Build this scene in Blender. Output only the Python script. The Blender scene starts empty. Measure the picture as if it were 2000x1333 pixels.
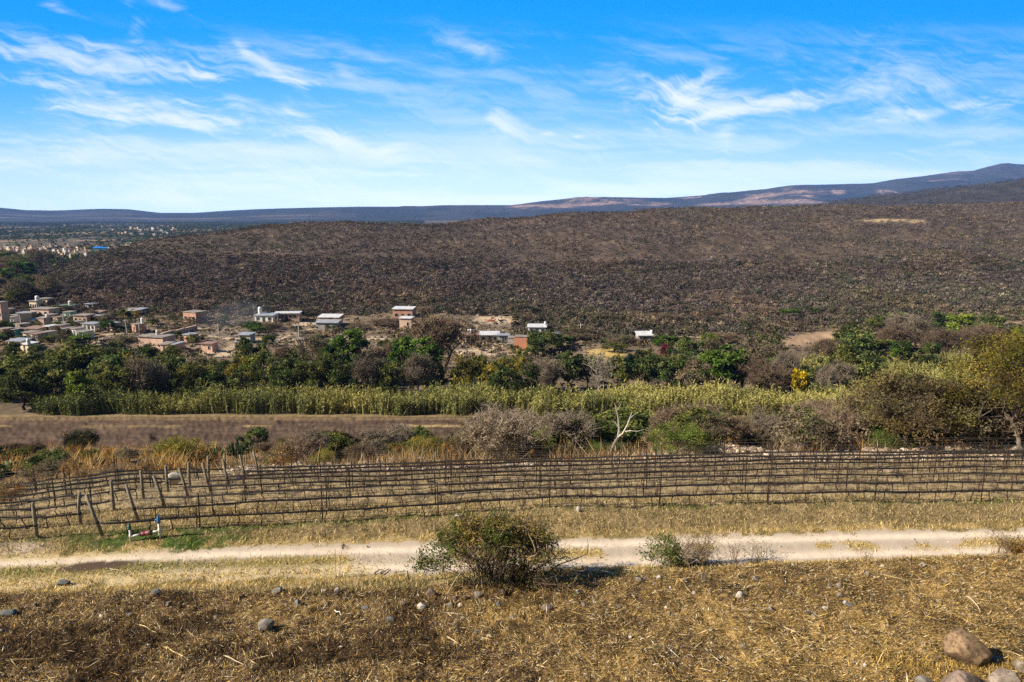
import bpy, bmesh, math, random
import numpy as np
from mathutils import Vector, Matrix

random.seed(7)
SC = bpy.context.scene
COL = SC.collection
RAD = math.radians

# ------------------------------------------------------------------ camera model (measured from the photograph)
PITCH = RAD(10.34); CAMZ = 15.0; FPX = 1351.0
CP, SP = math.cos(PITCH), math.sin(PITCH)

def sl(py):                      # rise per metre of forward distance of the sight line at photo row py
    return math.tan(math.atan((666.5 - py) / FPX) - PITCH)

# ------------------------------------------------------------------ noise
def _hash(ix, iy, seed):
    h = (ix.astype(np.int64) * 374761393 + iy.astype(np.int64) * 668265263 + seed * 1442695041) & 0xFFFFFFFF
    h = ((h ^ (h >> 13)) * 1274126177) & 0xFFFFFFFF
    h = (h ^ (h >> 16)) & 0xFFFFFFFF
    return h.astype(np.float64) / 4294967295.0

def vn(x, y, seed=0):
    x = np.asarray(x, float); y = np.asarray(y, float)
    ix = np.floor(x); iy = np.floor(y); fx = x - ix; fy = y - iy
    fx = fx * fx * fx * (fx * (fx * 6 - 15) + 10); fy = fy * fy * fy * (fy * (fy * 6 - 15) + 10)
    a = _hash(ix, iy, seed); b = _hash(ix + 1, iy, seed); c = _hash(ix, iy + 1, seed); d = _hash(ix + 1, iy + 1, seed)
    return (a + (b - a) * fx) * (1 - fy) + (c + (d - c) * fx) * fy      # 0..1

def fbm(x, y, seed=0, octv=4, gain=0.5):
    s = 0; a = 1.0; t = 0; f = 1.0
    for o in range(octv):
        s = s + a * vn(np.asarray(x) * f + 13.7 * o, np.asarray(y) * f - 7.3 * o, seed + o * 17); t += a; a *= gain; f *= 2.03
    return s / t

def sstep(a, b, x):
    t = np.clip((np.asarray(x, float) - a) / (b - a), 0, 1); return t * t * (3 - 2 * t)

# ------------------------------------------------------------------ terrain
ROWY = {0: [30.2, 32.6, 35.0, 37.4, 40.0, 42.3, 44.7, 47.0], 250: [30.7, 33.0, 35.5, 38.0, 40.4, 42.8, 45.2, 47.6],
        500: [31.8, 34.1, 36.5, 38.9, 41.2, 43.6, 46.0, 48.3], 1000: [33.6, 35.9, 38.3, 40.6, 43.0, 45.3, 47.7, 50.0],
        1500: [34.3, 36.6, 39.0, 41.3, 43.7, 46.0, 48.3, 50.6], 2000: [34.7, 37.0, 39.3, 41.7, 44.0, 46.3, 48.6, 51.0]}
ROWP = {0: [1055, 1037, 1020, 1005, 992, 981, 973, 966], 250: [1042, 1018, 998, 975, 962, 953, 944, 936],
        500: [1026, 1003, 983, 966, 955, 946, 938, 931], 1000: [996, 976, 960, 948, 938, 929, 921, 914],
        1500: [985, 966, 949, 936, 924, 915, 907, 900], 2000: [980, 961, 943, 929, 917, 909, 902, 896]}
BANK = {0: [(49.5, 959), (60, 921), (75, 892), (95, 882), (103, None, -36.0)],
        250: [(50, 930), (62, 906), (78, 893), (96, 884), (104, None, -36.0)],
        500: [(51, 921), (54, 909), (70, None, -25.6), (101, None, -36.0)],
        1000: [(53, 905), (56, 898), (70, None, -25.6), (100, None, -36.0)],
        1500: [(54, 888), (57, 878), (70, None, -25.0), (100, None, -35.6)],
        2000: [(54, 888), (57, 880), (70, None, -25.0), (100, None, -35.4)]}
EDGE = {0: (24.6, -14.3), 250: (24.7, -14.33), 500: (24.8, -14.35), 1000: (25.2, -14.3), 1500: (26.5, -14.12), 2000: (27.4, -14.05)}
ROADC = {0: 27.2, 250: 27.7, 500: 28.1, 1000: 28.75, 1500: 29.5, 2000: 30.05}
COLS = [0, 250, 500, 1000, 1500, 2000]
def cu(px): return (px - 1000.0) / FPX
UC = np.array([cu(c) for c in COLS])
def byU(tab, u):
    return np.interp(u, UC, [tab[c] for c in COLS])

Ylut = np.exp(np.linspace(math.log(4.0), math.log(14000.0), 3200))
cols_z = []
for c in COLS:
    pts = [(4, EDGE[c][1] + 1.5), (12, EDGE[c][1] + 1.0), (18.5, EDGE[c][1] + 0.55), (EDGE[c][0] - 0.4, EDGE[c][1]), (ROADC[c] - 1.6, -15.0), (ROADC[c] + 1.7, -15.0)]
    for Y, p in zip(ROWY[c], ROWP[c]): pts.append((Y, sl(p) * Y))
    for b in BANK[c]:
        pts.append((b[0], sl(b[1]) * b[0] if b[1] else b[2]))
    pts += [(121, -36.1), (135, -37.0), (155, -38.0), (14000, -38.0)]
    cols_z.append(np.interp(Ylut, [p[0] for p in pts], [p[1] for p in pts]))
cols_z = np.array(cols_z)
Ug = np.linspace(-1.9, 1.9, 381)
base = np.array([[np.interp(u, UC, cols_z[:, j]) for u in Ug] for j in range(len(Ylut))])   # (Y,u)
# the scrub hill
HC = [(-400, 330, -38), (50, 345, -37.5), (100, 370, sl(545) * 370), (200, 410, sl(510) * 410), (300, 470, sl(480) * 470), (400, 540, sl(458) * 540), (500, 590, sl(446) * 590),
      (700, 620, sl(439) * 620), (1000, 650, sl(433) * 650), (1300, 690, sl(414) * 690), (1500, 720, sl(409) * 720), (1750, 740, sl(404) * 740), (2000, 760, sl(400) * 760), (2600, 800, sl(395) * 800)]
hu = [cu(h[0]) for h in HC]
crY = np.interp(Ug, hu, [h[1] for h in HC]); crZ = np.interp(Ug, hu, [h[2] for h in HC])
back = np.interp(Ug, [cu(0), cu(600), cu(1000), cu(1500), cu(2000)], [-38, -38, -24, 0, 8])
YY = Ylut[:, None]
t = np.clip((YY - 278) / (crY[None] - 278), 0, 1)
h1 = -38 + (crZ[None] + 38) * (0.45 * t + 0.55 * t * t * (3 - 2 * t))
t2 = sstep(0, 1, (YY - crY[None]) / 300.0)
h1 = np.where(YY > crY[None], crZ[None] + (back[None] - crZ[None]) * t2, h1)
base = np.where(YY > 278, np.maximum(h1, -38), base)
# second hill on the right, then the far range
S2 = np.interp(Ug, [cu(1300), cu(1500), cu(1600), cu(1700), cu(1875), cu(2000), cu(2500)], [-38, 2, sl(402) * 1500, sl(385) * 1500, sl(369) * 1500, sl(351) * 1500, sl(320) * 1500])
w2 = sstep(1000, 1500, YY) * (1 - 0.55 * sstep(1500, 2600, YY))
base = np.maximum(base, np.where(YY > 1000, -38 + (S2[None] + 38) * w2, -99))
RP = [(-600, 405), (0, 406), (50, 411), (100, 412), (200, 408), (250, 409), (310, 416), (380, 416), (440, 412), (500, 409), (600, 406), (700, 404), (800, 404), (900, 401), (1000, 401), (1060, 393), (1120, 388),
      (1200, 386), (1260, 386.5), (1300, 387), (1400, 380), (1500, 369), (1560, 362), (1600, 361), (1700, 358.5), (1740, 351), (1800, 344), (1860, 335), (1890, 334.5), (1920, 326), (1952, 318), (1975, 321), (2010, 322), (2100, 330), (2600, 340)]
RZ = np.interp(Ug, [cu(p[0]) for p in RP], [sl(p[1]) * 6000 for p in RP])
w3 = sstep(3600, 6000, YY) * 0.75 + 0.25 * np.clip((YY - 3600) / 2400, 0, 1)
w3 = np.where(YY > 6000, 1 - 0.6 * sstep(6000, 9000, YY), w3)
base = np.maximum(base, np.where(YY > 3600, -38 + (RZ[None] + 38) * w3, -99))
# smooth creases a little in log Y and across
def smooth(a, n, axis):
    k = np.hanning(n + 2)[1:-1]; k /= k.sum()
    pad = [(0, 0)] * a.ndim; pad[axis] = (n // 2, n // 2)
    return np.apply_along_axis(lambda v: np.convolve(v, k, 'valid'), axis, np.pad(a, pad, mode='edge'))
near = smooth(base, 9, 0)
base = near
near2 = smooth(base, 9, 1)
wf = sstep(1800, 3600, YY)
base = near2 * (1 - wf) + base * wf
Dm = Ylut * CP - base[:, 190] * SP

lY0, lY1 = math.log(4.0), math.log(14000.0)
def Dof(Y): return np.interp(Y, Ylut, Dm)
def ucoord(X, Y): return np.asarray(X, float) / Dof(Y)
def zbase(X, Y):
    Y = np.maximum(np.asarray(Y, float), 4.01); X = np.asarray(X, float)
    u = np.clip(ucoord(X, Y), -1.89, 1.89)
    fy = (np.log(np.minimum(Y, 13900)) - lY0) / (lY1 - lY0) * (len(Ylut) - 1); fu = (u + 1.9) / 3.8 * 380
    iy = np.clip(fy.astype(int), 0, len(Ylut) - 2); iu = np.clip(fu.astype(int), 0, 379)
    fy = fy - iy; fu = fu - iu
    return (base[iy, iu] * (1 - fu) + base[iy, iu + 1] * fu) * (1 - fy) + (base[iy + 1, iu] * (1 - fu) + base[iy + 1, iu + 1] * fu) * fy
def road_off(X, Y): return np.asarray(Y) - byU(ROADC, ucoord(X, Y))
def edge_off(X, Y): return np.asarray(Y) - byU({c: EDGE[c][0] for c in COLS}, ucoord(X, Y))
def zterr(X, Y):
    X = np.asarray(X, float); Y = np.asarray(Y, float)
    z = zbase(X, Y) + CAMZ
    eo = edge_off(X, Y); ro = road_off(X, Y)
    f = sstep(0.6, -0.6, eo)
    z = z + f * ((fbm(X * 0.9, Y * 0.9, 3) - 0.5) * 0.32 + (fbm(X * 4, Y * 4, 5, 3) - 0.5) * 0.16)
    v = sstep(1.3, 2.2, ro) * sstep(75, 50, Y)
    z = z + v * ((fbm(X * 0.5, Y * 0.5, 9) - 0.5) * 0.34 + (fbm(X * 3, Y * 3, 11, 3) - 0.5) * 0.12)
    rut = np.exp(-((np.abs(ro) - 0.78) / 0.28) ** 2) * 0.05
    z = z - rut * sstep(1.8, 1.3, np.abs(ro)) + sstep(1.5, 1.1, np.abs(ro)) * (fbm(X * 1.5, Y * 1.5, 4, 3) - .5) * 0.05
    b = sstep(50, 60, Y) * sstep(105, 95, Y)
    z = z + b * ((fbm(X * 0.12, Y * 0.12, 21) - 0.5) * 2.4 + (fbm(X * .8, Y * .8, 23, 3) - 0.5) * 0.5)
    pf = sstep(101, 104, Y) * sstep(122, 120, Y)
    z = z + pf * ((fbm(X * .5, Y * 1.2, 31, 3) - .5) * 0.35 + (fbm(X * 1.6, Y * 2.6, 33, 3) - .5) * .42)
    vl = sstep(160, 190, Y) * sstep(330, 270, Y)
    z = z + vl * ((fbm(X * 0.03, Y * 0.03, 41) - 0.5) * 5.0 + (fbm(X * .3, Y * .3, 43, 3) - .5) * .7)
    hl = sstep(280, 330, Y) * sstep(1800, 1000, Y) * sstep(-38 + 0.2, -30, z - CAMZ)
    z = z + hl * ((fbm(X * 0.012, Y * 0.012, 51) - 0.5) * 9.0 + (fbm(X * .08, Y * .08, 53, 3) - .5) * 2.0)
    fr = sstep(3800, 5000, Y)
    zz = np.clip((z - CAMZ + 38) / 200.0, 0, 1)
    z = z + fr * sstep(6000, 5400, Y) * zz * (fbm(X * 0.0016, Y * 0.0010, 61, 5) - 0.5) * 130 + sstep(1000, 1200, Y) * sstep(2400, 2000, Y) * zz * (fbm(X * .006, Y * .004, 63, 4) - .5) * 34
    return z

def proj(X, Y, Z):
    zc = Z - CAMZ; D = Y * CP - zc * SP
    return 1000 + FPX * X / D, 666.5 - FPX * (Y * SP + zc * CP) / D, D
_mY = np.exp(np.linspace(math.log(9.0), math.log(8000.0), 5000))
def place(px, py):                 # where the sight line of a photo pixel first meets the ground
    s = sl(py); zc = s * _mY; D = _mY * CP - zc * SP; X = (px - 1000) / FPX * D
    h = zbase(X, _mY)
    i = np.argmax(h >= zc)
    if i == 0: i = len(_mY) - 1
    lo, hi = _mY[i] * .9, _mY[min(i, len(_mY) - 1)] * 1.12
    Y = np.linspace(lo, hi, 260); zc = s * Y; D = Y * CP - zc * SP; X = (px - 1000) / FPX * D
    h = zterr(X, Y) - CAMZ; i = np.argmax(h >= zc)
    if h[i] < zc[i]: i = np.argmin(np.abs(h - zc))
    return float(X[i]), float(Y[i]), float(h[i] + CAMZ), float(D[i])
def at(px, Y):
    X = (px - 1000) / FPX * float(Dof(Y))
    for _ in range(3):
        z = float(zterr(X, Y)); D = Y * CP - (z - CAMZ) * SP; X = (px - 1000) / FPX * D
    return X, Y, float(zterr(X, Y)), D
def h_at(X, Y): return float(zterr(X, Y))
def ztop(py, Y): return sl(py) * Y + CAMZ

# ------------------------------------------------------------------ materials
def newmat(name):
    m = bpy.data.materials.new(name); m.use_nodes = True
    nt = m.node_tree; nt.nodes.clear()
    return m, nt, nt.nodes, nt.links
def N(nt, typ, **kw):
    n = nt.nodes.new(typ)
    for k, v in kw.items():
        if k in ('operation', 'blend_type', 'noise_dimensions', 'feature', 'data_type', 'attribute_name', 'sky_type', 'use_clamp', 'interpolation_type', 'noise_type', 'normalize', 'offset', 'bands_direction', 'wave_type', 'layer_name'): setattr(n, k, v)
        else: n.inputs[k].default_value = v
    return n

def leaf_mat(name, trans=0.22, var=0.3):
    m, nt, ns, L = newmat(name)
    at_ = N(nt, 'ShaderNodeAttribute', attribute_name='Col')
    oi = N(nt, 'ShaderNodeObjectInfo')
    mr = N(nt, 'ShaderNodeMapRange'); mr.inputs['To Min'].default_value = 1 - var; mr.inputs['To Max'].default_value = 1 + var
    L.new(oi.outputs['Random'], mr.inputs['Value'])
    mx = N(nt, 'ShaderNodeVectorMath', operation='SCALE'); L.new(at_.outputs['Color'], mx.inputs[0]); L.new(mr.outputs[0], mx.inputs['Scale'])
    d = N(nt, 'ShaderNodeBsdfDiffuse'); t_ = N(nt, 'ShaderNodeBsdfTranslucent'); ms = N(nt, 'ShaderNodeMixShader'); ms.inputs[0].default_value = trans
    o = N(nt, 'ShaderNodeOutputMaterial')
    L.new(mx.outputs[0], d.inputs[0]); L.new(mx.outputs[0], t_.inputs[0]); L.new(d.outputs[0], ms.inputs[1]); L.new(t_.outputs[0], ms.inputs[2]); L.new(ms.outputs[0], o.inputs[0])
    return m

def col_mat(name, col, col2=None, scale=4.0, rough=0.85, bump=0.0, spec=0.2, detail=4, stretch=None):
    m, nt, ns, L = newmat(name)
    p = N(nt, 'ShaderNodeBsdfPrincipled', Roughness=rough); p.inputs['Specular IOR Level'].default_value = spec
    o = N(nt, 'ShaderNodeOutputMaterial'); L.new(p.outputs[0], o.inputs[0])
    tc = N(nt, 'ShaderNodeTexCoord')
    src = tc.outputs['Object']
    if stretch:
        mp = N(nt, 'ShaderNodeMapping'); mp.inputs['Scale'].default_value = stretch; L.new(src, mp.inputs[0]); src = mp.outputs[0]
    no = N(nt, 'ShaderNodeTexNoise', Scale=scale, Detail=detail); L.new(src, no.inputs['Vector'])
    cr = N(nt, 'ShaderNodeValToRGB'); cr.color_ramp.elements[0].position = 0.35; cr.color_ramp.elements[1].position = 0.68
    c2 = col2 or tuple(c * 0.6 for c in col)
    cr.color_ramp.elements[0].color = (*c2, 1); cr.color_ramp.elements[1].color = (*col, 1)
    L.new(no.outputs[0], cr.inputs[0]); L.new(cr.outputs[0], p.inputs['Base Color'])
    if bump:
        b = N(nt, 'ShaderNodeBump', Strength=bump, Distance=0.05); L.new(no.outputs[0], b.inputs['Height']); L.new(b.outputs[0], p.inputs['Normal'])
    return m

def brick_mat(name, c1, c2, mortar, scale=1.0):
    m, nt, ns, L = newmat(name)
    p = N(nt, 'ShaderNodeBsdfPrincipled', Roughness=0.9); p.inputs['Specular IOR Level'].default_value = 0.1
    o = N(nt, 'ShaderNodeOutputMaterial'); L.new(p.outputs[0], o.inputs[0])
    tc = N(nt, 'ShaderNodeTexCoord'); sx = N(nt, 'ShaderNodeSeparateXYZ'); L.new(tc.outputs['Object'], sx.inputs[0])
    ad = N(nt, 'ShaderNodeMath', operation='ADD'); L.new(sx.outputs[0], ad.inputs[0]); L.new(sx.outputs[1], ad.inputs[1])
    cx = N(nt, 'ShaderNodeCombineXYZ'); L.new(ad.outputs[0], cx.inputs[0]); L.new(sx.outputs[2], cx.inputs[1])
    br = N(nt, 'ShaderNodeTexBrick', Scale=scale)
    br.inputs['Color1'].default_value = (*c1, 1); br.inputs['Color2'].default_value = (*c2, 1); br.inputs['Mortar'].default_value = (*mortar, 1)
    br.inputs['Brick Width'].default_value = 0.42; br.inputs['Row Height'].default_value = 0.2; br.inputs['Mortar Size'].default_value = 0.015
    L.new(cx.outputs[0], br.inputs['Vector'])
    no = N(nt, 'ShaderNodeTexNoise', Scale=0.9, Detail=5.0); L.new(tc.outputs['Object'], no.inputs['Vector'])
    mr = N(nt, 'ShaderNodeMapRange'); mr.inputs['To Min'].default_value = 0.55; mr.inputs['To Max'].default_value = 1.35; L.new(no.outputs[0], mr.inputs[0])
    mx = N(nt, 'ShaderNodeVectorMath', operation='SCALE'); L.new(br.outputs[0], mx.inputs[0]); L.new(mr.outputs[0], mx.inputs['Scale'])
    L.new(mx.outputs[0], p.inputs['Base Color'])
    return m

def ground_mat(name, fine=9.0, amt=0.35, bump=0.4, bdist=0.04, coarse=0.0, cscale=0.02, blob=None):
    m, nt, ns, L = newmat(name)
    p = N(nt, 'ShaderNodeBsdfPrincipled', Roughness=0.95); p.inputs['Specular IOR Level'].default_value = 0.08
    o = N(nt, 'ShaderNodeOutputMaterial'); L.new(p.outputs[0], o.inputs[0])
    a = N(nt, 'ShaderNodeAttribute', attribute_name='Col')
    ge = N(nt, 'ShaderNodeNewGeometry')
    no = N(nt, 'ShaderNodeTexNoise', Scale=fine, Detail=6.0, Roughness=0.7); L.new(ge.outputs['Position'], no.inputs['Vector'])
    mr = N(nt, 'ShaderNodeMapRange'); mr.inputs['From Min'].default_value = 0.25; mr.inputs['From Max'].default_value = 0.75
    mr.inputs['To Min'].default_value = 1 - amt; mr.inputs['To Max'].default_value = 1 + amt; L.new(no.outputs[0], mr.inputs[0])
    mx = N(nt, 'ShaderNodeVectorMath', operation='SCALE'); L.new(a.outputs['Color'], mx.inputs[0]); L.new(mr.outputs[0], mx.inputs['Scale'])
    src = mx.outputs[0]
    if blob:                                             # dark scrub crowns too small to model, seen from kilometres away
        vo = N(nt, 'ShaderNodeTexNoise', Scale=blob[0], Detail=5.0, Roughness=0.75); L.new(ge.outputs['Position'], vo.inputs['Vector'])
        cr = N(nt, 'ShaderNodeMapRange'); cr.inputs['From Min'].default_value = blob[1]; cr.inputs['From Max'].default_value = blob[2]; L.new(vo.outputs[0], cr.inputs[0])
        mm = N(nt, 'ShaderNodeMix', data_type='RGBA'); L.new(cr.outputs[0], mm.inputs['Factor']); L.new(src, mm.inputs[6]); mm.inputs[7].default_value = (*blob[3], 1)
        src = mm.outputs[2]
    L.new(src, p.inputs['Base Color'])
    b = N(nt, 'ShaderNodeBump', Strength=bump, Distance=bdist); L.new(no.outputs[0], b.inputs['Height']); L.new(b.outputs[0], p.inputs['Normal'])
    return m

# ------------------------------------------------------------------ mesh helpers
class Geo:
    def __init__(s): s.V = []; s.Q = []; s.T = []; s.C = []; s.n = 0
    def add(s, V, Q=None, C=None, T=None):
        V = np.asarray(V, np.float32).reshape(-1, 3); n = len(V)
        if Q is not None and len(Q): s.Q.append(np.asarray(Q, np.int64).reshape(-1, 4) + s.n)
        if T is not None and len(T): s.T.append(np.asarray(T, np.int64).reshape(-1, 3) + s.n)
        if C is None: C = np.ones((n, 3)) * 0.5
        C = np.asarray(C, np.float32)
        if C.ndim == 1: C = np.tile(C, (n, 1))
        s.V.append(V); s.C.append(C); s.n += n
        return s
    def sticks(s, A, B, ra, rb, col, sides=3):
        A = np.asarray(A, float).reshape(-1, 3); B = np.asarray(B, float).reshape(-1, 3); n = len(A)
        if n == 0: return s
        d = B - A; l = np.linalg.norm(d, axis=1, keepdims=True) + 1e-9; d = d / l
        ref = np.where(np.abs(d[:, 2:3]) > 0.9, np.array([[1., 0, 0]]), np.array([[0., 0, 1.]]))
        e1 = np.cross(d, ref); e1 /= np.linalg.norm(e1, axis=1, keepdims=True) + 1e-9; e2 = np.cross(d, e1)
        ra = np.broadcast_to(np.asarray(ra, float), (n,)); rb = np.broadcast_to(np.asarray(rb, float), (n,))
        V = np.zeros((n, 2 * sides, 3)); 
        for k in range(sides):
            a = 2 * math.pi * k / sides; o = e1 * math.cos(a) + e2 * math.sin(a)
            V[:, k] = A + o * ra[:, None]; V[:, sides + k] = B + o * rb[:, None]
        b = (np.arange(n) * 2 * sides)[:, None]
        Q = np.concatenate([np.stack([b[:, 0] + k, b[:, 0] + (k + 1) % sides, b[:, 0] + sides + (k + 1) % sides, b[:, 0] + sides + k], 1) for k in range(sides)])
        col = np.asarray(col, float); col = np.tile(col, (n, 1)) if col.ndim == 1 else col
        return s.add(V.reshape(-1, 3), Q, np.repeat(col, 2 * sides, 0))
    def rhombs(s, P, U, W, col):                          # leaf shaped quads: half length vector U, half width vector W
        n = len(P)
        V = np.stack([P - U, P + W, P + U, P - W], 1)
        Q = np.arange(n * 4).reshape(n, 4)
        return s.add(V.reshape(-1, 3), Q, np.repeat(col, 4, 0))
    def blades(s, P, TIP, W, col):                        # narrow upright blades: base P, tip TIP, half width vector W
        n = len(P)
        M = P * 0.45 + TIP * 0.55
        V = np.stack([P - W, P + W, M + W * 0.8, TIP, M - W * .8], 1)
        b = np.arange(n) * 5
        Q = np.stack([b, b + 1, b + 2, b + 4], 1); T = np.stack([b + 4, b + 2, b + 3], 1)
        return s.add(V.reshape(-1, 3), Q, np.repeat(col, 5, 0), T)
    def box(s, c, d, col=(0.5, 0.5, 0.5), M=None):
        x, y, z = [v / 2 for v in d]
        V = np.array([(-x, -y, -z), (x, -y, -z), (x, y, -z), (-x, y, -z), (-x, -y, z), (x, -y, z), (x, y, z), (-x, y, z)])
        if M is not None: V = V @ np.array(M.to_3x3()).T
        V = V + np.array(c)
        return s.add(V, [(0, 3, 2, 1), (4, 5, 6, 7), (0, 1, 5, 4), (1, 2, 6, 5), (2, 3, 7, 6), (3, 0, 4, 7)], np.array(col))
    def tube(s, pts, rad, col, sides=6, cap=True):
        pts = [np.asarray(p, float) for p in pts]; n = len(pts)
        rad = [rad] * n if np.isscalar(rad) else rad
        V = []; prev = None
        for i, p in enumerate(pts):
            d = pts[min(i + 1, n - 1)] - pts[max(i - 1, 0)]; d = d / (np.linalg.norm(d) + 1e-9)
            if prev is None:
                ref = np.array([1., 0, 0]) if abs(d[2]) > .8 else np.array([0, 0, 1.])
                e1 = np.cross(d, ref)
            else: e1 = prev - d * prev.dot(d)
            e1 = e1 / (np.linalg.norm(e1) + 1e-9); prev = e1; e2 = np.cross(d, e1)
            for k in range(sides):
                a = 2 * math.pi * k / sides; V.append(p + (e1 * math.cos(a) + e2 * math.sin(a)) * rad[i])
        Q = [(i * sides + k, i * sides + (k + 1) % sides, (i + 1) * sides + (k + 1) % sides, (i + 1) * sides + k) for i in range(n - 1) for k in range(sides)]
        T = []
        if cap:
            V.append(pts[0]); V.append(pts[-1]); a = n * sides
            for k in range(sides):
                T.append((a, (k + 1) % sides, k)); T.append((a + 1, (n - 1) * sides + k, (n - 1) * sides + (k + 1) % sides))
        return s.add(V, Q, np.array(col), T)
    def mesh(s, name, mat, smooth=False):
        me = bpy.data.meshes.new(name)
        if s.n == 0: return me
        V = np.concatenate(s.V); C = np.concatenate(s.C)
        Q = np.concatenate(s.Q) if s.Q else np.zeros((0, 4), np.int64); T = np.concatenate(s.T) if s.T else np.zeros((0, 3), np.int64)
        me.vertices.add(len(V)); me.vertices.foreach_set('co', V.ravel())
        nl = Q.size + T.size; me.loops.add(nl); me.loops.foreach_set('vertex_index', np.concatenate([Q.ravel(), T.ravel()]).astype(np.int32))
        nf = len(Q) + len(T); me.polygons.add(nf)
        me.polygons.foreach_set('loop_start', np.concatenate([np.arange(len(Q)) * 4, Q.size + np.arange(len(T)) * 3]).astype(np.int32))
        me.polygons.foreach_set('use_smooth', np.full(nf, bool(smooth)))
        me.update(calc_edges=True)
        a = me.color_attributes.new('Col', 'FLOAT_COLOR', 'POINT')
        a.data.foreach_set('color', np.concatenate([C, np.ones((len(C), 1))], 1).astype(np.float32).ravel())
        for m in (mat if isinstance(mat, (list, tuple)) else [mat]): me.materials.append(m)
        return me
    def obj(s, name, mat, parent=None, smooth=False, loc=None):
        o = bpy.data.objects.new(name, s.mesh(name, mat, smooth)); COL.objects.link(o)
        if parent is not None: o.parent = parent
        if loc is not None: o.location = loc
        return o

def put(name, me, parent=None, loc=None, rz=0, sc=None):
    o = bpy.data.objects.new(name, me); COL.objects.link(o)
    if parent is not None: o.parent = parent
    if loc is not None: o.location = loc
    o.rotation_euler[2] = rz
    if sc is not None: o.scale = sc
    return o
def empty(name, loc, rz=0, sc=None):
    o = bpy.data.objects.new(name, None); COL.objects.link(o); o.location = loc; o.rotation_euler[2] = rz
    if sc is not None: o.scale = sc
    o.empty_display_size = 0.2
    return o
def dup(root, loc, rz=0, sc=None):
    r = root.copy(); COL.objects.link(r); r.location = loc; r.rotation_euler[2] = rz
    if sc is not None: r.scale = sc
    for ch in list(root.children):
        c = ch.copy(); COL.objects.link(c); c.parent = r
        for g in list(ch.children):
            d = g.copy(); COL.objects.link(d); d.parent = c
    return r
LAB = []                 # (object, base label, px) - labels made unique at the end
def tag(o, label, cat, group=None, kind=None, px=None, where=None):
    o['category'] = cat
    if group: o['group'] = group
    o['kind'] = kind or 'thing'
    o['label'] = label
    if px is not None: LAB.append((o, label, px, where))
    return o
def rgb(*c): return np.array(c, float)
def pal(rng, n, cols, w=None, jit=0.18):
    cols = np.array(cols, float)
    i = rng.choice(len(cols), n, p=None if w is None else np.array(w) / sum(w))
    c = cols[i] * (1 + rng.normal(0, jit, (n, 1)))
    return np.clip(c, 0.003, 0.95)
def unit(rng, n):
    v = rng.normal(0, 1, (n, 3)); return v / (np.linalg.norm(v, axis=1, keepdims=True) + 1e-9)
def leafcards(g, rng, P, out, L, W, col, bias=0.5):
    n = len(P); nrm = unit(rng, n) + out * bias; nrm /= np.linalg.norm(nrm, axis=1, keepdims=True) + 1e-9
    r = unit(rng, n); U = np.cross(nrm, r); U /= np.linalg.norm(U, axis=1, keepdims=True) + 1e-9; Wv = np.cross(nrm, U)
    l = (L * np.exp(rng.normal(0, .25, n)))[:, None] / 2; w = (W * np.exp(rng.normal(0, .25, n)))[:, None] / 2
    g.rhombs(P, U * l, Wv * w, col)

M_LEAF = leaf_mat('leaf_surface', 0.32, 0.25)
M_TWIG = leaf_mat('twig_bark', 0.0, 0.32)
M_BARK = leaf_mat('trunk_bark', 0.0, 0.15)
M_STUFF = leaf_mat('dry_plant_surface', 0.12, 0.0)
M_PIECE = leaf_mat('tinted_surface', 0.0, 0.0)

# ------------------------------------------------------------------ ground, one seamless sheet cut into its regions
RT = np.concatenate([np.exp(np.arange(math.log(9.0), math.log(62.0), 0.0046)), np.exp(np.arange(math.log(62.0), math.log(700.0), 0.0075)), np.exp(np.arange(math.log(700.0), math.log(9000.0), 0.011))])
AZ = np.concatenate([np.linspace(-62, -41, 50)[:-1], np.linspace(-41, 41, 900), np.linspace(41, 62, 50)[1:]])
TA = np.tan(np.radians(AZ))
GY = np.repeat(RT[:, None], len(TA), 1); GX = GY * TA[None]
GZ = zterr(GX, GY)
GPX, GPY, _ = proj(GX, GY, GZ)

def mixc(a, b, f): return a * (1 - f[..., None]) + b * f[..., None]
EO = edge_off(GX, GY); RO = road_off(GX, GY)
nA = fbm(GX * .35, GY * .35, 101); nB = fbm(GX * 1.7, GY * 1.7, 103); nC = fbm(GX * .06, GY * .06, 105); nD = fbm(GX * .012, GY * .012, 107, 5)
straw = rgb(.34, .235, .10); drygrass = rgb(.34, .25, .115); olive = rgb(.15, .125, .05); soil = rgb(.13, .085, .05); road_c = rgb(.62, .52, .40); green = rgb(.055, .085, .02)
C = np.tile(drygrass, GX.shape + (1,)).astype(float)
C = mixc(C, olive, sstep(.45, .62, nB) * .8); C = mixc(C, rgb(.19, .135, .07), sstep(1.6, 2.4, RO) * sstep(5, 4.4, RO) * .75)
# vineyard floor and green strips below the vines
vine = sstep(4.0, 5.5, RO) * sstep(53, 50, GY)
C = mixc(C, rgb(.26, .20, .115), vine * .7); C = mixc(C, rgb(.12, .085, .05), vine * sstep(.5, .66, nB) * .8)
row1 = GY - byU({c: ROWY[c][0] for c in COLS}, ucoord(GX, GY))
C = mixc(C, green, np.exp(-((row1 + .15) / .3) ** 2) * sstep(.42, .6, nA) * .8)
gp = np.exp(-(((GPX - 310) / 165) ** 2 + ((GPY - 1056) / 25) ** 2) ** 1.5)
C = mixc(C, green, np.clip(gp * 1.3, 0, 1) * sstep(.32, .5, nB))
stn = np.exp(-(((GPX - 40) / 70) ** 2 + ((GPY - 1072) / 13) ** 2) ** 2); C = mixc(C, rgb(.40, .33, .26), stn * .8)
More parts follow.
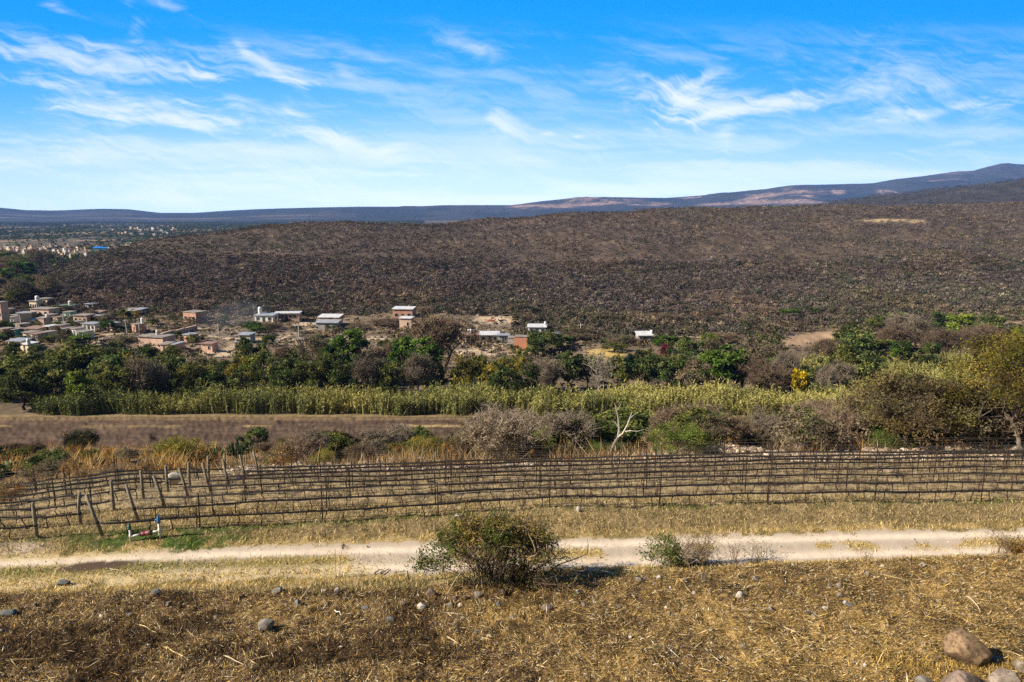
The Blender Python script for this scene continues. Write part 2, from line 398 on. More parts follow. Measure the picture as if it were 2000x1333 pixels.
# track
rd = sstep(1.5, 1.3, np.abs(RO) + (nB - .5) * .9)
rutm = np.exp(-((np.abs(RO) - .80) / .33) ** 2)
rc = mixc(np.tile(rgb(.385, .32, .24), GX.shape + (1,)), road_c, np.clip(rutm * 1.2, 0, 1))
rc = mixc(rc, rgb(.46, .36, .27), sstep(.5, .75, fbm(GX * .8, GY * 2.5, 111)) * .5)
cs = np.exp(-((RO - .0) / .42) ** 2) * sstep(.46, .60, nA) ; rc = mixc(rc, rgb(.36, .27, .10), cs)
lf = sstep(420, 150, GPX)
rc = mixc(rc, rgb(.46, .36, .18), lf * np.clip(1 - np.exp(-((RO - .75) / .35) ** 2) - .65 * np.exp(-((RO + 1.1) / .4) ** 2), 0, 1) * .85)
rc = mixc(rc, rgb(.50, .40, .21), sstep(820, 640, GPX) * np.exp(-((RO + .95) / .55) ** 2) * .8); mid = np.exp(-((RO + .05) / .5) ** 2) * sstep(740, 560, GPX); rc = mixc(rc, rgb(.17, .15, .05), mid * .75)
C = mixc(C, rc, rd)
mud = np.exp(-(((GPX - 185) / 85) ** 2 + ((GPY - 1106 + (GPX - 185) * .09) / 8.5) ** 2) ** 2); C = mixc(C, rgb(.085, .055, .036), np.clip(mud * 1.5, 0, 1) * sstep(.3, .45, nB + mud * .2))
# stubble field
st = sstep(.5, -.5, EO + (nB - .5) * 1.2)
sc_ = mixc(np.tile(rgb(.15, .095, .05), GX.shape + (1,)), rgb(.30, .20, .075), sstep(.3, .7, nA * .6 + .4 * sstep(300, 1900, GPX)))
sc_ = mixc(sc_, rgb(.05, .034, .022), np.maximum(sstep(.52, .66, nB) * .75, sstep(.50, .62, fbm(GX * .55, GY * .8, 213, 3)) * (.45 + .5 * sstep(1500, 500, GPX))))
C = mixc(C, sc_, st)
# bank
bk = sstep(50, 56, GY) * sstep(108, 98, GY)
bc = mixc(np.tile(rgb(.21, .14, .075), GX.shape + (1,)), rgb(.12, .085, .055), sstep(.4, .6, nB))
C = mixc(C, bc, bk)
stone = sstep(49.5, 52, GY) * sstep(62, 56, GY) * sstep(450, 560, GPX); C = mixc(C, rgb(.42, .32, .215), stone * sstep(.3, .5, nB) * .85)
# ploughed field
pl = sstep(100.5, 103, GY) * sstep(122, 120.5, GY)
pc = mixc(np.tile(rgb(.078, .052, .036), GX.shape + (1,)), rgb(.118, .080, .054), sstep(.4, .65, fbm(GX * .25, GY * 2.6, 121)))
pc = mixc(pc, rgb(.40, .29, .13), np.exp(-((GY - 115.2 - (vn(GX * .05, GX * 0, 5) - .5) * 1.4) / .34) ** 2) * sstep(.42, .56, vn(GX * .18, GX * 0 + 3.3, 9)))
pc = mixc(pc, rgb(.40, .28, .12), sstep(104.5, 101.5, GY) * sstep(.3, .5, nB))
pc = mixc(pc, rgb(.30, .21, .10), np.exp(-((GY - 119.6) / .5) ** 2) * .6)
C = mixc(C, pc, pl)
# valley floor and village
vl = sstep(120.5, 124, GY)
vc = mixc(np.tile(rgb(.17, .125, .08), GX.shape + (1,)), rgb(.11, .085, .055), sstep(.4, .6, nC * .5 + nA * .5)); vc = mixc(vc, rgb(.29, .215, .14), sstep(.5, .68, nA) * sstep(180, 200, GY) * .75)
C = mixc(C, vc, vl)
def ell(px, py, a, b, ang=0):
    dx = GPX - px; dy = GPY - py; ca, sa = math.cos(RAD(ang)), math.sin(RAD(ang))
    return np.clip(1.6 * np.exp(-((((dx * ca + dy * sa) / a) ** 2 + ((-dx * sa + dy * ca) / b) ** 2) ** 2)), 0, 1) * (GY > 150)
def seg(p, w):
    m = np.zeros_like(GPX)
    for (x0, y0), (x1, y1) in zip(p[:-1], p[1:]):
        dx, dy = x1 - x0, y1 - y0; t = np.clip(((GPX - x0) * dx + (GPY - y0) * dy) / (dx * dx + dy * dy), 0, 1)
        d = np.hypot((GPX - x0 - t * dx) * .5, GPY - y0 - t * dy); m = np.maximum(m, np.exp(-(d / w) ** 4))
    return m * (GY > 150) * (GY < 900)
lot = rgb(.50, .385, .255)
for e in [(425, 690, 38, 7, -4), (455, 678, 18, 5, -20), (735, 660, 16, 3, 0), (1010, 690, 30, 4, 0), (960, 626, 40, 8, 0), (600, 632, 40, 4, -10), (925, 690, 40, 8, 0), (690, 645, 40, 6, 0), (60, 662, 60, 6, 0), (180, 675, 40, 6, -10)]:
    C = mixc(C, lot, ell(*e) * (.45 + .55 * sstep(.3, .6, nA)))
for p, w in [([(200, 652), (330, 656), (400, 655), (435, 661), (560, 664), (760, 662)], 1.7), ([(300, 655), (345, 648), (395, 641)], 1.2), ([(690, 664), (745, 663)], 1.5), ([(545, 663), (580, 650), (625, 638), (650, 640)], 1.4), ([(885, 668), (960, 672), (1060, 672), (1240, 660), (1330, 657), (1420, 664)], 1.5)]:
    C = mixc(C, lot, seg(p, w) * .85)
C = mixc(C, rgb(.36, .245, .15), ell(1575, 664, 62, 11, -6)); C = mixc(C, rgb(.33, .225, .13), ell(1985, 634, 40, 5, -4)); C = mixc(C, rgb(.44, .31, .11), ell(1185, 690, 36, 9, 0))
C = mixc(C, rgb(.20, .165, .13), ell(960, 640, 75, 14, 0) * sstep(.4, .6, nB) * .8); C = mixc(C, rgb(.24, .20, .165), ell(455, 650, 50, 12, 0) * sstep(.4, .6, nB) * .7)
# hill
hl = sstep(272, 290, GY + (nA - .5) * 14) * sstep(1900, 1400, GY)
hc = mixc(np.tile(rgb(.078, .058, .044), GX.shape + (1,)), rgb(.145, .105, .072), sstep(.45, .68, nA * .6 + nC * .4)); hc = mixc(hc, rgb(.07, .055, .04), sstep(.5, .7, nD) * .5)
lefty = sstep(-36.8, -37.4, GZ - CAMZ) * (GPX < 460)
C = mixc(C, hc, hl * (1 - .5 * lefty))
hd = sstep(880, 1000, GY) * (1 - sstep(1900, 2300, GY)) * (GZ - CAMZ > -25); C = mixc(C, rgb(.050, .044, .043), hd); hb = (GY > 500) * (GY < 800) * np.clip(1.5 * np.exp(-(((GPX - 1730) / 50) ** 2 + ((GPY - 431) / 3) ** 2) ** 2) + 1.3 * np.exp(-(((GPX - 1790) / 18) ** 2 + ((GPY - 433) / 4) ** 2) ** 2), 0, 1)
C = mixc(C, rgb(.42, .31, .17), hb * sstep(.3, .5, nA))
# plain and far range
fa = sstep(800, 1100, GY) * sstep(-20, -34, GZ - CAMZ)
fc = mixc(np.tile(rgb(.07, .068, .045), GX.shape + (1,)), rgb(.28, .20, .13), sstep(.62, .72, fbm(GX * .0045, GY * .0035, 131, 5))); 
C = mixc(C, fc, fa)
fr = sstep(3300, 3900, GY)
fh = mixc(np.tile(rgb(.05, .048, .04), GX.shape + (1,)), rgb(.028, .032, .026), sstep(.45, .6, fbm(GX * .0026, GY * .0016, 133, 5)))
tanp = sstep(.65, .74, fbm(GX * .0022, GY * .0034, 137, 6)) * sstep(900, 1250, GPX) * sstep(1950, 1750, GPX) * .85
for e in [(1560, 378, 26, 8, 12), (1640, 375, 17, 4, 0), (1735, 377, 20, 5, 10), (1170, 396, 70, 5, -4), (1440, 396, 70, 3, -4), (1060, 404, 60, 4, 0), (1270, 399, 40, 3, 0), (1500, 383, 40, 2, -8)]:
    tanp = np.maximum(tanp, ell(*e) * sstep(.38, .55, fbm(GX * .008, GY * .006, 139, 4)))
fh = mixc(fh, rgb(.34, .225, .165), tanp); fh = mixc(fh, rgb(.20, .16, .11), sstep(.56, .66, fbm(GX * .0015, GY * .006, 141, 4)) * sstep(700, 500, GPX) * sstep(5200, 4300, GY) * .7)
C = mixc(C, fh, fr)
for e in [(295, 472, 45, 4.5, -8), (268, 478, 16, 4, 20), (400, 449, 70, 2.2, -3)]:                # pale quarry and dry pastures on the plain
    C = mixc(C, rgb(.52, .43, .32) if e[2] < 60 else rgb(.40, .29, .16), ell(*e) * (GY > 600) * (GZ - CAMZ < -33) * sstep(.25, .45, nA))

fY = (GY[:-1, :-1] + GY[1:, 1:]) / 2; fRO = (RO[:-1, :-1] + RO[1:, 1:]) / 2; fEO = (EO[:-1, :-1] + EO[1:, 1:]) / 2; fN = nB[:-1, :-1]; fPX = GPX[:-1, :-1]; fZ = GZ[:-1, :-1] - CAMZ
reg = np.zeros(fY.shape, int)
reg[(np.abs(fRO) + (fN - .5) * .7 < 1.5)] = 1
reg[(fEO + (fN - .5) * 1.0 < 0)] = 2
reg[(fY > 101.5) & (fY < 121) & (fPX < 1000)] = 3
reg[(fY > 281) & (fY < 1000) & ((fZ > -37.2) | (fPX > 460))] = 4
reg[fY >= 1000] = 5
idx = np.arange(GX.size).reshape(GX.shape)
quads = np.stack([idx[:-1, :-1], idx[:-1, 1:], idx[1:, 1:], idx[1:, :-1]], -1)
PV = np.stack([GX, GY, GZ], -1).reshape(-1, 3); PC = np.clip(C.reshape(-1, 3), .01, .9)
mats = [ground_mat('dry_earth', 9, .42, .5, .03), ground_mat('pale_gravel', 16, .24, .8, .015), ground_mat('stubble_soil', 22, .6, .7, .03), ground_mat('ploughed_soil', 2.2, .4, .9, .12),
        ground_mat('hill_soil', 1.2, .4, .6, .3), ground_mat('range_scrub', .022, .5, .6, 4.0, blob=(.035, .50, .60, (.028, .030, .024)))]
names = [('ground', 'dry grassy ground of the verge, vineyard, bank and village terrace', 'ground'), ('dirt_track', 'pale dusty dirt track crossing between stubble field and vineyard', 'track'),
         ('stubble_field', 'straw covered harvested field in the foreground', 'field'), ('ploughed_field', 'brown ploughed field in front of the reed bed', 'field'),
         ('hill', 'long brown scrub hill behind the village', 'hill'), ('far_hills', 'hazy plain and blue mountain range on the horizon', 'hills')]
for r in range(6):
    q = quads[reg == r]
    u, inv = np.unique(q, return_inverse=True)
    g = Geo(); g.add(PV[u], inv.reshape(-1, 4), PC[u])
    o = g.obj(names[r][0], mats[r], smooth=True); tag(o, names[r][1], names[r][2], kind='structure')

# ------------------------------------------------------------------ straw, stubble and grass
rng = np.random.default_rng(11)
def scatter(n, y0, y1, pad=1.5, power=1.0):
    Y = y0 + (y1 - y0) * rng.random(n) ** power; hw = Dof(Y) * .745 + pad
    return (rng.random(n) * 2 - 1) * hw, Y
def flatpieces(g, X, Y, L, W, col, tilt=.25, lift=.03, head=None):
    n = len(X); a = rng.random(n) * math.pi if head is None else head
    U = np.stack([np.cos(a), np.sin(a), rng.normal(0, tilt, n)], 1); U /= np.linalg.norm(U, axis=1, keepdims=True)
    P = np.stack([X, Y, zterr(X, Y) + lift * rng.random(n) + .01 + np.abs(U[:, 2]) * L * .5], 1)
    W_ = np.cross(U, unit(rng, n) * .5 + np.array([0, 0, 1.])); W_ /= np.linalg.norm(W_, axis=1, keepdims=True)
    g.rhombs(P, U * (L / 2)[:, None], W_ * (W / 2)[:, None], col)
STRAW = [(.66, .50, .25), (.50, .33, .095), (.32, .20, .06), (.14, .09, .045), (.04, .028, .018), (.72, .64, .48)]
g = Geo()
X, Y = scatter(420000, 15.0, 28.3)
px, _, _ = proj(X, Y, zterr(X, Y))
k = edge_off(X, Y) + (fbm(X * 1.7, Y * 1.7, 103) - .5) * 1.2 < 0.1
X, Y, px = X[k], Y[k], px[k]; n = len(X)
yel = sstep(.36, .68, fbm(X * .35, Y * .35, 101) * .6 + .42 * sstep(250, 1950, px) - .06 + .05 * sstep(22, 16, Y))
dk = sstep(.5, .62, fbm(X * 1.1, Y * 1.6, 151))
cA = pal(rng, n, STRAW, [1.3, 1.8, 2.4, 4.0, 4.0, .7]); cB = pal(rng, n, STRAW, [2.2, 4.4, 3.6, 2.4, 2.0, .6])
col = np.where((rng.random(n) < yel * (1 - .5 * dk))[:, None], cB, cA)
flow = 2.65 + (fbm(X * .22, Y * .22, 211, 3) - .5) * 5 * sstep(1500, 700, px) + rng.normal(0, .75, n)
mat_ = sstep(.50, .62, fbm(X * .55, Y * .8, 213, 3)) * (.35 + .65 * sstep(1500, 500, px)); kk_ = rng.random(n) < mat_ * .85; col = np.where(kk_[:, None], col * rgb(.30, .27, .27), col)
flatpieces(g, X, Y, np.exp(rng.normal(math.log(.092), .6, n)), .009 + .013 * rng.random(n), col, .42, .06, head=flow)
X, Y = scatter(2000, 14, 27.5); k = edge_off(X, Y) < -.2; X, Y = X[k], Y[k]; n = len(X)                 # long stalks
flatpieces(g, X, Y, np.exp(rng.normal(math.log(.42), .45, n)), .014 + .016 * rng.random(n), pal(rng, n, [(.62, .47, .24), (.5, .34, .13), (.09, .06, .035), (.66, .58, .44)], [3, 3, 3, 1]), .06, .09, head=rng.normal(2.75, .75, n))
tag(g.obj('straw_litter', M_STUFF), 'golden straw and broken stalks littering the foreground field', 'straw', kind='stuff')
g = Geo()
X, Y = scatter(14000, 14, 28.2); k = (edge_off(X, Y) < .15) & (rng.random(len(X)) < .25 + .75 * sstep(-3, -.2, edge_off(X, Y))); X, Y = X[k], Y[k]; n = len(X)
A = np.stack([X, Y, zterr(X, Y) - .02], 1); B = A + np.stack([rng.normal(0, .05, n), rng.normal(0, .05, n), .1 + .2 * rng.random(n)], 1)
g.sticks(A, B, .009, .006, pal(rng, n, [(.34, .235, .10), (.16, .105, .05), (.07, .048, .03), (.44, .33, .16)]), 3)
tag(g.obj('stubble_stalks', M_STUFF), 'short cut stalks standing along the edge of the field', 'stubble', kind='stuff')

def grassfield(name, X, Y, hmin, hmax, w, col, lean=.5, cat='grass', label='', mat=None):
    n = len(X); a = rng.random(n) * 2 * math.pi; h = hmin + (hmax - hmin) * rng.random(n) ** 1.5 * (1 if hmax < .5 else .35 + 1.3 * sstep(.38, .64, fbm(X * .5, Y * .5, 221, 3)))
    P = np.stack([X, Y, zterr(X, Y) - .02], 1)
    T = P + np.stack([np.cos(a) * h * lean * rng.random(n), np.sin(a) * h * lean * rng.random(n), h], 1)
    b = rng.random(n) * math.pi; Wv = np.stack([np.cos(b), np.sin(b) * .5, b * 0], 1) * (w * (.6 + .8 * rng.random(n)))[:, None]
    g = Geo(); g.blades(P, T, Wv, col)
    return tag(g.obj(name, mat or M_STUFF), label, cat, kind='stuff')
X, Y = scatter(190000, 24.6, 36); px, py, _ = proj(X, Y, zterr(X, Y))
ro = road_off(X, Y); eo = edge_off(X, Y); nb = fbm(X * 1.7, Y * 1.7, 103); na = fbm(X * .35, Y * .35, 101); nt_ = fbm(X * .9, Y * .9, 161)
lf = sstep(420, 150, px)
inroad = sstep(1.62, 1.22, np.abs(ro) + (nb - .5) * 1.0) * (1 - .75 * sstep(820, 640, px) * np.exp(-((ro + .95) / .5) ** 2))
center = np.exp(-(ro / .45) ** 2) * np.maximum(sstep(.47, .58, na), .9 * sstep(800, 600, px)) + lf * .5 * (np.abs(ro - .75) > .4)
dens = np.clip((1 - inroad) * (.45 + .9 * sstep(.35, .6, nt_)) + inroad * center * .9, 0, 1) * (eo > -.3) * np.where(np.exp(-(((px - 185) / 85) ** 2 + ((py - 1106 + (px - 185) * .09) / 8.5) ** 2) ** 2) > .4, 0, 1)
k = rng.random(len(X)) < dens; X, Y, px, py, ro, nb, nt_ = [v[k] for v in (X, Y, px, py, ro, nb, nt_)]; n = len(X)
gpk = np.exp(-(((px - 310) / 170) ** 2 + ((py - 1055) / 24) ** 2) ** 1.5) * 1.15 * (.45 + .7 * sstep(.35, .55, nb)) + .55 * np.exp(-((ro + .05) / .4) ** 2) * sstep(480, 300, px) + .7 * np.exp(-((Y - byU({c: ROWY[c][0] for c in COLS}, ucoord(X, Y)) + .1) / .25) ** 2) * sstep(.42, .6, nb)
isg = rng.random(n) < gpk
shade = np.maximum(sstep(.42, .62, nb), sstep(.45, .6, nt_) * .8 * (ro > 1.8))
cd = pal(rng, n, [(.58, .46, .235), (.44, .33, .15), (.30, .225, .095), (.17, .125, .055)], [3, 4, 3, 1.5]); cs_ = pal(rng, n, [(.36, .28, .13), (.22, .165, .075), (.12, .10, .04)])
col = np.where((rng.random(n) < shade * .65)[:, None], cs_, cd)
bright = (np.abs(ro) < 2.3)[:, None]; col = np.where(bright & ~isg[:, None], np.clip(col * rgb(1.28, 1.24, 1.05), 0, .8), col)
col = np.where(isg[:, None], pal(rng, n, [(.14, .20, .03), (.085, .13, .022), (.19, .21, .05)]), col)
grassfield('verge_grass', X, Y, .03, .20, .015, col, 1.5, label='short dry yellow grass on the verges of the dirt track')
X, Y = scatter(120000, 30, 55); px, py, _ = proj(X, Y, zterr(X, Y)); nb = fbm(X * 1.1, Y * 1.1, 171)
k = (road_off(X, Y) > 2.2) & (rng.random(len(X)) < .25 + .9 * sstep(.4, .6, nb)); X, Y, nb, px = X[k], Y[k], nb[k], px[k]; n = len(X)
col = pal(rng, n, [(.44, .35, .19), (.31, .24, .13), (.20, .155, .085), (.11, .09, .05), (.10, .11, .03)], [3, 4, 3, 1.4, .6])
grassfield('vineyard_grass', X, Y, .03, .15, .018, col, 1.4, label='thin dry grass between the vineyard rows')
# golden tufts round the boulders
X = np.concatenate([rng.normal(x, .45, 900) for x in (11.6, 12.6, 13.3, 14.2, 15.0)]); Y = np.concatenate([rng.normal(y, .35, 900) for y in (19.2, 18.9, 18.6, 18.5, 18.9)]); n = len(X)
grassfield('boulder_grass', X, Y, .04, .26, .013, pal(rng, n, [(.58, .40, .10), (.42, .28, .07), (.30, .19, .06), (.2, .14, .06)]), 1.2, label='golden grass tufts round the boulders')
# bank grass: orange and straw coloured, tall
X, Y = scatter(150000, 50.5, 101, 3); px, py, _ = proj(X, Y, zterr(X, Y)); nb = fbm(X * .35, Y * .35, 181)
dens = np.where(px < 420, .2 + .7 * sstep(.42, .58, nb), (.10 + 1.0 * sstep(.44, .6, nb)) * sstep(70, 58, Y) + .12) * sstep(50.5, 53, Y) * np.where((px < 330) & (Y > 84), .25, 1)
dens *= np.where((px > 1380) & (Y < 57.5), .12, 1) * np.where((px > 520) & (px < 760) & (Y < 56), .15, 1)
k = rng.random(len(X)) < dens; X, Y, nb, px = X[k], Y[k], nb[k], px[k]; n = len(X)
col = pal(rng, n, [(.42, .25, .075), (.34, .17, .05), (.46, .33, .14), (.22, .125, .05), (.13, .10, .04)], [3, 3, 2.5, 2, 1.5])
col = np.where((px > 420)[:, None] & (rng.random(n) < .75)[:, None], pal(rng, n, [(.36, .25, .125), (.27, .175, .085), (.43, .325, .175), (.19, .13, .07)]), col)
grassfield('bank_grass', X, Y, .2, 1.25, .028, col, 1.3, label='tall orange dry grass covering the bank below the vineyard')

# ------------------------------------------------------------------ reed beds
def reeds(X, Y, hm, name, label, yb):
    n = len(X); g = Geo()
    Z = zterr(X, Y); h = hm * (.62 + .5 * rng.random(n)) * (.35 + 1.3 * fbm(X * .2, Y * .35, 191, 3))
    A = np.stack([X, Y, Z], 1); tip = A + np.stack([rng.normal(.15, .45, n), rng.normal(-.1, .4, n), h], 1)
    nb = fbm(X * .06, Y * .12, 193)
    f = np.clip(yb + (nb - .5) * 2.2 + rng.normal(0, .18, n), 0, 1)[:, None]
    gcol = rgb(.13, .155, .055) * (1 - f) + rgb(.34, .31, .10) * f
    b = rng.random(n) * math.pi; W = np.stack([np.cos(b), np.sin(b) * .6, 0 * b], 1) * .07
    g.blades(A, tip, W, gcol * (1 + rng.normal(0, .2, (n, 1))))
    for kk in range(12):                                     # arching leaves and pale plumes near the top
        t = (.06 + .92 * rng.random(n))[:, None]; P = A + (tip - A) * t; a = rng.random(n) * 2 * math.pi
        T = P + np.stack([np.cos(a) * .46, np.sin(a) * .46, rng.normal(.12, .32, n)], 1)
        W = np.cross(T - P, unit(rng, n)); W = W / (np.linalg.norm(W, axis=1, keepdims=True) + 1e-9) * .058
        low = (1 - t); c = gcol * (1.08 - .25 * low) * (1 + rng.normal(0, .25, (n, 1))) + rgb(.04, .025, .005) * (t > .85)  # lower leaves darkened: shade near the foot painted into the colour
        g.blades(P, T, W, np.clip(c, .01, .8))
    return tag(g.obj(name, M_STUFF), label, 'reeds', kind='stuff')
def reedmask(X, Y, y0, y1, u0, u1):
    u = ucoord(X, Y)
    return (Y > y0 + (fbm(X * .2, X * 0, 7) - .5) * 5) & (Y < y1 + (fbm(X * .08, X * 0 + 5, 8) - .5) * 4) & (u > u0) & (u < u1)
X, Y = scatter(30000, 120, 138, 4); px = 1000 + FPX * ucoord(X, Y)
k = reedmask(X, Y, 122.5 + 0 * X, 134.5, -2, cu(1700)) & (px > 60 + 40 * rng.random(len(X))) & (rng.random(len(X)) < np.where(px > 1080, .12 + .9 * sstep(.42, .56, fbm(X * .09, Y * .2, 219, 3)), 1.0))
k &= ~((px > 945) & (px < 1040) & (Y < 124.5))
X, Y, px = X[k], Y[k], px[k]
o = reeds(X, Y, 3.6, 'reed_bed', 'long bed of green and yellow reeds beyond the ploughed field', .25 + .5 * sstep(300, 1150, px))
X, Y = scatter(26000, 140, 182, 4); px = 1000 + FPX * ucoord(X, Y)
k = ((px > 1560) & (px < 1900) & (Y > 150) & (Y < 176) & (fbm(X * .1, Y * .1, 77) > .36)) | ((px > 1530) & (px < 1660) & (Y > 142) & (Y < 158))
reeds(X[k], Y[k], 3.2, 'reed_clump', 'pale yellow reed patch among trees below the tan field', .75 + 0 * X[k])
# ------------------------------------------------------------------ woody plants
def branching(rng, H, W, stems=1, levels=4, r0=.16, spread=.6, kids=(3, 4), tmin=.02, base_r=.0, upward=.25, first=.35, flat=0.0):
    """recursive limbs; returns segment arrays and the limb ends"""
    A, B, RA, RB, LV, ends = [], [], [], [], [], []
    stack = []
    for s in range(stems):
        a = rng.random() * 6.283; tl = (.15 + .5 * rng.random()) * spread if stems > 1 else .12 * rng.normal()
        d = np.array([math.cos(a) * tl, math.sin(a) * tl, 1.0]); d /= np.linalg.norm(d)
        stack.append((np.array([math.cos(a) * base_r * rng.random(), math.sin(a) * base_r * rng.random(), -.15]), d, H * (first + .1 * rng.random()), r0 * (.7 + .5 * rng.random()), 0))
    while stack:
        p, d, l, r, lv = stack.pop()
        n = 3 if lv < 2 else 2
        q = p; dd = d
        for i in range(n):
            dd = dd + rng.normal(0, .13 + .05 * lv, 3) + np.array([0, 0, upward * .2 * (1 - flat)]); dd /= np.linalg.norm(dd)
            e = q + dd * l / n; rr = max(tmin, r * (1 - .35 * (i + 1) / n)); r_a = max(tmin, r * (1 - .35 * i / n))
            A.append(q); B.append(e); RA.append(r_a); RB.append(rr); LV.append(lv)
            if lv < levels - 1 and lv > 0 and rng.random() < .8 or (lv == 0 and i > 0 and rng.random() < .5):
                sd_ = rng.normal(0, 1, 3); sd_ -= dd * sd_.dot(dd); sd_ /= np.linalg.norm(sd_) + 1e-9
                nd = dd * .55 + sd_ * (.6 + .3 * rng.random()); nd[2] = nd[2] * (1 - flat) + .1
                stack.append((e, nd / np.linalg.norm(nd), l * (.45 + .25 * rng.random()), rr * .6, lv + 1))
            q = e
        if lv < levels - 1:
            for k in range(rng.integers(kids[0], kids[1] + 1)):
                sd_ = rng.normal(0, 1, 3); sd_ -= dd * sd_.dot(dd); sd_ /= np.linalg.norm(sd_) + 1e-9
                nd = dd * (.75 - .1 * lv) + sd_ * (spread + .25 * rng.random()); nd[2] = nd[2] * (1 - flat * .7) + upward * .3
                stack.append((q, nd / np.linalg.norm(nd), l * (.58 + .25 * rng.random()), max(tmin, r * .6), lv + 1))
        else: ends.append(q)
    A, B = np.array(A), np.array(B); RA, RB, LV = np.array(RA), np.array(RB), np.array(LV); ends = np.array(ends)
    zt = max(B[:, 2].max(), .1); rt = np.percentile(np.hypot(B[:, 0], B[:, 1]), 97) + 1e-6
    S = np.array([W / 2 / rt, W / 2 / rt, H / zt])
    w = np.clip(A[:, 2:3] / (H * .12), 0, 1)
    return A * S, B * S, RA, RB, LV, ends * S

def crown_geo(rng, H, W, z0, ncl, nleaf, L, LW, cols, wts=None, clr=.2, shape='round', jit=.2, inner=.35):
    g = Geo()
    v = unit(rng, ncl * 3); v = v[v[:, 2] > (-.55 if shape == 'round' else -.2)][:ncl]; n = len(v)
    rr = inner + (1 - inner) * rng.random(n) ** .45
    lob = 1 + .22 * np.sin(np.arctan2(v[:, 1], v[:, 0]) * 3 + rng.random() * 6) * np.cos(v[:, 2] * 2 + rng.random() * 6) + rng.normal(0, .08, n)
    R = np.array([W / 2, W / 2, (H - z0) / 2]) * (1 - clr * .6)
    c = v * (rr * lob)[:, None] * R
    if shape == 'umbrella':
        c = v * (rr * lob)[:, None]; rad = np.hypot(c[:, 0], c[:, 1]); c = np.stack([c[:, 0] * R[0], c[:, 1] * R[1], R[2] * (1.0 - .9 * rad ** 2) * (.3 + .7 * rng.random(n)) - R[2] * .3], 1)
    c[:, 2] += z0 + (H - z0) / 2
    ctr = np.array([0, 0, z0 + (H - z0) * .42])
    per = rng.multinomial(nleaf, np.ones(n) / n); ci = np.repeat(np.arange(n), per)
    sig = np.array([W * clr * .5, W * clr * .5, W * clr * (.36 if shape == 'round' else .14)])
    P = c[ci] + rng.normal(0, 1, (nleaf, 3)) * sig * (.6 + .6 * rng.random(n))[ci][:, None] * .62
    P[:, 2] = np.maximum(P[:, 2], .12 * H * rng.random(nleaf))
    out = P - ctr; out /= np.linalg.norm(out, axis=1, keepdims=True) + 1e-9
    cc = pal(rng, n, cols, wts, jit)[ci] * (1 + rng.normal(0, .2, (nleaf, 1)))
    leafcards(g, rng, P, out, L, LW, np.clip(cc, .004, .9), .8)
    return g, c

def trunk_geo(rng, H, z0, c, r0, col, tmin=.03, nl=7):
    """tapered trunk with limbs that run out to the leaf clumps"""
    g = Geo(); fork = np.array([rng.normal(0, .1), rng.normal(0, .1), max(.18 * H, z0 * .8)])
    pts = [np.array([0, 0, -.3]), np.array([rng.normal(0, .06), rng.normal(0, .06), fork[2] * .5]), fork]
    g.tube(pts, [r0 * 1.25, r0, r0 * .85], col, 7)
    for j in rng.choice(len(c), min(nl, len(c)), replace=False):
        e = c[j]; m = fork * .5 + e * .5 + rng.normal(0, .05 * H, 3) + np.array([0, 0, .05 * H]); 
        g.tube([fork - np.array([0, 0, .05]), fork * .7 + m * .3 + rng.normal(0, .02 * H, 3), m, e], [r0 * .62, r0 * .48, r0 * .3, tmin * .6], np.array(col) * (.85 + .3 * rng.random()), 5, False)
        for q in range(2):
            k = rng.integers(len(c)); g.tube([m, (m + c[k]) / 2 + rng.normal(0, .03 * H, 3), c[k] * .85 + m * .15], [r0 * .25, r0 * .17, tmin * .5], col, 4, False)
    return g

BARKC = (.085, .065, .048)
KINDS = {  # H, W, z0, clumps, leaves, L, LW, colours, clump radius, shape
 'olive': (7, 7, .8, 46, 3600, .40, .24, [(.11, .12, .03), (.075, .09, .024), (.15, .14, .04), (.045, .055, .018)], None, .2, 'round'),
 'dark': (7, 6.5, .7, 44, 3600, .40, .25, [(.045, .068, .02), (.068, .088, .026), (.03, .042, .015), (.10, .11, .035)], None, .2, 'round'),
 'green': (10, 7, 1.6, 40, 4600, .44, .30, [(.058, .098, .016), (.04, .072, .013), (.088, .13, .022), (.026, .044, .01)], None, .2, 'round'),
 'lime': (6, 4, .5, 26, 2400, .36, .22, [(.10, .135, .018), (.07, .10, .016), (.14, .165, .025)], None, .24, 'round'),
 'yellow': (6, 6, .6, 38, 3200, .36, .2, [(.15, .125, .022), (.105, .095, .02), (.2, .155, .03), (.06, .06, .015)], None, .2, 'round'),
 'gold': (4, 3.4, .5, 20, 1800, .32, .2, [(.5, .36, .02), (.36, .27, .02), (.6, .46, .04)], None, .24, 'round'),
 'crimson': (3.2, 3, .3, 16, 1200, .32, .2, [(.22, .02, .045), (.3, .03, .07), (.1, .02, .03)], None, .25, 'round'),
 'slim': (8, 2.6, .2, 26, 2600, .34, .22, [(.022, .05, .018), (.035, .07, .022), (.015, .03, .012)], None, .36, 'round'),
 'brown': (6, 7, .6, 44, 2600, .42, .16, [(.12, .095, .06), (.085, .07, .045), (.11, .105, .045), (.16, .125, .08)], None, .22, 'round'),
}
PROTO = {}
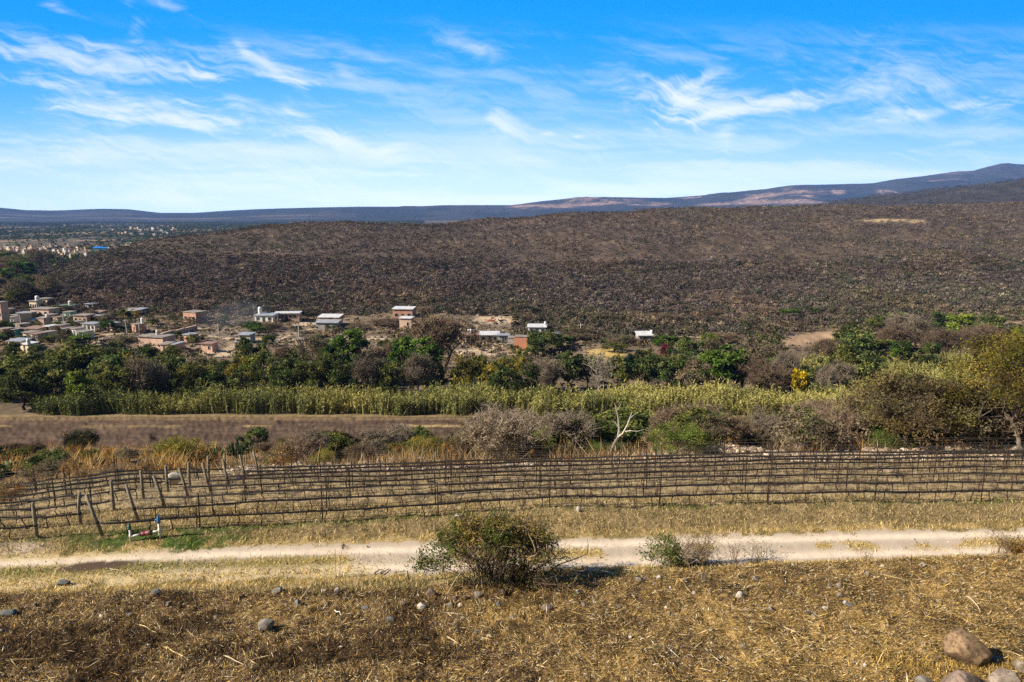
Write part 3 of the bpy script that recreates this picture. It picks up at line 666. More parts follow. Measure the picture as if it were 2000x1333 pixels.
def proto(kind, v):
    key = (kind, v)
    if key in PROTO: return PROTO[key]
    r = np.random.default_rng(sum(map(ord, kind)) * 31 + v)
    if kind in KINDS:
        H, W, z0, ncl, nl, L, LW, cols, w, clr, shp = KINDS[kind]
        cols = np.array(cols) * (1.38 if kind not in ('gold', 'rust', 'crimson') else 1.1)
        g, c = crown_geo(r, H, W, z0, ncl, nl, L, LW, cols, w, clr, shp)
        t_ = trunk_geo(r, H, z0 + .6, c, .026 * H, BARKC if kind != 'brown' else (.12, .10, .08))
        Pv = np.concatenate(g.V); H = float(np.percentile(Pv[:, 2], 98.5)); W = 2 * float(np.percentile(np.hypot(Pv[:, 0], Pv[:, 1]), 94))
        PROTO[key] = (H, W, t_.mesh(kind + '_trunk', M_BARK), g.mesh(kind + '_crown', M_LEAF))
    else:                                   # leafless kinds: grey, pale, thicket
        H, W, st, col, lv, tm = {'grey': (7, 6.5, 3, [(.19, .155, .115), (.14, .112, .085), (.25, .205, .15)], 6, .026), 'pale': (8, 6, 2, [(.27, .235, .185), (.2, .17, .135), (.34, .30, .24)], 5, .028),
                         'purple': (6, 7, 4, [(.155, .108, .075), (.215, .155, .10), (.105, .077, .056)], 6, .026)}[kind]
        A, B, RA, RB, LV, E = branching(r, H, W, st, lv - 1, .13, .62, (2, 3), tm, .3, .5)
        g = Geo(); k = LV <= 1; n = len(A)
        cc = pal(r, n, col, None, .12)
        t_ = Geo(); t_.sticks(A[k], B[k], RA[k], RB[k], cc[k], 6)
        g.sticks(A[~k], B[~k], RA[~k], RB[~k], cc[~k], 3)
        m = len(E) * 7; P0 = E[np.repeat(np.arange(len(E)), 7)]; D_ = unit(r, m) + np.array([0, 0, .35]); P1 = P0 + D_ * (.25 + .6 * r.random((m, 1)))
        g.sticks(P0, P1, tm * .75, tm * .45, pal(r, m, col, None, .2), 3)
        cl = r.choice(len(E), min(len(E), 500), replace=False)
        P = np.repeat(E[cl], 2, 0) + r.normal(0, .3, (2 * len(cl), 3)); leafcards(g, r, P, unit(r, len(P)), .3, .11, pal(r, len(P), [(.12, .11, .06), (.16, .12, .07), (.09, .095, .045)]), .3)
        Pv = np.concatenate(g.V); H = float(np.percentile(Pv[:, 2], 97)); W = 2 * float(np.percentile(np.hypot(Pv[:, 0], Pv[:, 1]), 93))
        PROTO[key] = (H, W, t_.mesh(kind + '_trunk', M_TWIG), g.mesh(kind + '_crown', M_TWIG))
    return PROTO[key]
def tree(name, kind, X, Y, Z, H, W, label, cat, group, rs, px, where):
    v = rs % 5; h0, w0, tm, cm = proto(kind, v)
    ro = empty(name, (X, Y, Z), rz=(rs * 2.399) % 6.283, sc=(W / w0, W / w0, H / h0))
    put('trunk', tm, ro); put('crown' if cat == 'tree' else 'foliage', cm, ro)
    return tag(ro, label, cat, group, px=px, where=where)

WORDS = {'olive': 'round olive green tree', 'dark': 'dark green bushy tree', 'green': 'tall bright green leafy tree', 'lime': 'lime green young tree', 'yellow': 'rounded yellowish olive tree', 'gold': 'small bright golden tree',
         'crimson': 'small crimson flowering shrub', 'slim': 'slim dark green column tree', 'brown': 'brownish dry leaved tree', 'grey': 'grey leafless tree', 'pale': 'pale branched bare tree', 'purple': 'brown leafless tree'}
# river belt and village trees, read off the photograph: centre column, top row, width, distance, kind
T = [(18, 698, 92, 134, 'olive'), (-25, 704, 80, 137, 'dark'), (82, 712, 84, 131, 'olive'), (48, 735, 70, 127, 'dark'), (122, 696, 66, 141, 'olive'), (165, 676, 92, 148, 'olive'), (212, 700, 74, 135, 'dark'), (200, 684, 60, 152, 'dark'),
     (282, 677, 58, 158, 'dark'), (262, 692, 60, 146, 'yellow'), (318, 696, 62, 143, 'olive'), (290, 707, 74, 131, 'grey'), (296, 716, 60, 134, 'dark'), (353, 703, 52, 139, 'dark'), (388, 700, 60, 142, 'brown'), (404, 716, 46, 137, 'yellow'), (436, 703, 62, 142, 'olive'), (330, 708, 50, 136, 'olive'), (370, 712, 54, 133, 'olive'), (420, 720, 50, 133, 'dark'), (236, 716, 60, 130, 'olive'), (475, 716, 54, 134, 'olive'), (560, 716, 54, 134, 'dark'), (600, 712, 56, 134, 'olive'), (680, 716, 60, 135, 'dark'), (760, 716, 50, 134, 'olive'), (650, 700, 50, 138, 'olive'),
     (160, 727, 40, 125, 'lime'), (492, 663, 48, 150, 'dark'), (468, 702, 46, 140, 'yellow'), (515, 690, 44, 146, 'olive'), (540, 702, 48, 139, 'olive'), (582, 692, 58, 139, 'dark'), (616, 657, 54, 164, 'brown'), (628, 698, 54, 137, 'olive'), (640, 712, 50, 141, 'dark'),
     (660, 690, 50, 143, 'dark'), (679, 647, 72, 152, 'green'), (702, 704, 44, 139, 'dark'), (735, 704, 70, 135, 'grey'), (730, 684, 60, 152, 'brown'), (790, 661, 42, 152, 'green'), (832, 664, 54, 149, 'green'), (812, 700, 58, 137, 'grey'), (848, 712, 40, 138, 'dark'), (770, 705, 44, 141, 'dark'),
     (866, 629, 82, 168, 'purple'), (908, 700, 58, 138, 'yellow'), (938, 698, 46, 146, 'olive'), (964, 711, 46, 136, 'yellow'), (1004, 688, 62, 144, 'yellow'), (990, 722, 54, 133, 'dark'), (1035, 712, 54, 137, 'dark'), (1066, 708, 62, 137, 'grey'), (1110, 689, 68, 143, 'dark'), (1148, 696, 40, 147, 'olive'),
     (1166, 690, 52, 138, 'pale'), (1064, 648, 56, 190, 'dark'), (1046, 664, 34, 182, 'dark'), (1124, 641, 78, 205, 'brown'), (1096, 655, 40, 196, 'dark'), (1228, 694, 22, 148, 'slim'), (1265, 686, 52, 147, 'dark'), (1205, 700, 54, 144, 'olive'), (1216, 655, 60, 200, 'brown'), (1200, 672, 46, 186, 'olive'),
     (1303, 657, 44, 184, 'green'), (1298, 674, 15, 172, 'crimson'), (1345, 660, 42, 174, 'dark'), (1387, 655, 30, 180, 'lime'), (1330, 690, 62, 148, 'dark'), (1352, 704, 58, 141, 'brown'), (1306, 700, 44, 144, 'dark'), (1413, 680, 76, 139, 'green'), (1400, 660, 52, 172, 'brown'),
     (1482, 656, 78, 163, 'brown'), (1507, 655, 48, 172, 'dark'), (1500, 700, 40, 150, 'green'), (1535, 694, 52, 143, 'grey'), (1488, 716, 78, 134, 'purple'), (1450, 704, 50, 141, 'olive'), (1553, 725, 29, 132, 'gold'), (1590, 716, 60, 138, 'dark'), (1640, 677, 64, 142, 'olive'), (1625, 712, 54, 134, 'grey'), (1672, 708, 60, 139, 'olive'),
     (1652, 631, 44, 184, 'olive'), (1676, 644, 56, 176, 'dark'), (1610, 668, 42, 176, 'purple'), (1540, 625, 42, 262, 'green'), (1575, 630, 44, 270, 'dark'), (1500, 632, 40, 268, 'purple'), (1718, 617, 44, 228, 'olive'), (1745, 612, 40, 232, 'lime'), (1786, 617, 80, 205, 'grey'), (1750, 640, 60, 196, 'purple'), (1832, 611, 36, 226, 'dark'), (1880, 614, 52, 204, 'lime'),
     (1935, 618, 44, 210, 'dark'), (1912, 640, 60, 186, 'purple'), (1760, 668, 34, 168, 'green'), (1812, 672, 34, 166, 'dark'), (1720, 664, 54, 180, 'olive'), (1840, 650, 60, 180, 'purple'), (1700, 690, 44, 150, 'dark'), (1980, 640, 44, 210, 'lime'), (1420, 652, 46, 196, 'purple'), (1340, 645, 50, 215, 'brown'),
     (30, 672, 30, 172, 'dark'), (70, 688, 40, 160, 'dark'), (110, 682, 28, 168, 'olive'), (228, 668, 26, 190, 'dark'), (245, 655, 40, 196, 'brown'), (335, 676, 34, 176, 'olive'), (560, 680, 36, 170, 'purple'), (760, 676, 36, 168, 'purple'),
     # among the houses
     (105, 642, 34, 226, 'dark'), (10, 634, 34, 232, 'green'), (45, 600, 22, 300, 'green'), (22, 620, 26, 262, 'dark'), (78, 612, 26, 268, 'dark'), (108, 622, 30, 250, 'olive'), (128, 634, 26, 240, 'brown'), (228, 616, 30, 262, 'green'), (222, 600, 26, 300, 'brown'), (305, 618, 26, 272, 'dark'), (190, 644, 18, 228, 'dark'), (215, 640, 42, 226, 'brown'),
     (300, 648, 22, 236, 'dark'), (345, 658, 22, 214, 'dark'), (650, 640, 26, 238, 'dark'), (665, 626, 22, 262, 'purple'), (826, 622, 26, 262, 'purple'), (580, 618, 44, 268, 'brown'), (530, 640, 44, 236, 'brown'), (480, 640, 34, 240, 'grey'), (378, 640, 40, 244, 'brown'), (440, 620, 40, 276, 'purple'), (1022, 632, 12, 252, 'purple'), (925, 660, 14, 214, 'dark'), (958, 660, 14, 214, 'brown'),
     (62, 655, 24, 212, 'olive'), (100, 660, 34, 204, 'olive'), (140, 668, 30, 196, 'dark'), (5, 655, 30, 210, 'dark'), (70, 674, 20, 188, 'dark'), (700, 640, 50, 240, 'brown'), (750, 640, 46, 244, 'purple'), (1180, 640, 40, 244, 'brown'), (1310, 640, 40, 240, 'purple'), (1450, 640, 44, 250, 'brown'), (1390, 636, 40, 262, 'purple'), (1240, 636, 40, 262, 'brown')]
for i, (px, top, w, Y, kind) in enumerate(T):
    X, Y, Z, D = at(px, Y); H = max(2.0, ztop(top, Y) - Z); W = w / FPX * D * 1.2
    wh = 'belt' if Y < 162 else 'village'
    cat = 'shrub' if kind == 'crimson' else 'tree'
    lbl = WORDS[kind]
    if H < 4.2 and cat == 'tree': lbl = lbl.replace('tall ', '').replace('tree', 'bush'); cat = 'bush'
    tree({'crimson': 'flowering_shrub', 'grey': 'bare_tree', 'pale': 'bare_tree', 'purple': 'bare_tree'}.get(kind, 'riverside_tree' if wh == 'belt' else 'village_tree') if cat != 'bush' else 'bush', kind, X, Y, Z, H, W, lbl, cat, 'trees of the river belt' if wh == 'belt' else 'trees around the village', i * 7 + 3, px, wh)

rv = np.random.default_rng(15)
for i in range(46):                                     # shrubs and yard trees between the houses
    px = rv.uniform(-10, 250) if i < 34 else rv.uniform(250, 760); Y = rv.uniform(178, 275); X, Y, Z, D = at(px, Y); kind = ['dark', 'olive', 'green', 'dark', 'brown'][rv.integers(5)]
    H = rv.uniform(1.8, 3.8); tree('yard_bush', kind, X, Y, Z, H, H * rv.uniform(1.0, 1.7), {'dark': 'dark green yard bush', 'olive': 'olive green yard bush', 'green': 'bright green yard bush', 'brown': 'brownish yard bush'}[kind], 'bush', 'yard bushes between the houses', i * 3 + 2, px, 'village')

# the valley wood to the left of the hill: separate crowns nearby
rv = np.random.default_rng(5)
for i in range(120):
    for _ in range(40):
        px = rv.uniform(-60, 330); Y = rv.uniform(285, 560); X, _, Z, D = at(px, Y); ppx, ppy, _ = proj(X, Y, Z)
        if Z - CAMZ < -36.5 and ppy < 600 - max(0, px - 40) * .25: break
    kind = ['dark', 'brown', 'olive', 'green', 'olive', 'brown', 'purple'][rv.integers(7)] if px < 190 else ['brown', 'purple', 'olive', 'brown'][rv.integers(4)]
    H = rv.uniform(6, 11); tree('valley_tree', kind, X, Y, Z, H, H * rv.uniform(1.0, 1.6), WORDS[kind], 'tree', 'trees in the valley at the foot of the hill', i * 5 + 1, px, 'valley')

# ------------------------------------------------------------------ bushes on the bank between vineyard and field
BW = {'olive': 'olive green bank bush', 'dark': 'dark green bank bush', 'yellow': 'yellow green bank bush', 'purple': 'brown leafless thicket bush', 'grey': 'grey leafless thicket bush', 'brown': 'dry brown leaved bush', 'green': 'bright green bank bush', 'gold': 'golden leaved bush', 'rust': 'rust orange dry bush', 'fine': 'low fresh green bush', 'finey': 'low yellow green bush'}
KINDS['rust'] = (3, 4, .1, 26, 2600, .2, .07, [(.34, .19, .06), (.26, .13, .045), (.40, .26, .09), (.16, .10, .04)], None, .24, 'round')
KINDS['acacia'] = (10.4, 12.5, 2.2, 150, 34000, .23, .08, [(.135, .122, .024), (.09, .085, .02), (.18, .155, .03), (.10, .07, .032), (.23, .175, .04)], None, .15, 'round')
KINDS['rustacacia'] = (6.6, 10.5, 1.6, 110, 22000, .24, .085, [(.13, .095, .052), (.10, .085, .04), (.16, .12, .05), (.085, .065, .045), (.15, .135, .045)], None, .15, 'round')
KINDS['fine'] = (2.6, 5, .1, 46, 7000, .16, .06, [(.085, .115, .022), (.06, .085, .018), (.12, .135, .03), (.035, .05, .012)], None, .2, 'round')
KINDS['finey'] = (2.6, 5, .1, 46, 6000, .16, .06, [(.17, .145, .03), (.12, .11, .026), (.24, .19, .045), (.08, .08, .02)], None, .2, 'round')
B_ = [  # px, top, base, width, kind
 (1325, 838, 887, 118, 'fine', 'bright green spreading bush beside the far stake row'), (1490, 838, 872, 76, 'finey', 'golden yellow bush behind the stony vineyard edge'), (350, 858, 902, 96, 'finey', 'olive and amber bush left of the candelabra cactus'),
 (500, 840, 888, 54, 'dark', 'fresh green bush right behind the candelabra cactus'), (706, 862, 897, 66, 'finey', 'low yellow green bush above the middle vineyard rows'), (650, 852, 895, 62, 'fine', 'olive bush beside a low yellow green bush on the bank'), (24, 945, 982, 56, 'rust', 'round rust orange bush at the lower left of the vineyard'),
 (40, 878, 903, 46, 'olive', 'round dark olive bush on the straw field edge'), (95, 884, 925, 70, 'dark', 'dark green prickly bush among orange grass'), (600, 855, 900, 40, 'rust', 'tall tan grass bush right of the cactus'), (-12, 872, 900, 30, 'dark', 'dark bush at the frame edge by the straw field')]
for i, (px, top, bs, w, kind, lbl) in enumerate(B_):
    X, Y, Z, D = place(px, bs)
    H = max(.8, ztop(top, Y) - Z); W = w / FPX * D * 1.1
    h0, w0, tm, cm = proto(kind, i % 3)
    ro = empty('bank_bush', (X, Y, Z), rz=i * 2.4, sc=(W / w0, W / w0, H / h0)); put('trunk', tm, ro); put('foliage', cm, ro); tag(ro, lbl, 'bush', 'bushes on the bank')
rv = np.random.default_rng(21)
cnt = 0
TOPX = [300, 520, 600, 760, 900, 980, 1060, 1200, 1330, 1480, 1600, 1700, 1850, 2060]; TOPY = [876, 862, 846, 838, 826, 814, 818, 808, 800, 792, 788, 780, 764, 750]
for i in range(205):                                       # thicket: brown and grey leafless shrubs with some green
    lefty_ = i >= 170
    px = rv.uniform(500, 2070) if not lefty_ else rv.uniform(-30, 430)
    if 480 < px < 560 and rv.random() < .5: continue
    Y = (58 + 34 * rv.random() ** 1.6) if not lefty_ else rv.uniform(50, 84)
    X, Y, Z, D = at(px, Y)
    kind = str(rv.choice(['purple', 'purple', 'grey', 'brown', 'brown', 'rust', 'finey', 'dark', 'olive', 'olive'])) if not lefty_ else str(rv.choice(['rust', 'rust', 'brown', 'dark', 'olive', 'purple']))
    if 1480 < px < 1760 and rv.random() < .55: kind = 'purple'
    if 880 < px < 1120 and rv.random() < .4: kind = 'grey'
    if Y < 63 and px > 540: kind = str(rv.choice(['rust', 'rust', 'rust', 'finey', 'purple', 'brown', 'fine']))
    tp = np.interp(px, TOPX, TOPY) + 42 * rv.random() ** 1.3
    H = float(np.clip(ztop(tp, Y) - Z, 1.2, 6.5)) if not lefty_ else rv.uniform(.7, 1.9)
    if kind in ('rust', 'fine', 'finey'): H = min(H, rv.uniform(1.2, 2.4))
    W = min(H * rv.uniform(1.1, 1.8), 8.5)
    if abs(px - 1200) < 70 and Y < 66: H = min(H, 1.6)
    if abs(px - 985) < 45 and Y < 66: H = min(H, 1.2)
    if 1290 < px < 1370 and Y < 66: H = min(H, 1.3)
    h0, w0, tm, cm = proto(kind, cnt % 5)
    ro = empty('thicket_bush' if kind in ('purple', 'grey') else 'bank_bush', (X, Y, Z), rz=rv.random() * 6.28, sc=(W / w0, W / w0, H / h0)); put('trunk', tm, ro); put('foliage', cm, ro)
    tag(ro, BW[kind], 'bush', 'bushes on the bank', px=px, where='bank'); cnt += 1

# big acacia at the right edge, rust coloured acacia left of it
for px, bs, top, w, kind, lbl in [(1992, 886, 640, 300, 'acacia', 'large spreading olive yellow acacia with pale leaning trunk at the vineyard corner'), (1766, 874, 722, 250, 'rustacacia', 'rust brown acacia with dark upright trunk beside large pale boulders')]:
    X, Y, Z, D = at(px, 57.0 if kind == 'rustacacia' else 54.5); H = ztop(top, Y) - Z; W = w / FPX * D
    r = np.random.default_rng(px); h0, w0, z0, ncl, nl, L_, LW, cols, _, clr, shp = KINDS[kind]
    g, c = crown_geo(r, H, W, H * .2, ncl, nl, L_, LW, cols, None, clr, shp, inner=.25)
    ro = empty('acacia_tree', (X, Y, Z)); tag(ro, lbl, 'tree')
    bc = (.20, .165, .13) if kind == 'acacia' else (.10, .08, .065)
    t_ = Geo(); lean = np.array([-.75, 0, 0]) if kind == 'acacia' else np.array([.1, 0, 0])
    fk = lean * 1.2 + np.array([0, 0, H * .24])
    t_.tube([(0, 0, -.3), (lean[0] * .3, 0, H * .1), (lean[0] * .75, .05, H * .18), fk], [.21, .165, .145, .125], bc, 8)
    lc = np.array((.13, .10, .075)) if kind == 'acacia' else np.array(bc)
    for j in r.choice(len(c), 16, replace=False):
        e = c[j]; m = fk * .5 + e * .5 + r.normal(0, .35, 3) - np.array([0, 0, .2])
        t_.tube([fk - np.array([0, 0, .1]), fk * .72 + m * .28 + r.normal(0, .15, 3), m, e * .6 + m * .4 + r.normal(0, .15, 3), e], [.085, .065, .045, .03, .012], lc * (.8 + .4 * r.random()), 5, False)
        for q in range(4):
            k = c[r.integers(len(c))]; k = m + (k - m) * min(1, 2.5 / (np.linalg.norm(k - m) + 1e-6)); t_.tube([m, (m + k) / 2 + r.normal(0, .15, 3), k], [.035, .025, .01], lc, 4, False)
    t_.obj('trunk', M_BARK, ro); g.obj('crown', M_LEAF, ro)

def singletree(name, px, bs, H, W, col, label, cat, seed, stems=1, levels=4, r0=.1, spread=.6, tmin=.012, leaf=None, upward=.4, first=.35, twig=4, flat=0):
    X, Y, Z, D = place(px, bs) if name != 'dead_bush' else at(px, 56.6); r = np.random.default_rng(seed)
    A, B, RA, RB, LV, E = branching(r, H, W, stems, levels, r0, spread, (2, 3), tmin, .12, upward, first, flat)
    ro = empty(name, (X, Y, Z)); tag(ro, label, cat)
    cc = pal(r, len(A), col, None, .1); k = LV <= 1
    t_ = Geo(); t_.sticks(A[k], B[k], RA[k], RB[k], cc[k], 6); t_.obj('trunk', M_TWIG, ro)
    g = Geo(); g.sticks(A[~k], B[~k], RA[~k], RB[~k], cc[~k], 4)
    if twig:
        m = len(E) * twig; P0 = np.repeat(E, twig, 0); P1 = P0 + (unit(r, m) + np.array([0, 0, .5])) * (.15 + .35 * r.random((m, 1))); g.sticks(P0, P1, tmin * .8, tmin * .5, pal(r, m, col), 3)
    if leaf:
        P = np.repeat(E, leaf[0], 0) + r.normal(0, leaf[3] if len(leaf) > 3 else .25, (len(E) * leaf[0], 3)); leafcards(g, r, P, unit(r, len(P)), leaf[1], leaf[1] * .4, pal(r, len(P), leaf[2]), .3)
    g.obj('branches' if not leaf else 'crown', M_TWIG if not leaf else M_LEAF, ro)
    return ro
# forked pale dead tree, limbs as in the photograph
X, Y, Z, D = at(1191, 56.6); ro = empty('dead_tree', (X, Y, Z)); tag(ro, 'pale forked dead tree standing on the bank above the vineyard', 'tree')
k = D / FPX
def P2(dx, dy, y=0): return (dx * k, y, dy * k)
g = Geo(); pc_ = (.46, .405, .34)
g.tube([P2(0, -6), P2(3, 14), P2(8, 28), P2(15, 41)], [.18, .15, .13, .12], (.26, .22, .18), 7); g.obj('trunk', M_TWIG, ro)
for pts, r_ in [([P2(15, 41), P2(17, 55, .1), P2(15, 78, .2), P2(10, 100, .2), P2(7, 108, .3)], [.10, .085, .065, .045, .02]), ([P2(15, 41), P2(24, 50, -.1), P2(32, 68, -.2), P2(37, 84, -.2), P2(40, 92, -.1)], [.10, .085, .065, .045, .02]),
                ([P2(26, 53, -.1), P2(38, 58, -.5), P2(48, 57, -.6), P2(62, 62, -.7)], [.04, .03, .02, .01]), ([P2(17, 60), P2(10, 68, .3), P2(4, 71, .4)], [.03, .02, .01]), ([P2(35, 76), P2(44, 84, .2), P2(50, 86, .3)], [.03, .02, .01]), ([P2(12, 95), P2(18, 106), P2(20, 112)], [.025, .018, .01])]:
    b = Geo(); b.tube(pts, r_, pc_, 5); b.obj('branch', M_TWIG, ro)
singletree('dead_bush', 985, 884, 5.0, 6.6, [(.52, .43, .32), (.38, .30, .22), (.6, .5, .38), (.2, .15, .11)], 'tall pale twiggy dead bush in the middle of the bank', 'bush', 5, 6, 5, .08, .5, .022, (3, .16, [(.34, .24, .12), (.42, .33, .2), (.2, .14, .08)]), .5)
singletree('field_acacia', 151, 879, 2.5, 4.9, [(.075, .06, .048), (.05, .04, .034)], 'small dark umbrella acacia alone on the ploughed field', 'tree', 8, 3, 5, .11, .75, .02, (7, .26, [(.075, .08, .035), (.05, .055, .026), (.10, .095, .045)]), .3, .3, 3, .3)
singletree('bare_sapling', 302, 874, 2.4, 1.9, [(.17, .14, .11), (.11, .09, .075)], 'thin leafless sapling on the ploughed field edge', 'sapling', 12, 2, 4, .045, .5, .014, None, .5)
singletree('bare_sapling', 186, 876, 1.6, 1.1, [(.17, .14, .11), (.11, .09, .075)], 'tiny bare sapling right beside the small umbrella acacia', 'sapling', 13, 2, 4, .035, .5, .012, None, .5)

# candelabra cactus: columns that fork upward
def cactus(px, bs, H, W, seed, label, n=34):
    X, Y, Z, D = place(px, bs); r = np.random.default_rng(seed); ro = empty('candelabra_cactus', (X, Y, Z)); tag(ro, label, 'cactus')
    t_ = Geo(); t_.tube([(0, 0, -.3), (0, 0, H * .25), (.05, 0, H * .36)], [.17, .16, .15], (.05, .06, .03), 8); t_.obj('trunk', M_PIECE, ro)
    for i in range(n):
        a = r.random() * 6.28; rad = W / 2 * math.sqrt(r.random()); s = np.array([math.cos(a) * rad * .3, math.sin(a) * rad * .3, H * (.18 + .22 * r.random())]); e = np.array([math.cos(a) * rad, math.sin(a) * rad, H * (1 - .38 * (rad / (W / 2)) ** 2) * (.8 + .22 * r.random())])
        e = np.array([e[0], e[1], e[2] * (.72 + .34 * r.random())]); m1 = np.array([e[0] * .92, e[1] * .92, s[2] + (e[2] - s[2]) * .22]); g = Geo(); c_ = np.array((.034, .055, .026)) * (.7 + .6 * r.random())
        g.tube([np.array([0, 0, H * .2]), s, m1, (m1 + e) / 2 + np.array([e[0] * .09, e[1] * .09, 0]), e * .98 + np.array([0, 0, -.06]), e], [.055, .06, .06, .055, .05, .02], c_, 6)
        g.obj('stem', M_PIECE, ro)
    return ro
cactus(466, 898, 2.2, 2.9, 3, 'tall dark candelabra cactus at the end of the vineyard', 58)
cactus(422, 896, 1.6, 2.4, 9, 'lower candelabra cactus left of the tallest cactus', 34)
# prickly pear at the left edge
for i, (px, bs, s) in enumerate([(12, 926, 1.0), (44, 918, .8)]):
    X, Y, Z, D = place(px, bs); r = np.random.default_rng(50 + i); ro = empty('prickly_pear', (X, Y, Z)); tag(ro, ['bluish prickly pear cactus at the frame edge among orange grass', 'smaller green prickly pear beside the bluish prickly pear'][i], 'cactus')
    pads = [(np.zeros(3), 0)]
    for q in range(26):
        b0, lv = pads[r.integers(len(pads))]
        if lv > 3: continue
        d = np.array([r.normal(0, .6), r.normal(0, .5), .7]); d /= np.linalg.norm(d); e = b0 + d * .38 * s
        g = Geo(); ang = np.linspace(0, 2 * math.pi, 11)[:-1]; sd_ = np.cross(d, unit(r, 1)[0]); sd_ /= np.linalg.norm(sd_); nn = np.cross(d, sd_); ce = (b0 + e) / 2
        ring = np.array([ce + d * math.sin(a) * .22 * s + sd_ * math.cos(a) * .16 * s for a in ang]); V = np.concatenate([ring, [ce + nn * .035, ce - nn * .035]])
        g.add(V, None, np.array((.10, .15, .10) if i == 0 else (.07, .11, .05)) * (.75 + .5 * r.random()), [(k_, (k_ + 1) % 10, 10) for k_ in range(10)] + [((k_ + 1) % 10, k_, 11) for k_ in range(10)])
        g.obj('pad', M_PIECE, ro); pads.append((e, lv + 1))

# ------------------------------------------------------------------ the large bush by the track
def bigbush():
    px, bs = 972, 1142; X, Y, Z, D = place(px, bs); r = np.random.default_rng(77); k = D / FPX
    ro = empty('mesquite_bush', (X, Y, Z)); tag(ro, 'large thorny green topped bush with tangled bare stems beside the dirt track', 'bush')
    H, W = 142 * k, 305 * k
    S, segA, segB, ra, rb = [], [], [], [], []; tips = []
    stems = Geo(); tw = Geo(); SC_ = [(.055, .043, .032), (.09, .07, .05), (.14, .10, .07)]
    for i in range(34):
        t = (i + .5) / 34; bx = (t - .42) * W * .26 + r.normal(0, .22); by = r.normal(0, .3)
        ex = (t - .47) * W * .94 + r.normal(0, .35); ey = r.normal(0, .9); ez = H * (.97 - .55 * abs(ex / (W / 2) + .08) ** 2.4) * (.70 + .3 * r.random())
        p0 = np.array([bx, by, -.1]); p3 = np.array([ex, ey, ez]); p1 = p0 + np.array([(ex - bx) * .12, 0, ez * .4]); p2 = p3 - np.array([(ex - bx) * .35, ey * .3, ez * .12])
        ts = np.linspace(0, 1, 8)[:, None]; C_ = (1 - ts) ** 3 * p0 + 3 * (1 - ts) ** 2 * ts * p1 + 3 * (1 - ts) * ts ** 2 * p2 + ts ** 3 * p3 + r.normal(0, .05, (8, 3)) * ts
        r0 = .034 * (.4 + r.random()); stems.tube(list(C_), list(r0 * (1 - .75 * ts[:, 0])), SC_[r.integers(3)], 5)
        for q in range(38):
            j = r.integers(1, 7); b0 = C_[j] + (C_[j + 1] - C_[j]) * r.random(); d = unit(r, 1)[0]; d[2] = abs(d[2]) * .9 - .15 if r.random() < .8 else -abs(d[2]) * .5; ll = r.uniform(.3, 1.0)
            m1 = b0 + d * ll * .5 + r.normal(0, .06, 3); e1 = m1 + (d + np.array([0, 0, -.35])) * ll * .5 + r.normal(0, .06, 3)
            segA += [b0, m1]; segB += [m1, e1]; ra += [.012, .009]; rb += [.009, .005]; tips.append(m1); tips.append(e1)
    segA, segB, ra, rb = map(np.array, (segA, segB, ra, rb)); tips = np.array(tips)
    tw.sticks(segA, segB, ra, rb, np.repeat(pal(r, len(segA) // 2, [(.06, .045, .035), (.10, .075, .05), (.22, .15, .09), (.30, .21, .12)], [4, 3, 2, 1]), 2, 0), 3)
    m = 9000; j = r.integers(len(tips), size=m); P0 = tips[j] + r.normal(0, .1, (m, 3)); D_ = unit(r, m); P1 = P0 + D_ * (.12 + .3 * r.random((m, 1))); kk = (P0[:, 2] > .1) & (P1[:, 2] > .02) & (r.random(m) < .25 + .75 * sstep(.25, .6, P0[:, 2] / H))
    tw.sticks(P0[kk], P1[kk], .007, .004, pal(r, kk.sum(), [(.07, .055, .04), (.14, .10, .06), (.26, .18, .10), (.05, .04, .03)]), 3)
    stems.obj('stems', M_TWIG, ro); tw.obj('twigs', M_TWIG, ro)
    lf = Geo(); m = 52000; j = r.integers(len(tips), size=m); P = tips[j] + r.normal(0, .10, (m, 3))
    xr = P[:, 0] / (W / 2); zr = P[:, 2] / H; env = .97 - .5 * np.abs(xr + .08) ** 2.2
    dens = sstep(.46, .92, zr / env) * sstep(.95, .2, xr) + .4 * sstep(-.6, -.85, xr) + .05
    dens *= .35 + 1.1 * sstep(.38, .6, fbm(P[:, 0] * 1.1, P[:, 2] * 1.5 + P[:, 1], 71, 3))
    dens *= np.where((np.abs(xr + .45) < .25) & (zr < .55), .35, 1)
    kk = (r.random(m) < dens) & (zr < env * 1.08) & (P[:, 2] > .15); P = P[kk]; n = len(P); zr = zr[kk]
    dry = fbm(P[:, 0] * .9 + 4, P[:, 2] * 1.2, 73, 3) + .10 * sstep(.6, .95, zr)
    col = np.where((r.random(n) < sstep(.46, .62, dry) * .8)[:, None], pal(r, n, [(.22, .17, .04), (.28, .19, .06), (.15, .13, .03)]), pal(r, n, [(.085, .115, .02), (.055, .08, .016), (.13, .145, .028), (.035, .055, .012)]))
    leafcards(lf, r, P, unit(r, n) * .4 + np.array([0, 0, .6]), .115, .05, col, .6)
    lf.obj('foliage', M_LEAF, ro)
    vine = Geo(); bx = lambda dx, dy, y=-.9: (dx * k, y, dy * k)
    vine.tube([bx(58, 128), bx(66, 116, -1.1), bx(71, 102, -1.2), bx(72, 92, -1.2), bx(62, 86, -1.1), bx(58, 76, -1.0), bx(56, 64, -.9)], [.012, .02, .022, .022, .02, .018, .012], (.34, .25, .15), 5); vine.obj('hanging_branch', M_TWIG, ro)
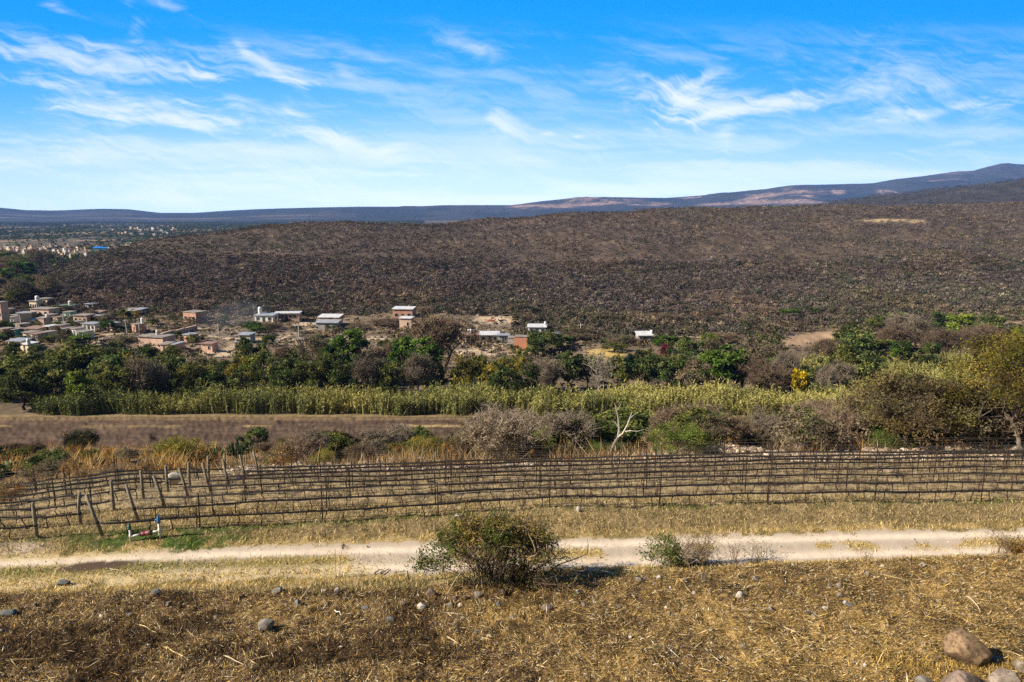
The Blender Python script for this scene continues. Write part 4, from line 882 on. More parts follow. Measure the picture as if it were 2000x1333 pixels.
    for pts, r_, c_ in [([bx(88, 24, -.2), bx(118, 50, -.3), bx(150, 62, -.3), bx(172, 72, -.3), bx(174, 88, -.2), bx(172, 100, -.2)], [.035, .028, .022, .018, .012, .006], (.10, .075, .05)), ([bx(-68, 52, -1), bx(-80, 36, -1.1), bx(-92, 14, -1.2)], [.02, .022, .024], (.34, .27, .17)), ([bx(-60, 48), bx(-95, 38), bx(-140, 32)], [.03, .02, .01], (.09, .07, .05))]:
        b = Geo(); b.tube(pts, r_, c_, 5); b.obj('branch', M_TWIG, ro)
    b = Geo(); P = np.array([bx(-150 + 60 * r.random(), 30 + 26 * r.random(), r.normal(0, .3)) for _ in range(500)]); leafcards(b, r, P, unit(r, 500), .11, .05, pal(r, 500, [(.07, .10, .02), (.11, .135, .03), (.04, .06, .014)]), .4); b.obj('foliage', M_LEAF, ro)
bigbush()

def smallbush(name, px, bs, H, W, seed, ns, lcol, nl, label, scol=[(.09, .07, .05), (.2, .14, .09), (.3, .22, .13)], leafpart=(-1, 1), lsz=.11, straight=.5, cat='bush'):
    X, Y, Z, D = place(px, bs); r = np.random.default_rng(seed); ro = empty(name, (X, Y, Z)); tag(ro, label, cat)
    A, B, ra, rb = [], [], [], []; tips = []
    for i in range(ns):
        b0 = np.array([r.normal(0, W * .17), r.normal(0, W * .12), -.03]); a = r.random() * 6.28; sp_ = r.random() ** .6 * W / 2
        e = np.array([math.cos(a) * sp_ + b0[0] * .5, math.sin(a) * sp_ * .8, H * (.55 + .45 * r.random())]); pv = b0
        for t in (.35, .7, 1.0):
            q = b0 + (e - b0) * t + np.array([0, 0, H * straight * t * (1 - t)]) + r.normal(0, .04, 3); A.append(pv); B.append(q); ra.append(.012 * (1.2 - t)); rb.append(.011 * (1.15 - t)); pv = q; tips.append(q)
        for q in range(4):
            p = tips[-1 - r.integers(2)]; e2 = p + unit(r, 1)[0] * r.uniform(.08, .3) * H; A.append(p); B.append(e2); ra.append(.006); rb.append(.004); tips.append(e2)
    g = Geo(); g.sticks(A, B, ra, rb, pal(r, len(A), scol), 3); g.obj('twiggy_stems', M_TWIG, ro)  # thin stems with short side twigs
    if nl:
        tips = np.array(tips); k = (tips[:, 0] / (W / 2) > leafpart[0]) & (tips[:, 0] / (W / 2) < leafpart[1]) & (tips[:, 2] > .1 * H); tips = tips[k]
        P = tips[r.integers(len(tips), size=nl)] + r.normal(0, .09, (nl, 3)); f = Geo(); leafcards(f, r, P, unit(r, nl) * .5 + np.array([0, 0, .5]), lsz, lsz * .45, pal(r, nl, lcol), .5); f.obj('foliage', M_LEAF, ro)
    return ro
smallbush('roadside_bush', 1328, 1108, 1.15, 3.0, 31, 130, [(.075, .12, .022), (.05, .085, .018), (.11, .14, .03), (.2, .16, .06)], 1900, 'small half green half dry bush in front of the dirt track', leafpart=(-1.3, -.02))
smallbush('dry_weed', 1368, 1106, 1.45, 1.5, 32, 60, [(.24, .165, .085), (.32, .23, .12), (.15, .1, .06)], 700, 'dry brown weed leaning against the small half green bush', lsz=.06)
smallbush('dry_weed', 1432, 1098, 1.3, .8, 33, 10, [(.2, .14, .08)], 160, 'tall thin dry weed right of the small half green bush', lsz=.06, cat='weed')
smallbush('dry_weed', 1480, 1096, .8, 1.8, 34, 22, [(.2, .14, .08), (.12, .12, .05)], 300, 'low sparse dry weed on the field edge before the track', lsz=.06, cat='weed')
smallbush('dry_weed', 1952, 1084, 1.2, 1.5, 35, 18, [(.16, .11, .07), (.24, .16, .08)], 420, 'dark seed headed weed leaning over the track on the field corner', lsz=.07, cat='weed')
smallbush('dry_weed', 1990, 1080, .4, 1.6, 36, 50, [(.36, .2, .06), (.28, .16, .05)], 1500, 'rusty orange low weed on the field corner', lsz=.09, cat='weed')
smallbush('dry_weed', 1690, 1100, .65, .8, 37, 12, [(.12, .09, .06)], 60, 'short dark forked weed on the field edge', lsz=.06, cat='weed')
for px, bs, h, lbl in [(657, 1132, 1.35, 'thinner of the two tall bare weed stalks before the track'), (663, 1130, 1.6, 'taller of the two bare weed stalks before the track')]:
    X, Y, Z, D = place(px, bs); ro = empty('weed_stalk', (X, Y, Z)); tag(ro, lbl, 'weed'); g = Geo(); le = .02 if h < 1.5 else .22
    g.tube([(0, 0, -.05), (-.02 + le * .4, 0, h * .5), (le, 0, h)], [.010, .009, .006], (.15, .10, .07), 4); g.obj('stem', M_TWIG, ro)
    if h > 1.5:
        g = Geo(); r = np.random.default_rng(3); P = np.array([[le + r.normal(0, .03), r.normal(0, .03), h - .28 * r.random()] for _ in range(60)]); leafcards(g, r, P, unit(r, 60), .07, .03, pal(r, 60, [(.14, .10, .07)]), .3); g.obj('seed_head', M_LEAF, ro)

# ------------------------------------------------------------------ scrub on the hill: nobody could count it
rs_ = np.random.default_rng(91)
def scrub(X, Y, size, cols, wts, name, label, nleaf, cat='scrub', mixdark=.0):
    n = len(X); Z = zterr(X, Y); g = Geo(); g2 = Geo()
    base_c = pal(rs_, n, cols, wts, .22)
    if cat == 'scrub':                                     # stands of different shrubs: purplish bare, olive and tawny
        pa = fbm(X * .011, Y * .011, 401, 4)[:, None]; pb = fbm(X * .02 + 50, Y * .02, 403, 3)[:, None]; pc3 = fbm(X * .045, Y * .045, 405, 3)[:, None]
        base_c = base_c * np.array([[1.0, 1.0, 1.10]]) * (.84 + .34 * sstep(.3, .7, pc3)); base_c = base_c * (1 + (np.array([[1.0, 1.08, .93]]) - 1) * sstep(.52, .64, pa)); base_c = base_c * (1 + (np.array([[1.2, 1.1, .98]]) - 1) * sstep(.52, .64, pb)); base_c = base_c * (1 + (np.array([[1.06, 1.07, 1.04]]) - 1) * sstep(0, .6, X[:, None] / np.maximum(Y[:, None], 1)))
    ci = np.repeat(np.arange(n), nleaf); m = len(ci)
    v = unit(rs_, m); v[:, 2] = np.abs(v[:, 2]) * .9 - .12; rr = rs_.random(m) ** .4
    asp = .62 + .3 * rs_.random(n)
    P = np.stack([X[ci] + v[:, 0] * rr * size[ci] / 2, Y[ci] + v[:, 1] * rr * size[ci] / 2, Z[ci] + size[ci] * asp[ci] * (.42 + .46 * v[:, 2] * rr)], 1)
    out = v.copy()
    L_ = size[ci] * (.26 if cat == 'scrub' else .30); 
    nrm = unit(rs_, m) + out * 1.3; nrm /= np.linalg.norm(nrm, axis=1, keepdims=True); U = np.cross(nrm, unit(rs_, m)); U /= np.linalg.norm(U, axis=1, keepdims=True) + 1e-9; Wv = np.cross(nrm, U)
    g.rhombs(P, U * (L_ * (.6 + .7 * rs_.random(m)) / 2)[:, None], Wv * (L_ * .55 * (.6 + .7 * rs_.random(m)) / 2)[:, None], np.clip(base_c[ci] * (1 + rs_.normal(0, .17 if cat == 'scrub' else .26, (m, 1))), .008, .8))
    return tag(g.obj(name, M_STUFF), label, cat, kind='stuff')
def hillpts(n, y0, y1, pmin, pmax):
    Y = np.sqrt(rs_.random(n) * (y1 ** 2 - y0 ** 2) + y0 ** 2); px = pmin + (pmax - pmin) * rs_.random(n); X = (px - 1000) / FPX * Dof(Y)
    return X, Y
SCOL = [(.094, .075, .062), (.076, .058, .051), (.128, .098, .08), (.070, .064, .040), (.047, .052, .030), (.085, .074, .046), (.17, .128, .09)]; SW = [4, 3.6, 2.4, 2.2, 1.6, 1.5, 1.0]
def fieldmask(X, Y):
    ppx, ppy, _ = proj(X, Y, zterr(X, Y))
    return np.exp(-(((ppx - 1575) / 66) ** 2 + ((ppy - 664 + (ppx - 1575) * .1) / 14) ** 2) ** 2) + np.exp(-(((ppx - 1985) / 42) ** 2 + ((ppy - 634) / 6) ** 2) ** 2)
def hillmask(X, Y):
    z = zterr(X, Y) - CAMZ; u = ucoord(X, Y); ppx, ppy, _ = proj(X, Y, z + CAMZ)
    dd = fbm(X * .018, Y * .018, 55, 3) + .25 * (vn(X * .09, Y * .09, 57) - .5)
    k = ((z > -37.1) | (u > cu(430))) & (rs_.random(len(X)) < .66 + .34 * sstep(.36, .52, dd))
    bare = (np.exp(-(((ppx - 1730) / 50) ** 2 + ((ppy - 431) / 3) ** 2) ** 2) + np.exp(-(((ppx - 1790) / 18) ** 2 + ((ppy - 433) / 4) ** 2) ** 2)) * (Y > 450)
    field = np.exp(-(((ppx - 1575) / 66) ** 2 + ((ppy - 664 + (ppx - 1575) * .1) / 14) ** 2) ** 2) + np.exp(-(((ppx - 1985) / 42) ** 2 + ((ppy - 634) / 6) ** 2) ** 2)
    return k & (bare < .3) & (field < .3)
X, Y = hillpts(44000, 205, 420, -100, 2120); ppx = 1000 + FPX * ucoord(X, Y); k = hillmask(X, Y) | ((Y < 300) & (Y > np.where(ppx > 1000, 205, 262) + 8 * vn(X * .05, Y * .05, 3))); k &= (Y > np.where(ppx > 1000, 205, 262)) & (fieldmask(X, Y) < .3); X, Y = X[k], Y[k]
scrub(X, Y, 1.3 + 2.5 * rs_.random(len(X)) ** 1.8, SCOL, SW, 'hill_scrub', 'dense brown and olive scrub on the lower slope of the hill', 32)
X, Y = hillpts(60000, 420, 860, -100, 2150); k = hillmask(X, Y); X, Y = X[k], Y[k]
scrub(X, Y, 2.0 + 2.6 * rs_.random(len(X)) ** 1.6, SCOL, SW, 'hilltop_scrub', 'brown and olive scrub on the upper slope and crest of the hill', 13)
X, Y = hillpts(7000, 1050, 2300, 1350, 2150); k = zterr(X, Y) - CAMZ > -20; X, Y = X[k], Y[k]
scrub(X, Y, 6 + 5 * rs_.random(len(X)), [(.066, .056, .052), (.054, .048, .045), (.05, .052, .04)], None, 'distant_scrub', 'scrub covering the hill behind the crest', 8)
X, Y = hillpts(30000, 430, 3600, -80, 900); z = zterr(X, Y) - CAMZ; k = (z < -30) & (rs_.random(len(X)) < sstep(.38, .52, fbm(X * .006, Y * .004, 59, 3)) * .85 + .2); X, Y = X[k], Y[k]
scrub(X, Y, 5 + 4 * rs_.random(len(X)), [(.045, .075, .032), (.06, .08, .035), (.07, .07, .04), (.085, .075, .05)], [4, 4, 2, 1.5], 'distant_wood', 'dark green wood spread over the distant plain and town', 14, 'wood')
# village ground: weeds, nopales and rubble between the houses
X, Y = hillpts(12000, 137, 285, -60, 2080); ppx, ppy, _ = proj(X, Y, zterr(X, Y))
lots = np.zeros(len(X))
for e in [(425, 690, 40, 8), (735, 660, 18, 4), (960, 626, 42, 8), (925, 690, 40, 8), (1185, 690, 34, 9), (1575, 664, 64, 13), (1985, 634, 42, 6)]: lots = np.maximum(lots, np.exp(-(((ppx - e[0]) / e[2]) ** 2 + ((ppy - e[1]) / e[3]) ** 2) ** 2))
road_ = ((np.abs(ppy - 656) < 2.2) & (ppx < 430)) | ((np.abs(ppy - 663) < 2.2) & (ppx > 430) & (ppx < 760)) | ((np.abs(ppy - 671) < 2) & (ppx > 880) & (ppx < 1100))
k = (lots < .3) & ~road_ & (rs_.random(len(X)) < .25 + .75 * sstep(.4, .58, fbm(X * .05, Y * .05, 65, 3))); X, Y = X[k], Y[k]
scrub(X, Y, .9 + 1.9 * rs_.random(len(X)) ** 1.6, [(.125, .10, .07), (.10, .085, .055), (.17, .125, .07), (.075, .08, .035), (.055, .07, .028), (.22, .155, .08)], [4, 3, 2, 2, 1.5, 1], 'village_weeds', 'weeds and low brush between the village houses', 26, 'weeds')
# ------------------------------------------------------------------ vineyard
rk = np.random.default_rng(41)
ORD = ['front', 'second', 'third', 'fourth', 'fifth', 'sixth', 'seventh', 'back']
def rowpts(k, p0, p1, n=240):
    px = np.linspace(p0, p1, n); tab = {c: ROWY[c][k] for c in COLS}
    Y = np.interp(cu(0) + (px - 0) / FPX, UC, [tab[c] for c in COLS])
    sm = np.interp((px - 1000) / FPX, UC, [tab[c] for c in COLS])
    Y = smooth(np.concatenate([np.full(30, sm[0]), sm, np.full(30, sm[-1])]), 31, 0)[30:-30] if n > 60 else sm
    Y = .5 * Y + .5 * sm
    X = (px - 1000) / FPX * Dof(Y)
    return X, Y
M_WOOD = col_mat('weathered_post_wood', (.27, .235, .175), (.13, .11, .08), 6.0, .9, .4, .1, 6, (6, 6, .8))
M_RUST = col_mat('rusty_steel', (.075, .048, .034), (.04, .028, .022), 9.0, .8, .2, .2)
M_WIRE = col_mat('dull_wire', (.16, .145, .13), (.09, .08, .07), 5.0, .6, 0, .4)
M_NET = col_mat('black_netting', (.032, .030, .030), (.014, .0135, .0135), 18.0, .9, .5, .1, 6, (1, 3, 3))
M_HOSE = col_mat('black_hose', (.03, .028, .027), (.018, .018, .018), 5.0, .7, 0, .2)
VINES = []
for v in range(8):
    r = np.random.default_rng(300 + v); t_ = Geo(); c_ = Geo(); dc = (.05, .036, .028)
    ln = r.normal(0, .10); pts = [np.array([0, 0, -.06]), np.array([ln * .3, r.normal(0, .02), .2]), np.array([ln * .9 + r.normal(0, .03), r.normal(0, .03), .42]), np.array([ln + r.normal(0, .04), 0, .6])]
    t_.tube(pts, [.034, .027, .023, .023], dc, 6)
    for s in (-1, 1):
        if r.random() < .12: continue
        L_ = r.uniform(.28, .55); a = pts[-1]; arm = [a, a + np.array([s * L_ * .4, r.normal(0, .03), .07 + r.normal(0, .02)]), a + np.array([s * L_, r.normal(0, .03), .07 + r.normal(0, .03)])]
        c_.tube(arm, [.02, .016, .01], (.065, .045, .034), 5)
        for q in range(r.integers(8, 13)):
            b0 = arm[0] + (arm[2] - arm[0]) * r.random() + np.array([0, 0, .03]); h = r.uniform(.06, .2) if r.random() < .55 else r.uniform(.22, .62); e = b0 + np.array([r.normal(0, .07), r.normal(0, .07), h]); c_.tube([b0, (b0 + e) / 2 + r.normal(0, .02, 3), e], [.009, .007, .005], (.085, .05, .034), 4)
    VINES.append((t_.mesh('vine_trunk', M_TWIG), c_.mesh('vine_arms', M_TWIG)))
RB_ = [201, 269, 321, 366, 410, 447, 480, 505]
LB_ = [73, 156, 221, 279, 327, 370, 408, 440]
LEAN = [(-23.5, 85), (-18, 75), (-15.5, 66), (-13, 60), (-11, 57), (-10, 54), (-9, 52), (-7, 50)]
stuffG = Geo(); nv = 0
stake_me = {}
def stake_mesh(h):
    g = Geo(); w = .026; g.box((0, 0, h / 2 - .15), (w * 2, w, h + .3), (.1, .07, .05)); g.box((w * .7, w * .9, h / 2 - .15), (w * .5, w * 1.2, h + .29), (.1, .07, .05))
    return g.mesh('metal_stake', M_RUST)
SM = [stake_mesh(h) for h in (1.82, 1.88, 1.94)]
for k in range(8):
    for blk in (0, 1):
        p0, p1 = (RB_[k], 2140) if blk == 0 else (-150, LB_[k])
        X, Y = rowpts(k, p0, p1); Z = zterr(X, Y); Zs = smooth(np.pad(Z, 20, mode='edge'), 27, 0)[20:-20]
        d = np.concatenate([[0], np.cumsum(np.hypot(np.diff(X), np.diff(Y)))]); Ltot = d[-1]
        def on(s): return np.interp(s, d, X), np.interp(s, d, Y), np.interp(s, d, Zs)
        side = 'long' if blk == 0 else 'short left'
        # end post
        if blk == 0:
            D = Y[0] * CP - (Z[0] - CAMZ) * SP; kk = D / FPX; dx, dh = LEAN[k][0] * kk, LEAN[k][1] * kk
            ro = empty('end_post', (X[0], Y[0], Z[0])); tag(ro, f'leaning wooden end post of the {ORD[k]} long trellis row', 'post', 'wooden end posts of the vineyard')
            g = Geo(); g.tube([(-dx * .1, 0, -dh * .12), (dx * .5 + rk.normal(0, .015), 0, dh * .5), (dx, rk.normal(0, .04), dh)], [.085, .08, .072], (.2, .17, .13), 10); g.obj('shaft', M_WOOD, ro, smooth=True)
        else:
            D = Y[-1] * CP - (Z[-1] - CAMZ) * SP; kk = D / FPX; dh = [73, 68, 64, 58, 54, 51, 49, 47][k] * kk; dx = [0, 5, 0, 0, 0, 1, 1, 1][k] * kk
            ro = empty('end_post', (X[-1], Y[-1], Z[-1])); tag(ro, f'upright wooden end post of the {ORD[k]} short trellis row', 'post', 'wooden end posts of the vineyard')
            g = Geo(); g.tube([(0, 0, -.25), (-dx * .15, 0, dh * .5), (dx, 0, dh)], [.088, .082, .076], (.2, .17, .13), 10); g.obj('shaft', M_WOOD, ro, smooth=True)
        g = Geo(); cx_, cz_ = (dx * .33, dh * .33) if blk == 0 else (0, dh * .36); g.tube([(cx_, 0, cz_ - .04), (cx_ * 1.06, 0, cz_ + .04)], [.097, .097], (.03, .03, .03), 10); g.obj('wire_binding', M_HOSE, ro)
        # wires, netting and hose
        s = np.arange(0, Ltot, .35); x, y, z = on(s)
        ch = .62
        for nm, hh, rad, mt, lb, ct, sag in [('top_wire', 1.72, .006, M_WIRE, f'thin top wire of the {ORD[k]} {side} trellis row', 'wire', .03), ('middle_wire', 1.15, .006, M_WIRE, f'thin middle wire of the {ORD[k]} {side} trellis row', 'wire', .03),
                                        ('irrigation_hose', .24, .012, M_HOSE, f'black drip hose hanging low in the {ORD[k]} {side} trellis row', 'hose', .05), ('rolled_netting', ch + .02, .050, M_NET, f'black rolled netting tied along the {ORD[k]} {side} trellis row', 'netting', .008)]:
            sg = -sag * np.abs(np.sin(s * math.pi / 2.9)); pts = np.stack([x, y + (0.02 if nm == 'irrigation_hose' else -.03), z + hh + sg], 1)
            if nm == 'rolled_netting':
                pts = pts + rk.normal(0, .005, pts.shape); rr = list(rad * (.8 + .4 * vn(s * .5, s * 0 + k, 15)) * (1.0 if k < 5 else 1.35)); side_n = 7
            else: rr = [rad] * len(pts); side_n = 4
            g = Geo(); g.tube(list(pts), rr, (.05, .05, .05), side_n); o = g.obj(nm, mt, smooth=True); tag(o, lb, ct, {'wire': 'trellis wires', 'hose': 'drip hoses', 'netting': 'rolls of netting in the vineyard'}[ct])
        # metal stakes
        first = {0: (362 - 201) / 37.0, 1: 3.6}.get(k, 2.5 + 2.8 * rk.random()) if blk == 0 else 1.0 + 2.5 * rk.random()
        q = first; 
        while q < Ltot - .5:
            x0, y0, z0 = on(q); ppx, _, _ = proj(x0, y0, z0)
            if -20 < ppx < 2020:
                o = put('metal_stake', SM[rk.integers(3)], None, (float(x0), float(y0) + .03, float(z0) - .02)); o.rotation_euler = (rk.normal(0, .012), rk.normal(0, .015), rk.random() * .4)
                tag(o, f'thin rusty metal stake standing in the {ORD[k]} {side} trellis row', 'stake', f'metal stakes of the {ORD[k]} {side} trellis row')
            q += 5.75 if k < 3 else 5.75 + rk.normal(0, .25)
        # vines
        q = .8 + .4 * rk.random()
        while q < Ltot - .3:
            x0, y0, z0 = on(q); x1, y1, z1 = on(q + .2); ppx, _, _ = proj(x0, y0, z0); ang = math.atan2(float(y1 - y0), float(x1 - x0))
            v = VINES[rk.integers(8)]
            if -25 < ppx < 2025:
                sc = (rk.choice([-1, 1]) * rk.uniform(.9, 1.1), 1, rk.uniform(.93, 1.05))
                if (k < 5) if blk == 0 else (k < 4):
                    ro = empty('grapevine', (float(x0), float(y0), float(z0)), ang, (abs(sc[0]), 1, sc[2])); ro.rotation_euler[2] += math.pi if sc[0] < 0 else 0
                    put('trunk', v[0], ro); put('arms', v[1], ro); tag(ro, f'bare gnarled dormant grapevine in the {ORD[k]} {side} trellis row', 'grapevine', f'grapevines of the {ORD[k]} {side} trellis row'); nv += 1
                else:
                    for me in v:
                        n = len(me.vertices); co_ = np.empty(n * 3, np.float32); me.vertices.foreach_get('co', co_); co_ = co_.reshape(-1, 3) * np.array([abs(sc[0]), 1, sc[2]]); c2, s2 = math.cos(ang), math.sin(ang)
                        co_ = np.stack([co_[:, 0] * c2 - co_[:, 1] * s2 + x0, co_[:, 0] * s2 + co_[:, 1] * c2 + y0, co_[:, 2] + z0], 1)
                        Q_ = np.array([list(p.vertices) for p in me.polygons if len(p.vertices) == 4]); stuffG.add(co_, Q_, np.array((.06, .043, .033)))
            q += rk.uniform(.88, 1.12)
tag(stuffG.obj('grapevines_beyond', M_TWIG), 'tangle of bare grapevines in the rearmost trellis rows', 'grapevines', kind='stuff')
print('individual vines', nv)

# ------------------------------------------------------------------ irrigation manifold by the front row
def manifold():
    X, Y, Z, D = place(256, 1058); X2, Y2, Z2, D2 = place(313, 1053); k = D / FPX
    ro = empty('irrigation_manifold', (X, Y, Z)); tag(ro, 'white plastic irrigation manifold with red filter and coloured valves on green grass', 'pipe manifold')
    M_PVC = col_mat('white_pvc', (.68, .66, .61), (.50, .47, .42), 8, .45, 0, .4); M_RED = col_mat('faded_red_plastic', (.28, .055, .06), (.10, .03, .035), 9, .5, .1, .4); M_BLUE = col_mat('blue_valve', (.02, .16, .42), (.015, .10, .28), 8, .4, 0, .4); M_TEAL = col_mat('dark_green_valve', (.015, .09, .06), (.01, .05, .04), 8, .4, 0, .4); M_BLK = col_mat('black_band', (.03, .03, .03), None, 8, .5)
    dx, dy, dz = X2 - X, Y2 - Y, Z2 - Z
    def pipe(nm, pts, r, m, par=ro, s=10):
        g = Geo(); g.tube(pts, r, (.5, .5, .5), s); return g.obj(nm, m, par, smooth=True)
    h1, h2 = .60, .78; zl = .26
    pipe('riser_pipe', [(0, 0, -.1), (0, 0, h1)], .05, M_PVC); pipe('riser_pipe', [(dx, dy, dz - .1), (dx, dy, dz + h2)], .055, M_PVC)
    pipe('tee_joint', [(0, 0, zl - .1), (0, 0, zl + .1)], .066, M_PVC); pipe('tee_joint', [(dx, dy, dz + zl + .05), (dx, dy, dz + zl + .25)], .07, M_PVC)
    a = np.array([0, 0, zl]); b = np.array([dx, dy, dz + zl + .14]); L_ = lambda t: tuple(a + (b - a) * t)
    pipe('cross_pipe', [L_(0), L_(.36)], .05, M_PVC); pipe('cross_pipe', [L_(.72), L_(1)], .05, M_PVC)
    f = pipe('filter_body', [L_(.36), L_(.40), L_(.50), L_(.53), L_(.56), L_(.66), L_(.70), L_(.72)], [.085, .12, .115, .085, .115, .12, .12, .08], M_RED, ro, 12)
    pipe('filter_band', [L_(.355), L_(.385)], .125, M_BLK, f); pipe('filter_band', [L_(.695), L_(.725)], .125, M_BLK, f)
    v = pipe('valve', [(0, 0, h1), (0, 0, h1 + .06), (0, 0, h1 + .2), (0, 0, h1 + .24)], [.07, .075, .065, .03], M_TEAL); pipe('valve_outlet', [(0, 0, h1 + .12), (-.12, -.02, h1 + .12)], .035, M_TEAL, v); pipe('valve_cap', [(0, 0, h1 + .24), (0, 0, h1 + .31)], .045, M_TEAL, v)
    v = pipe('valve', [(dx, dy, dz + h2), (dx, dy, dz + h2 + .08), (dx, dy, dz + h2 + .24), (dx, dy, dz + h2 + .30)], [.075, .08, .07, .035], M_BLUE); pipe('valve_outlet', [(dx, dy, dz + h2 + .15), (dx - .15, dy, dz + h2 + .17)], .036, M_BLUE, v); pipe('valve_cap', [(dx, dy, dz + h2 + .30), (dx, dy, dz + h2 + .38)], .045, M_BLUE, v)
manifold()
# ------------------------------------------------------------------ village
BR = brick_mat('red_brick', (.42, .20, .13), (.50, .27, .18), (.42, .34, .27)); BRP = brick_mat('pinkish_brick', (.52, .33, .245), (.60, .41, .31), (.50, .41, .33)); BRT = brick_mat('tan_block', (.58, .42, .27), (.66, .50, .33), (.5, .41, .32)); GB = brick_mat('grey_block', (.30, .285, .27), (.36, .34, .32), (.3, .29, .28))
WM = {'brick': BR, 'pink': BRP, 'tan': BRT, 'grey': GB, 'white': col_mat('whitewash', (.76, .73, .67), (.58, .55, .50), .8, .9, 0, .1), 'yellow': col_mat('yellow_paint', (.72, .42, .02), (.58, .33, .02), .8, .8, 0, .2), 'mint': col_mat('mint_paint', (.30, .55, .42), (.22, .42, .32), .8, .85, 0, .1),
      'teal': col_mat('teal_paint', (.04, .20, .26), (.03, .13, .18), .8, .8, 0, .2), 'cream': col_mat('cream_plaster', (.74, .60, .42), (.58, .46, .32), .8, .9, 0, .1), 'maroon': col_mat('maroon_paint', (.20, .035, .05), (.12, .03, .04), .8, .8, 0, .2), 'orange': col_mat('orange_plaster', (.52, .22, .11), (.42, .20, .13), .5, .9, 0, .1)}
RM = {'conc': col_mat('roof_concrete', (.30, .27, .235), (.18, .165, .15), .7, .9, 0, .1), 'whitetin': col_mat('white_sheet_roof', (.62, .62, .60), (.48, .47, .45), .6, .5, 0, .4), 'tin': col_mat('grey_sheet_roof', (.34, .36, .38), (.24, .25, .26), .6, .5, 0, .4), 'rust': col_mat('rusty_sheet_roof', (.30, .19, .14), (.20, .13, .10), .8, .7, 0, .2), 'green': col_mat('green_roof', (.14, .22, .18), (.10, .16, .13), .7, .8, 0, .2)}
M_GLASS = col_mat('dark_window_glass', (.025, .028, .034), (.015, .016, .02), 2, .25, 0, .5); M_FRAME = col_mat('window_frame', (.45, .43, .40), (.34, .32, .30), 3, .7); M_DOOR = col_mat('dark_metal_door', (.07, .06, .055), (.04, .035, .035), 2, .6)
M_TANK = col_mat('water_tank_plastic', (.62, .55, .46), (.5, .43, .35), 2, .6); M_TANKB = col_mat('black_tank_plastic', (.05, .05, .05), (.03, .03, .03), 2, .5); M_TANKW = col_mat('white_tank_plastic', (.78, .77, .74), (.62, .6, .57), 2, .5)

def house(name, px0, px1, base_py, top_py, wall, roof, label, yaw=12, depth=None, slope=0.0, over=.35, wins=2, door=True, storeys=1, Yf=None, parapet=False, extra=None, cat='house', open_side=False, win_at=None):
    pxc = (px0 + px1) / 2
    if Yf: X, Y, Z, D = at(pxc, Yf)
    else: X, Y, Z, D = place(pxc, base_py)
    w = (px1 - px0) / FPX * D; h = max(2.0, (base_py - top_py) / FPX * D)
    h *= 1.22; d = min(depth or 5, 5.0, max(3.0, w * .8)); yw = -RAD(yaw if yaw > 18 else yaw * .9); slope = slope * .6; over = min(over, .3)
    # the front edge sits on the measured base line
    ro = empty(name, (X + math.sin(yw) * -d / 2, Y + math.cos(yw) * d / 2, Z), yw)
    tag(ro, label, cat, 'houses of the village')
    g = Geo()
    if open_side: g.box((-w * .25, 0, h / 2 - .6), (w * .5, d, h + 1.2))
    else: g.box((0, 0, h / 2 - .6), (w, d, h + 1.2))
    if parapet:
        g.box((0, -d / 2 + .08, h + .55), (w, .16, .5)); g.box((0, d / 2 - .08, h + .55), (w, .16, .5))
    wl = g.obj('wall', WM[wall], ro)
    if open_side:
        for sx in (w * .47, w * .22):
            for sy in (-d * .45, d * .45):
                g = Geo(); g.box((sx, sy, h / 2 - .6), (.22, .22, h + 1.2)); g.obj('pillar', WM['grey'], ro)
    g = Geo(); a = math.atan(slope); M = Matrix.Rotation(a, 3, 'X'); lift = abs(math.sin(a)) * d * .5
    g.box((0, -.1, h + .09 + (lift if slope else 0)), (w + over * 2, (d + over * 2) / math.cos(a), .16), (.5, .5, .5), M); rf = g.obj('roof', RM[roof], ro)
    if slope:
        g = Geo(); y0, y1 = -d / 2 + .05, d / 2 - .05; z1 = h + 2 * lift * .96
        if slope > 0: g.add([(-w / 2 + .1, y0, h - .02), (w / 2 - .1, y0, h - .02), (w / 2 - .1, y1, h - .02), (-w / 2 + .1, y1, h - .02), (-w / 2 + .1, y1, z1), (w / 2 - .1, y1, z1)], [(2, 3, 4, 5)], None, [(0, 4, 3), (1, 2, 5)]); g.obj('upper_wall', WM[wall], ro)
    sh = h / storeys; front = -d / 2
    xs = win_at if win_at is not None else list(np.linspace(-.32, .32, wins)) if wins > 1 else ([.2] if wins == 1 else [])
    for s in range(storeys):
        for x in xs:
            cz = sh * s + min(1.55, sh * .55); ww, wh = min(1.1, w * .16), min(1.15, sh * .42)
            if door and s == 0 and abs(x) < .1: continue
            f = Geo()
            for bx, bz, sx_, sz_ in [(0, wh / 2, ww + .16, .08), (0, -wh / 2, ww + .16, .08), (-ww / 2 - .04, 0, .08, wh), (ww / 2 + .04, 0, .08, wh)]: f.box((x * w + bx, front - .03, cz + bz), (sx_, .10, sz_))
            fo = f.obj('window', M_FRAME, ro); p = Geo(); p.box((x * w, front - .004, cz), (ww, .02, wh - .01)); p.obj('pane', M_GLASS, fo)
    if door:
        g = Geo(); g.box((0, front - .02, 1.0), (min(1.0, w * .2), .08, 2.0)); g.obj('door', M_DOOR, ro)
    if d > 4 and wins:
        f = Geo(); f.box((w / 2 + .03, 0, min(1.5, sh * .55)), (.08, 1.0, 1.0)); fo = f.obj('window', M_FRAME, ro); p = Geo(); p.box((w / 2 + .075, 0, min(1.5, sh * .55)), (.02, .86, .86)); p.obj('pane', M_GLASS, fo)
    return ro, w, d, h
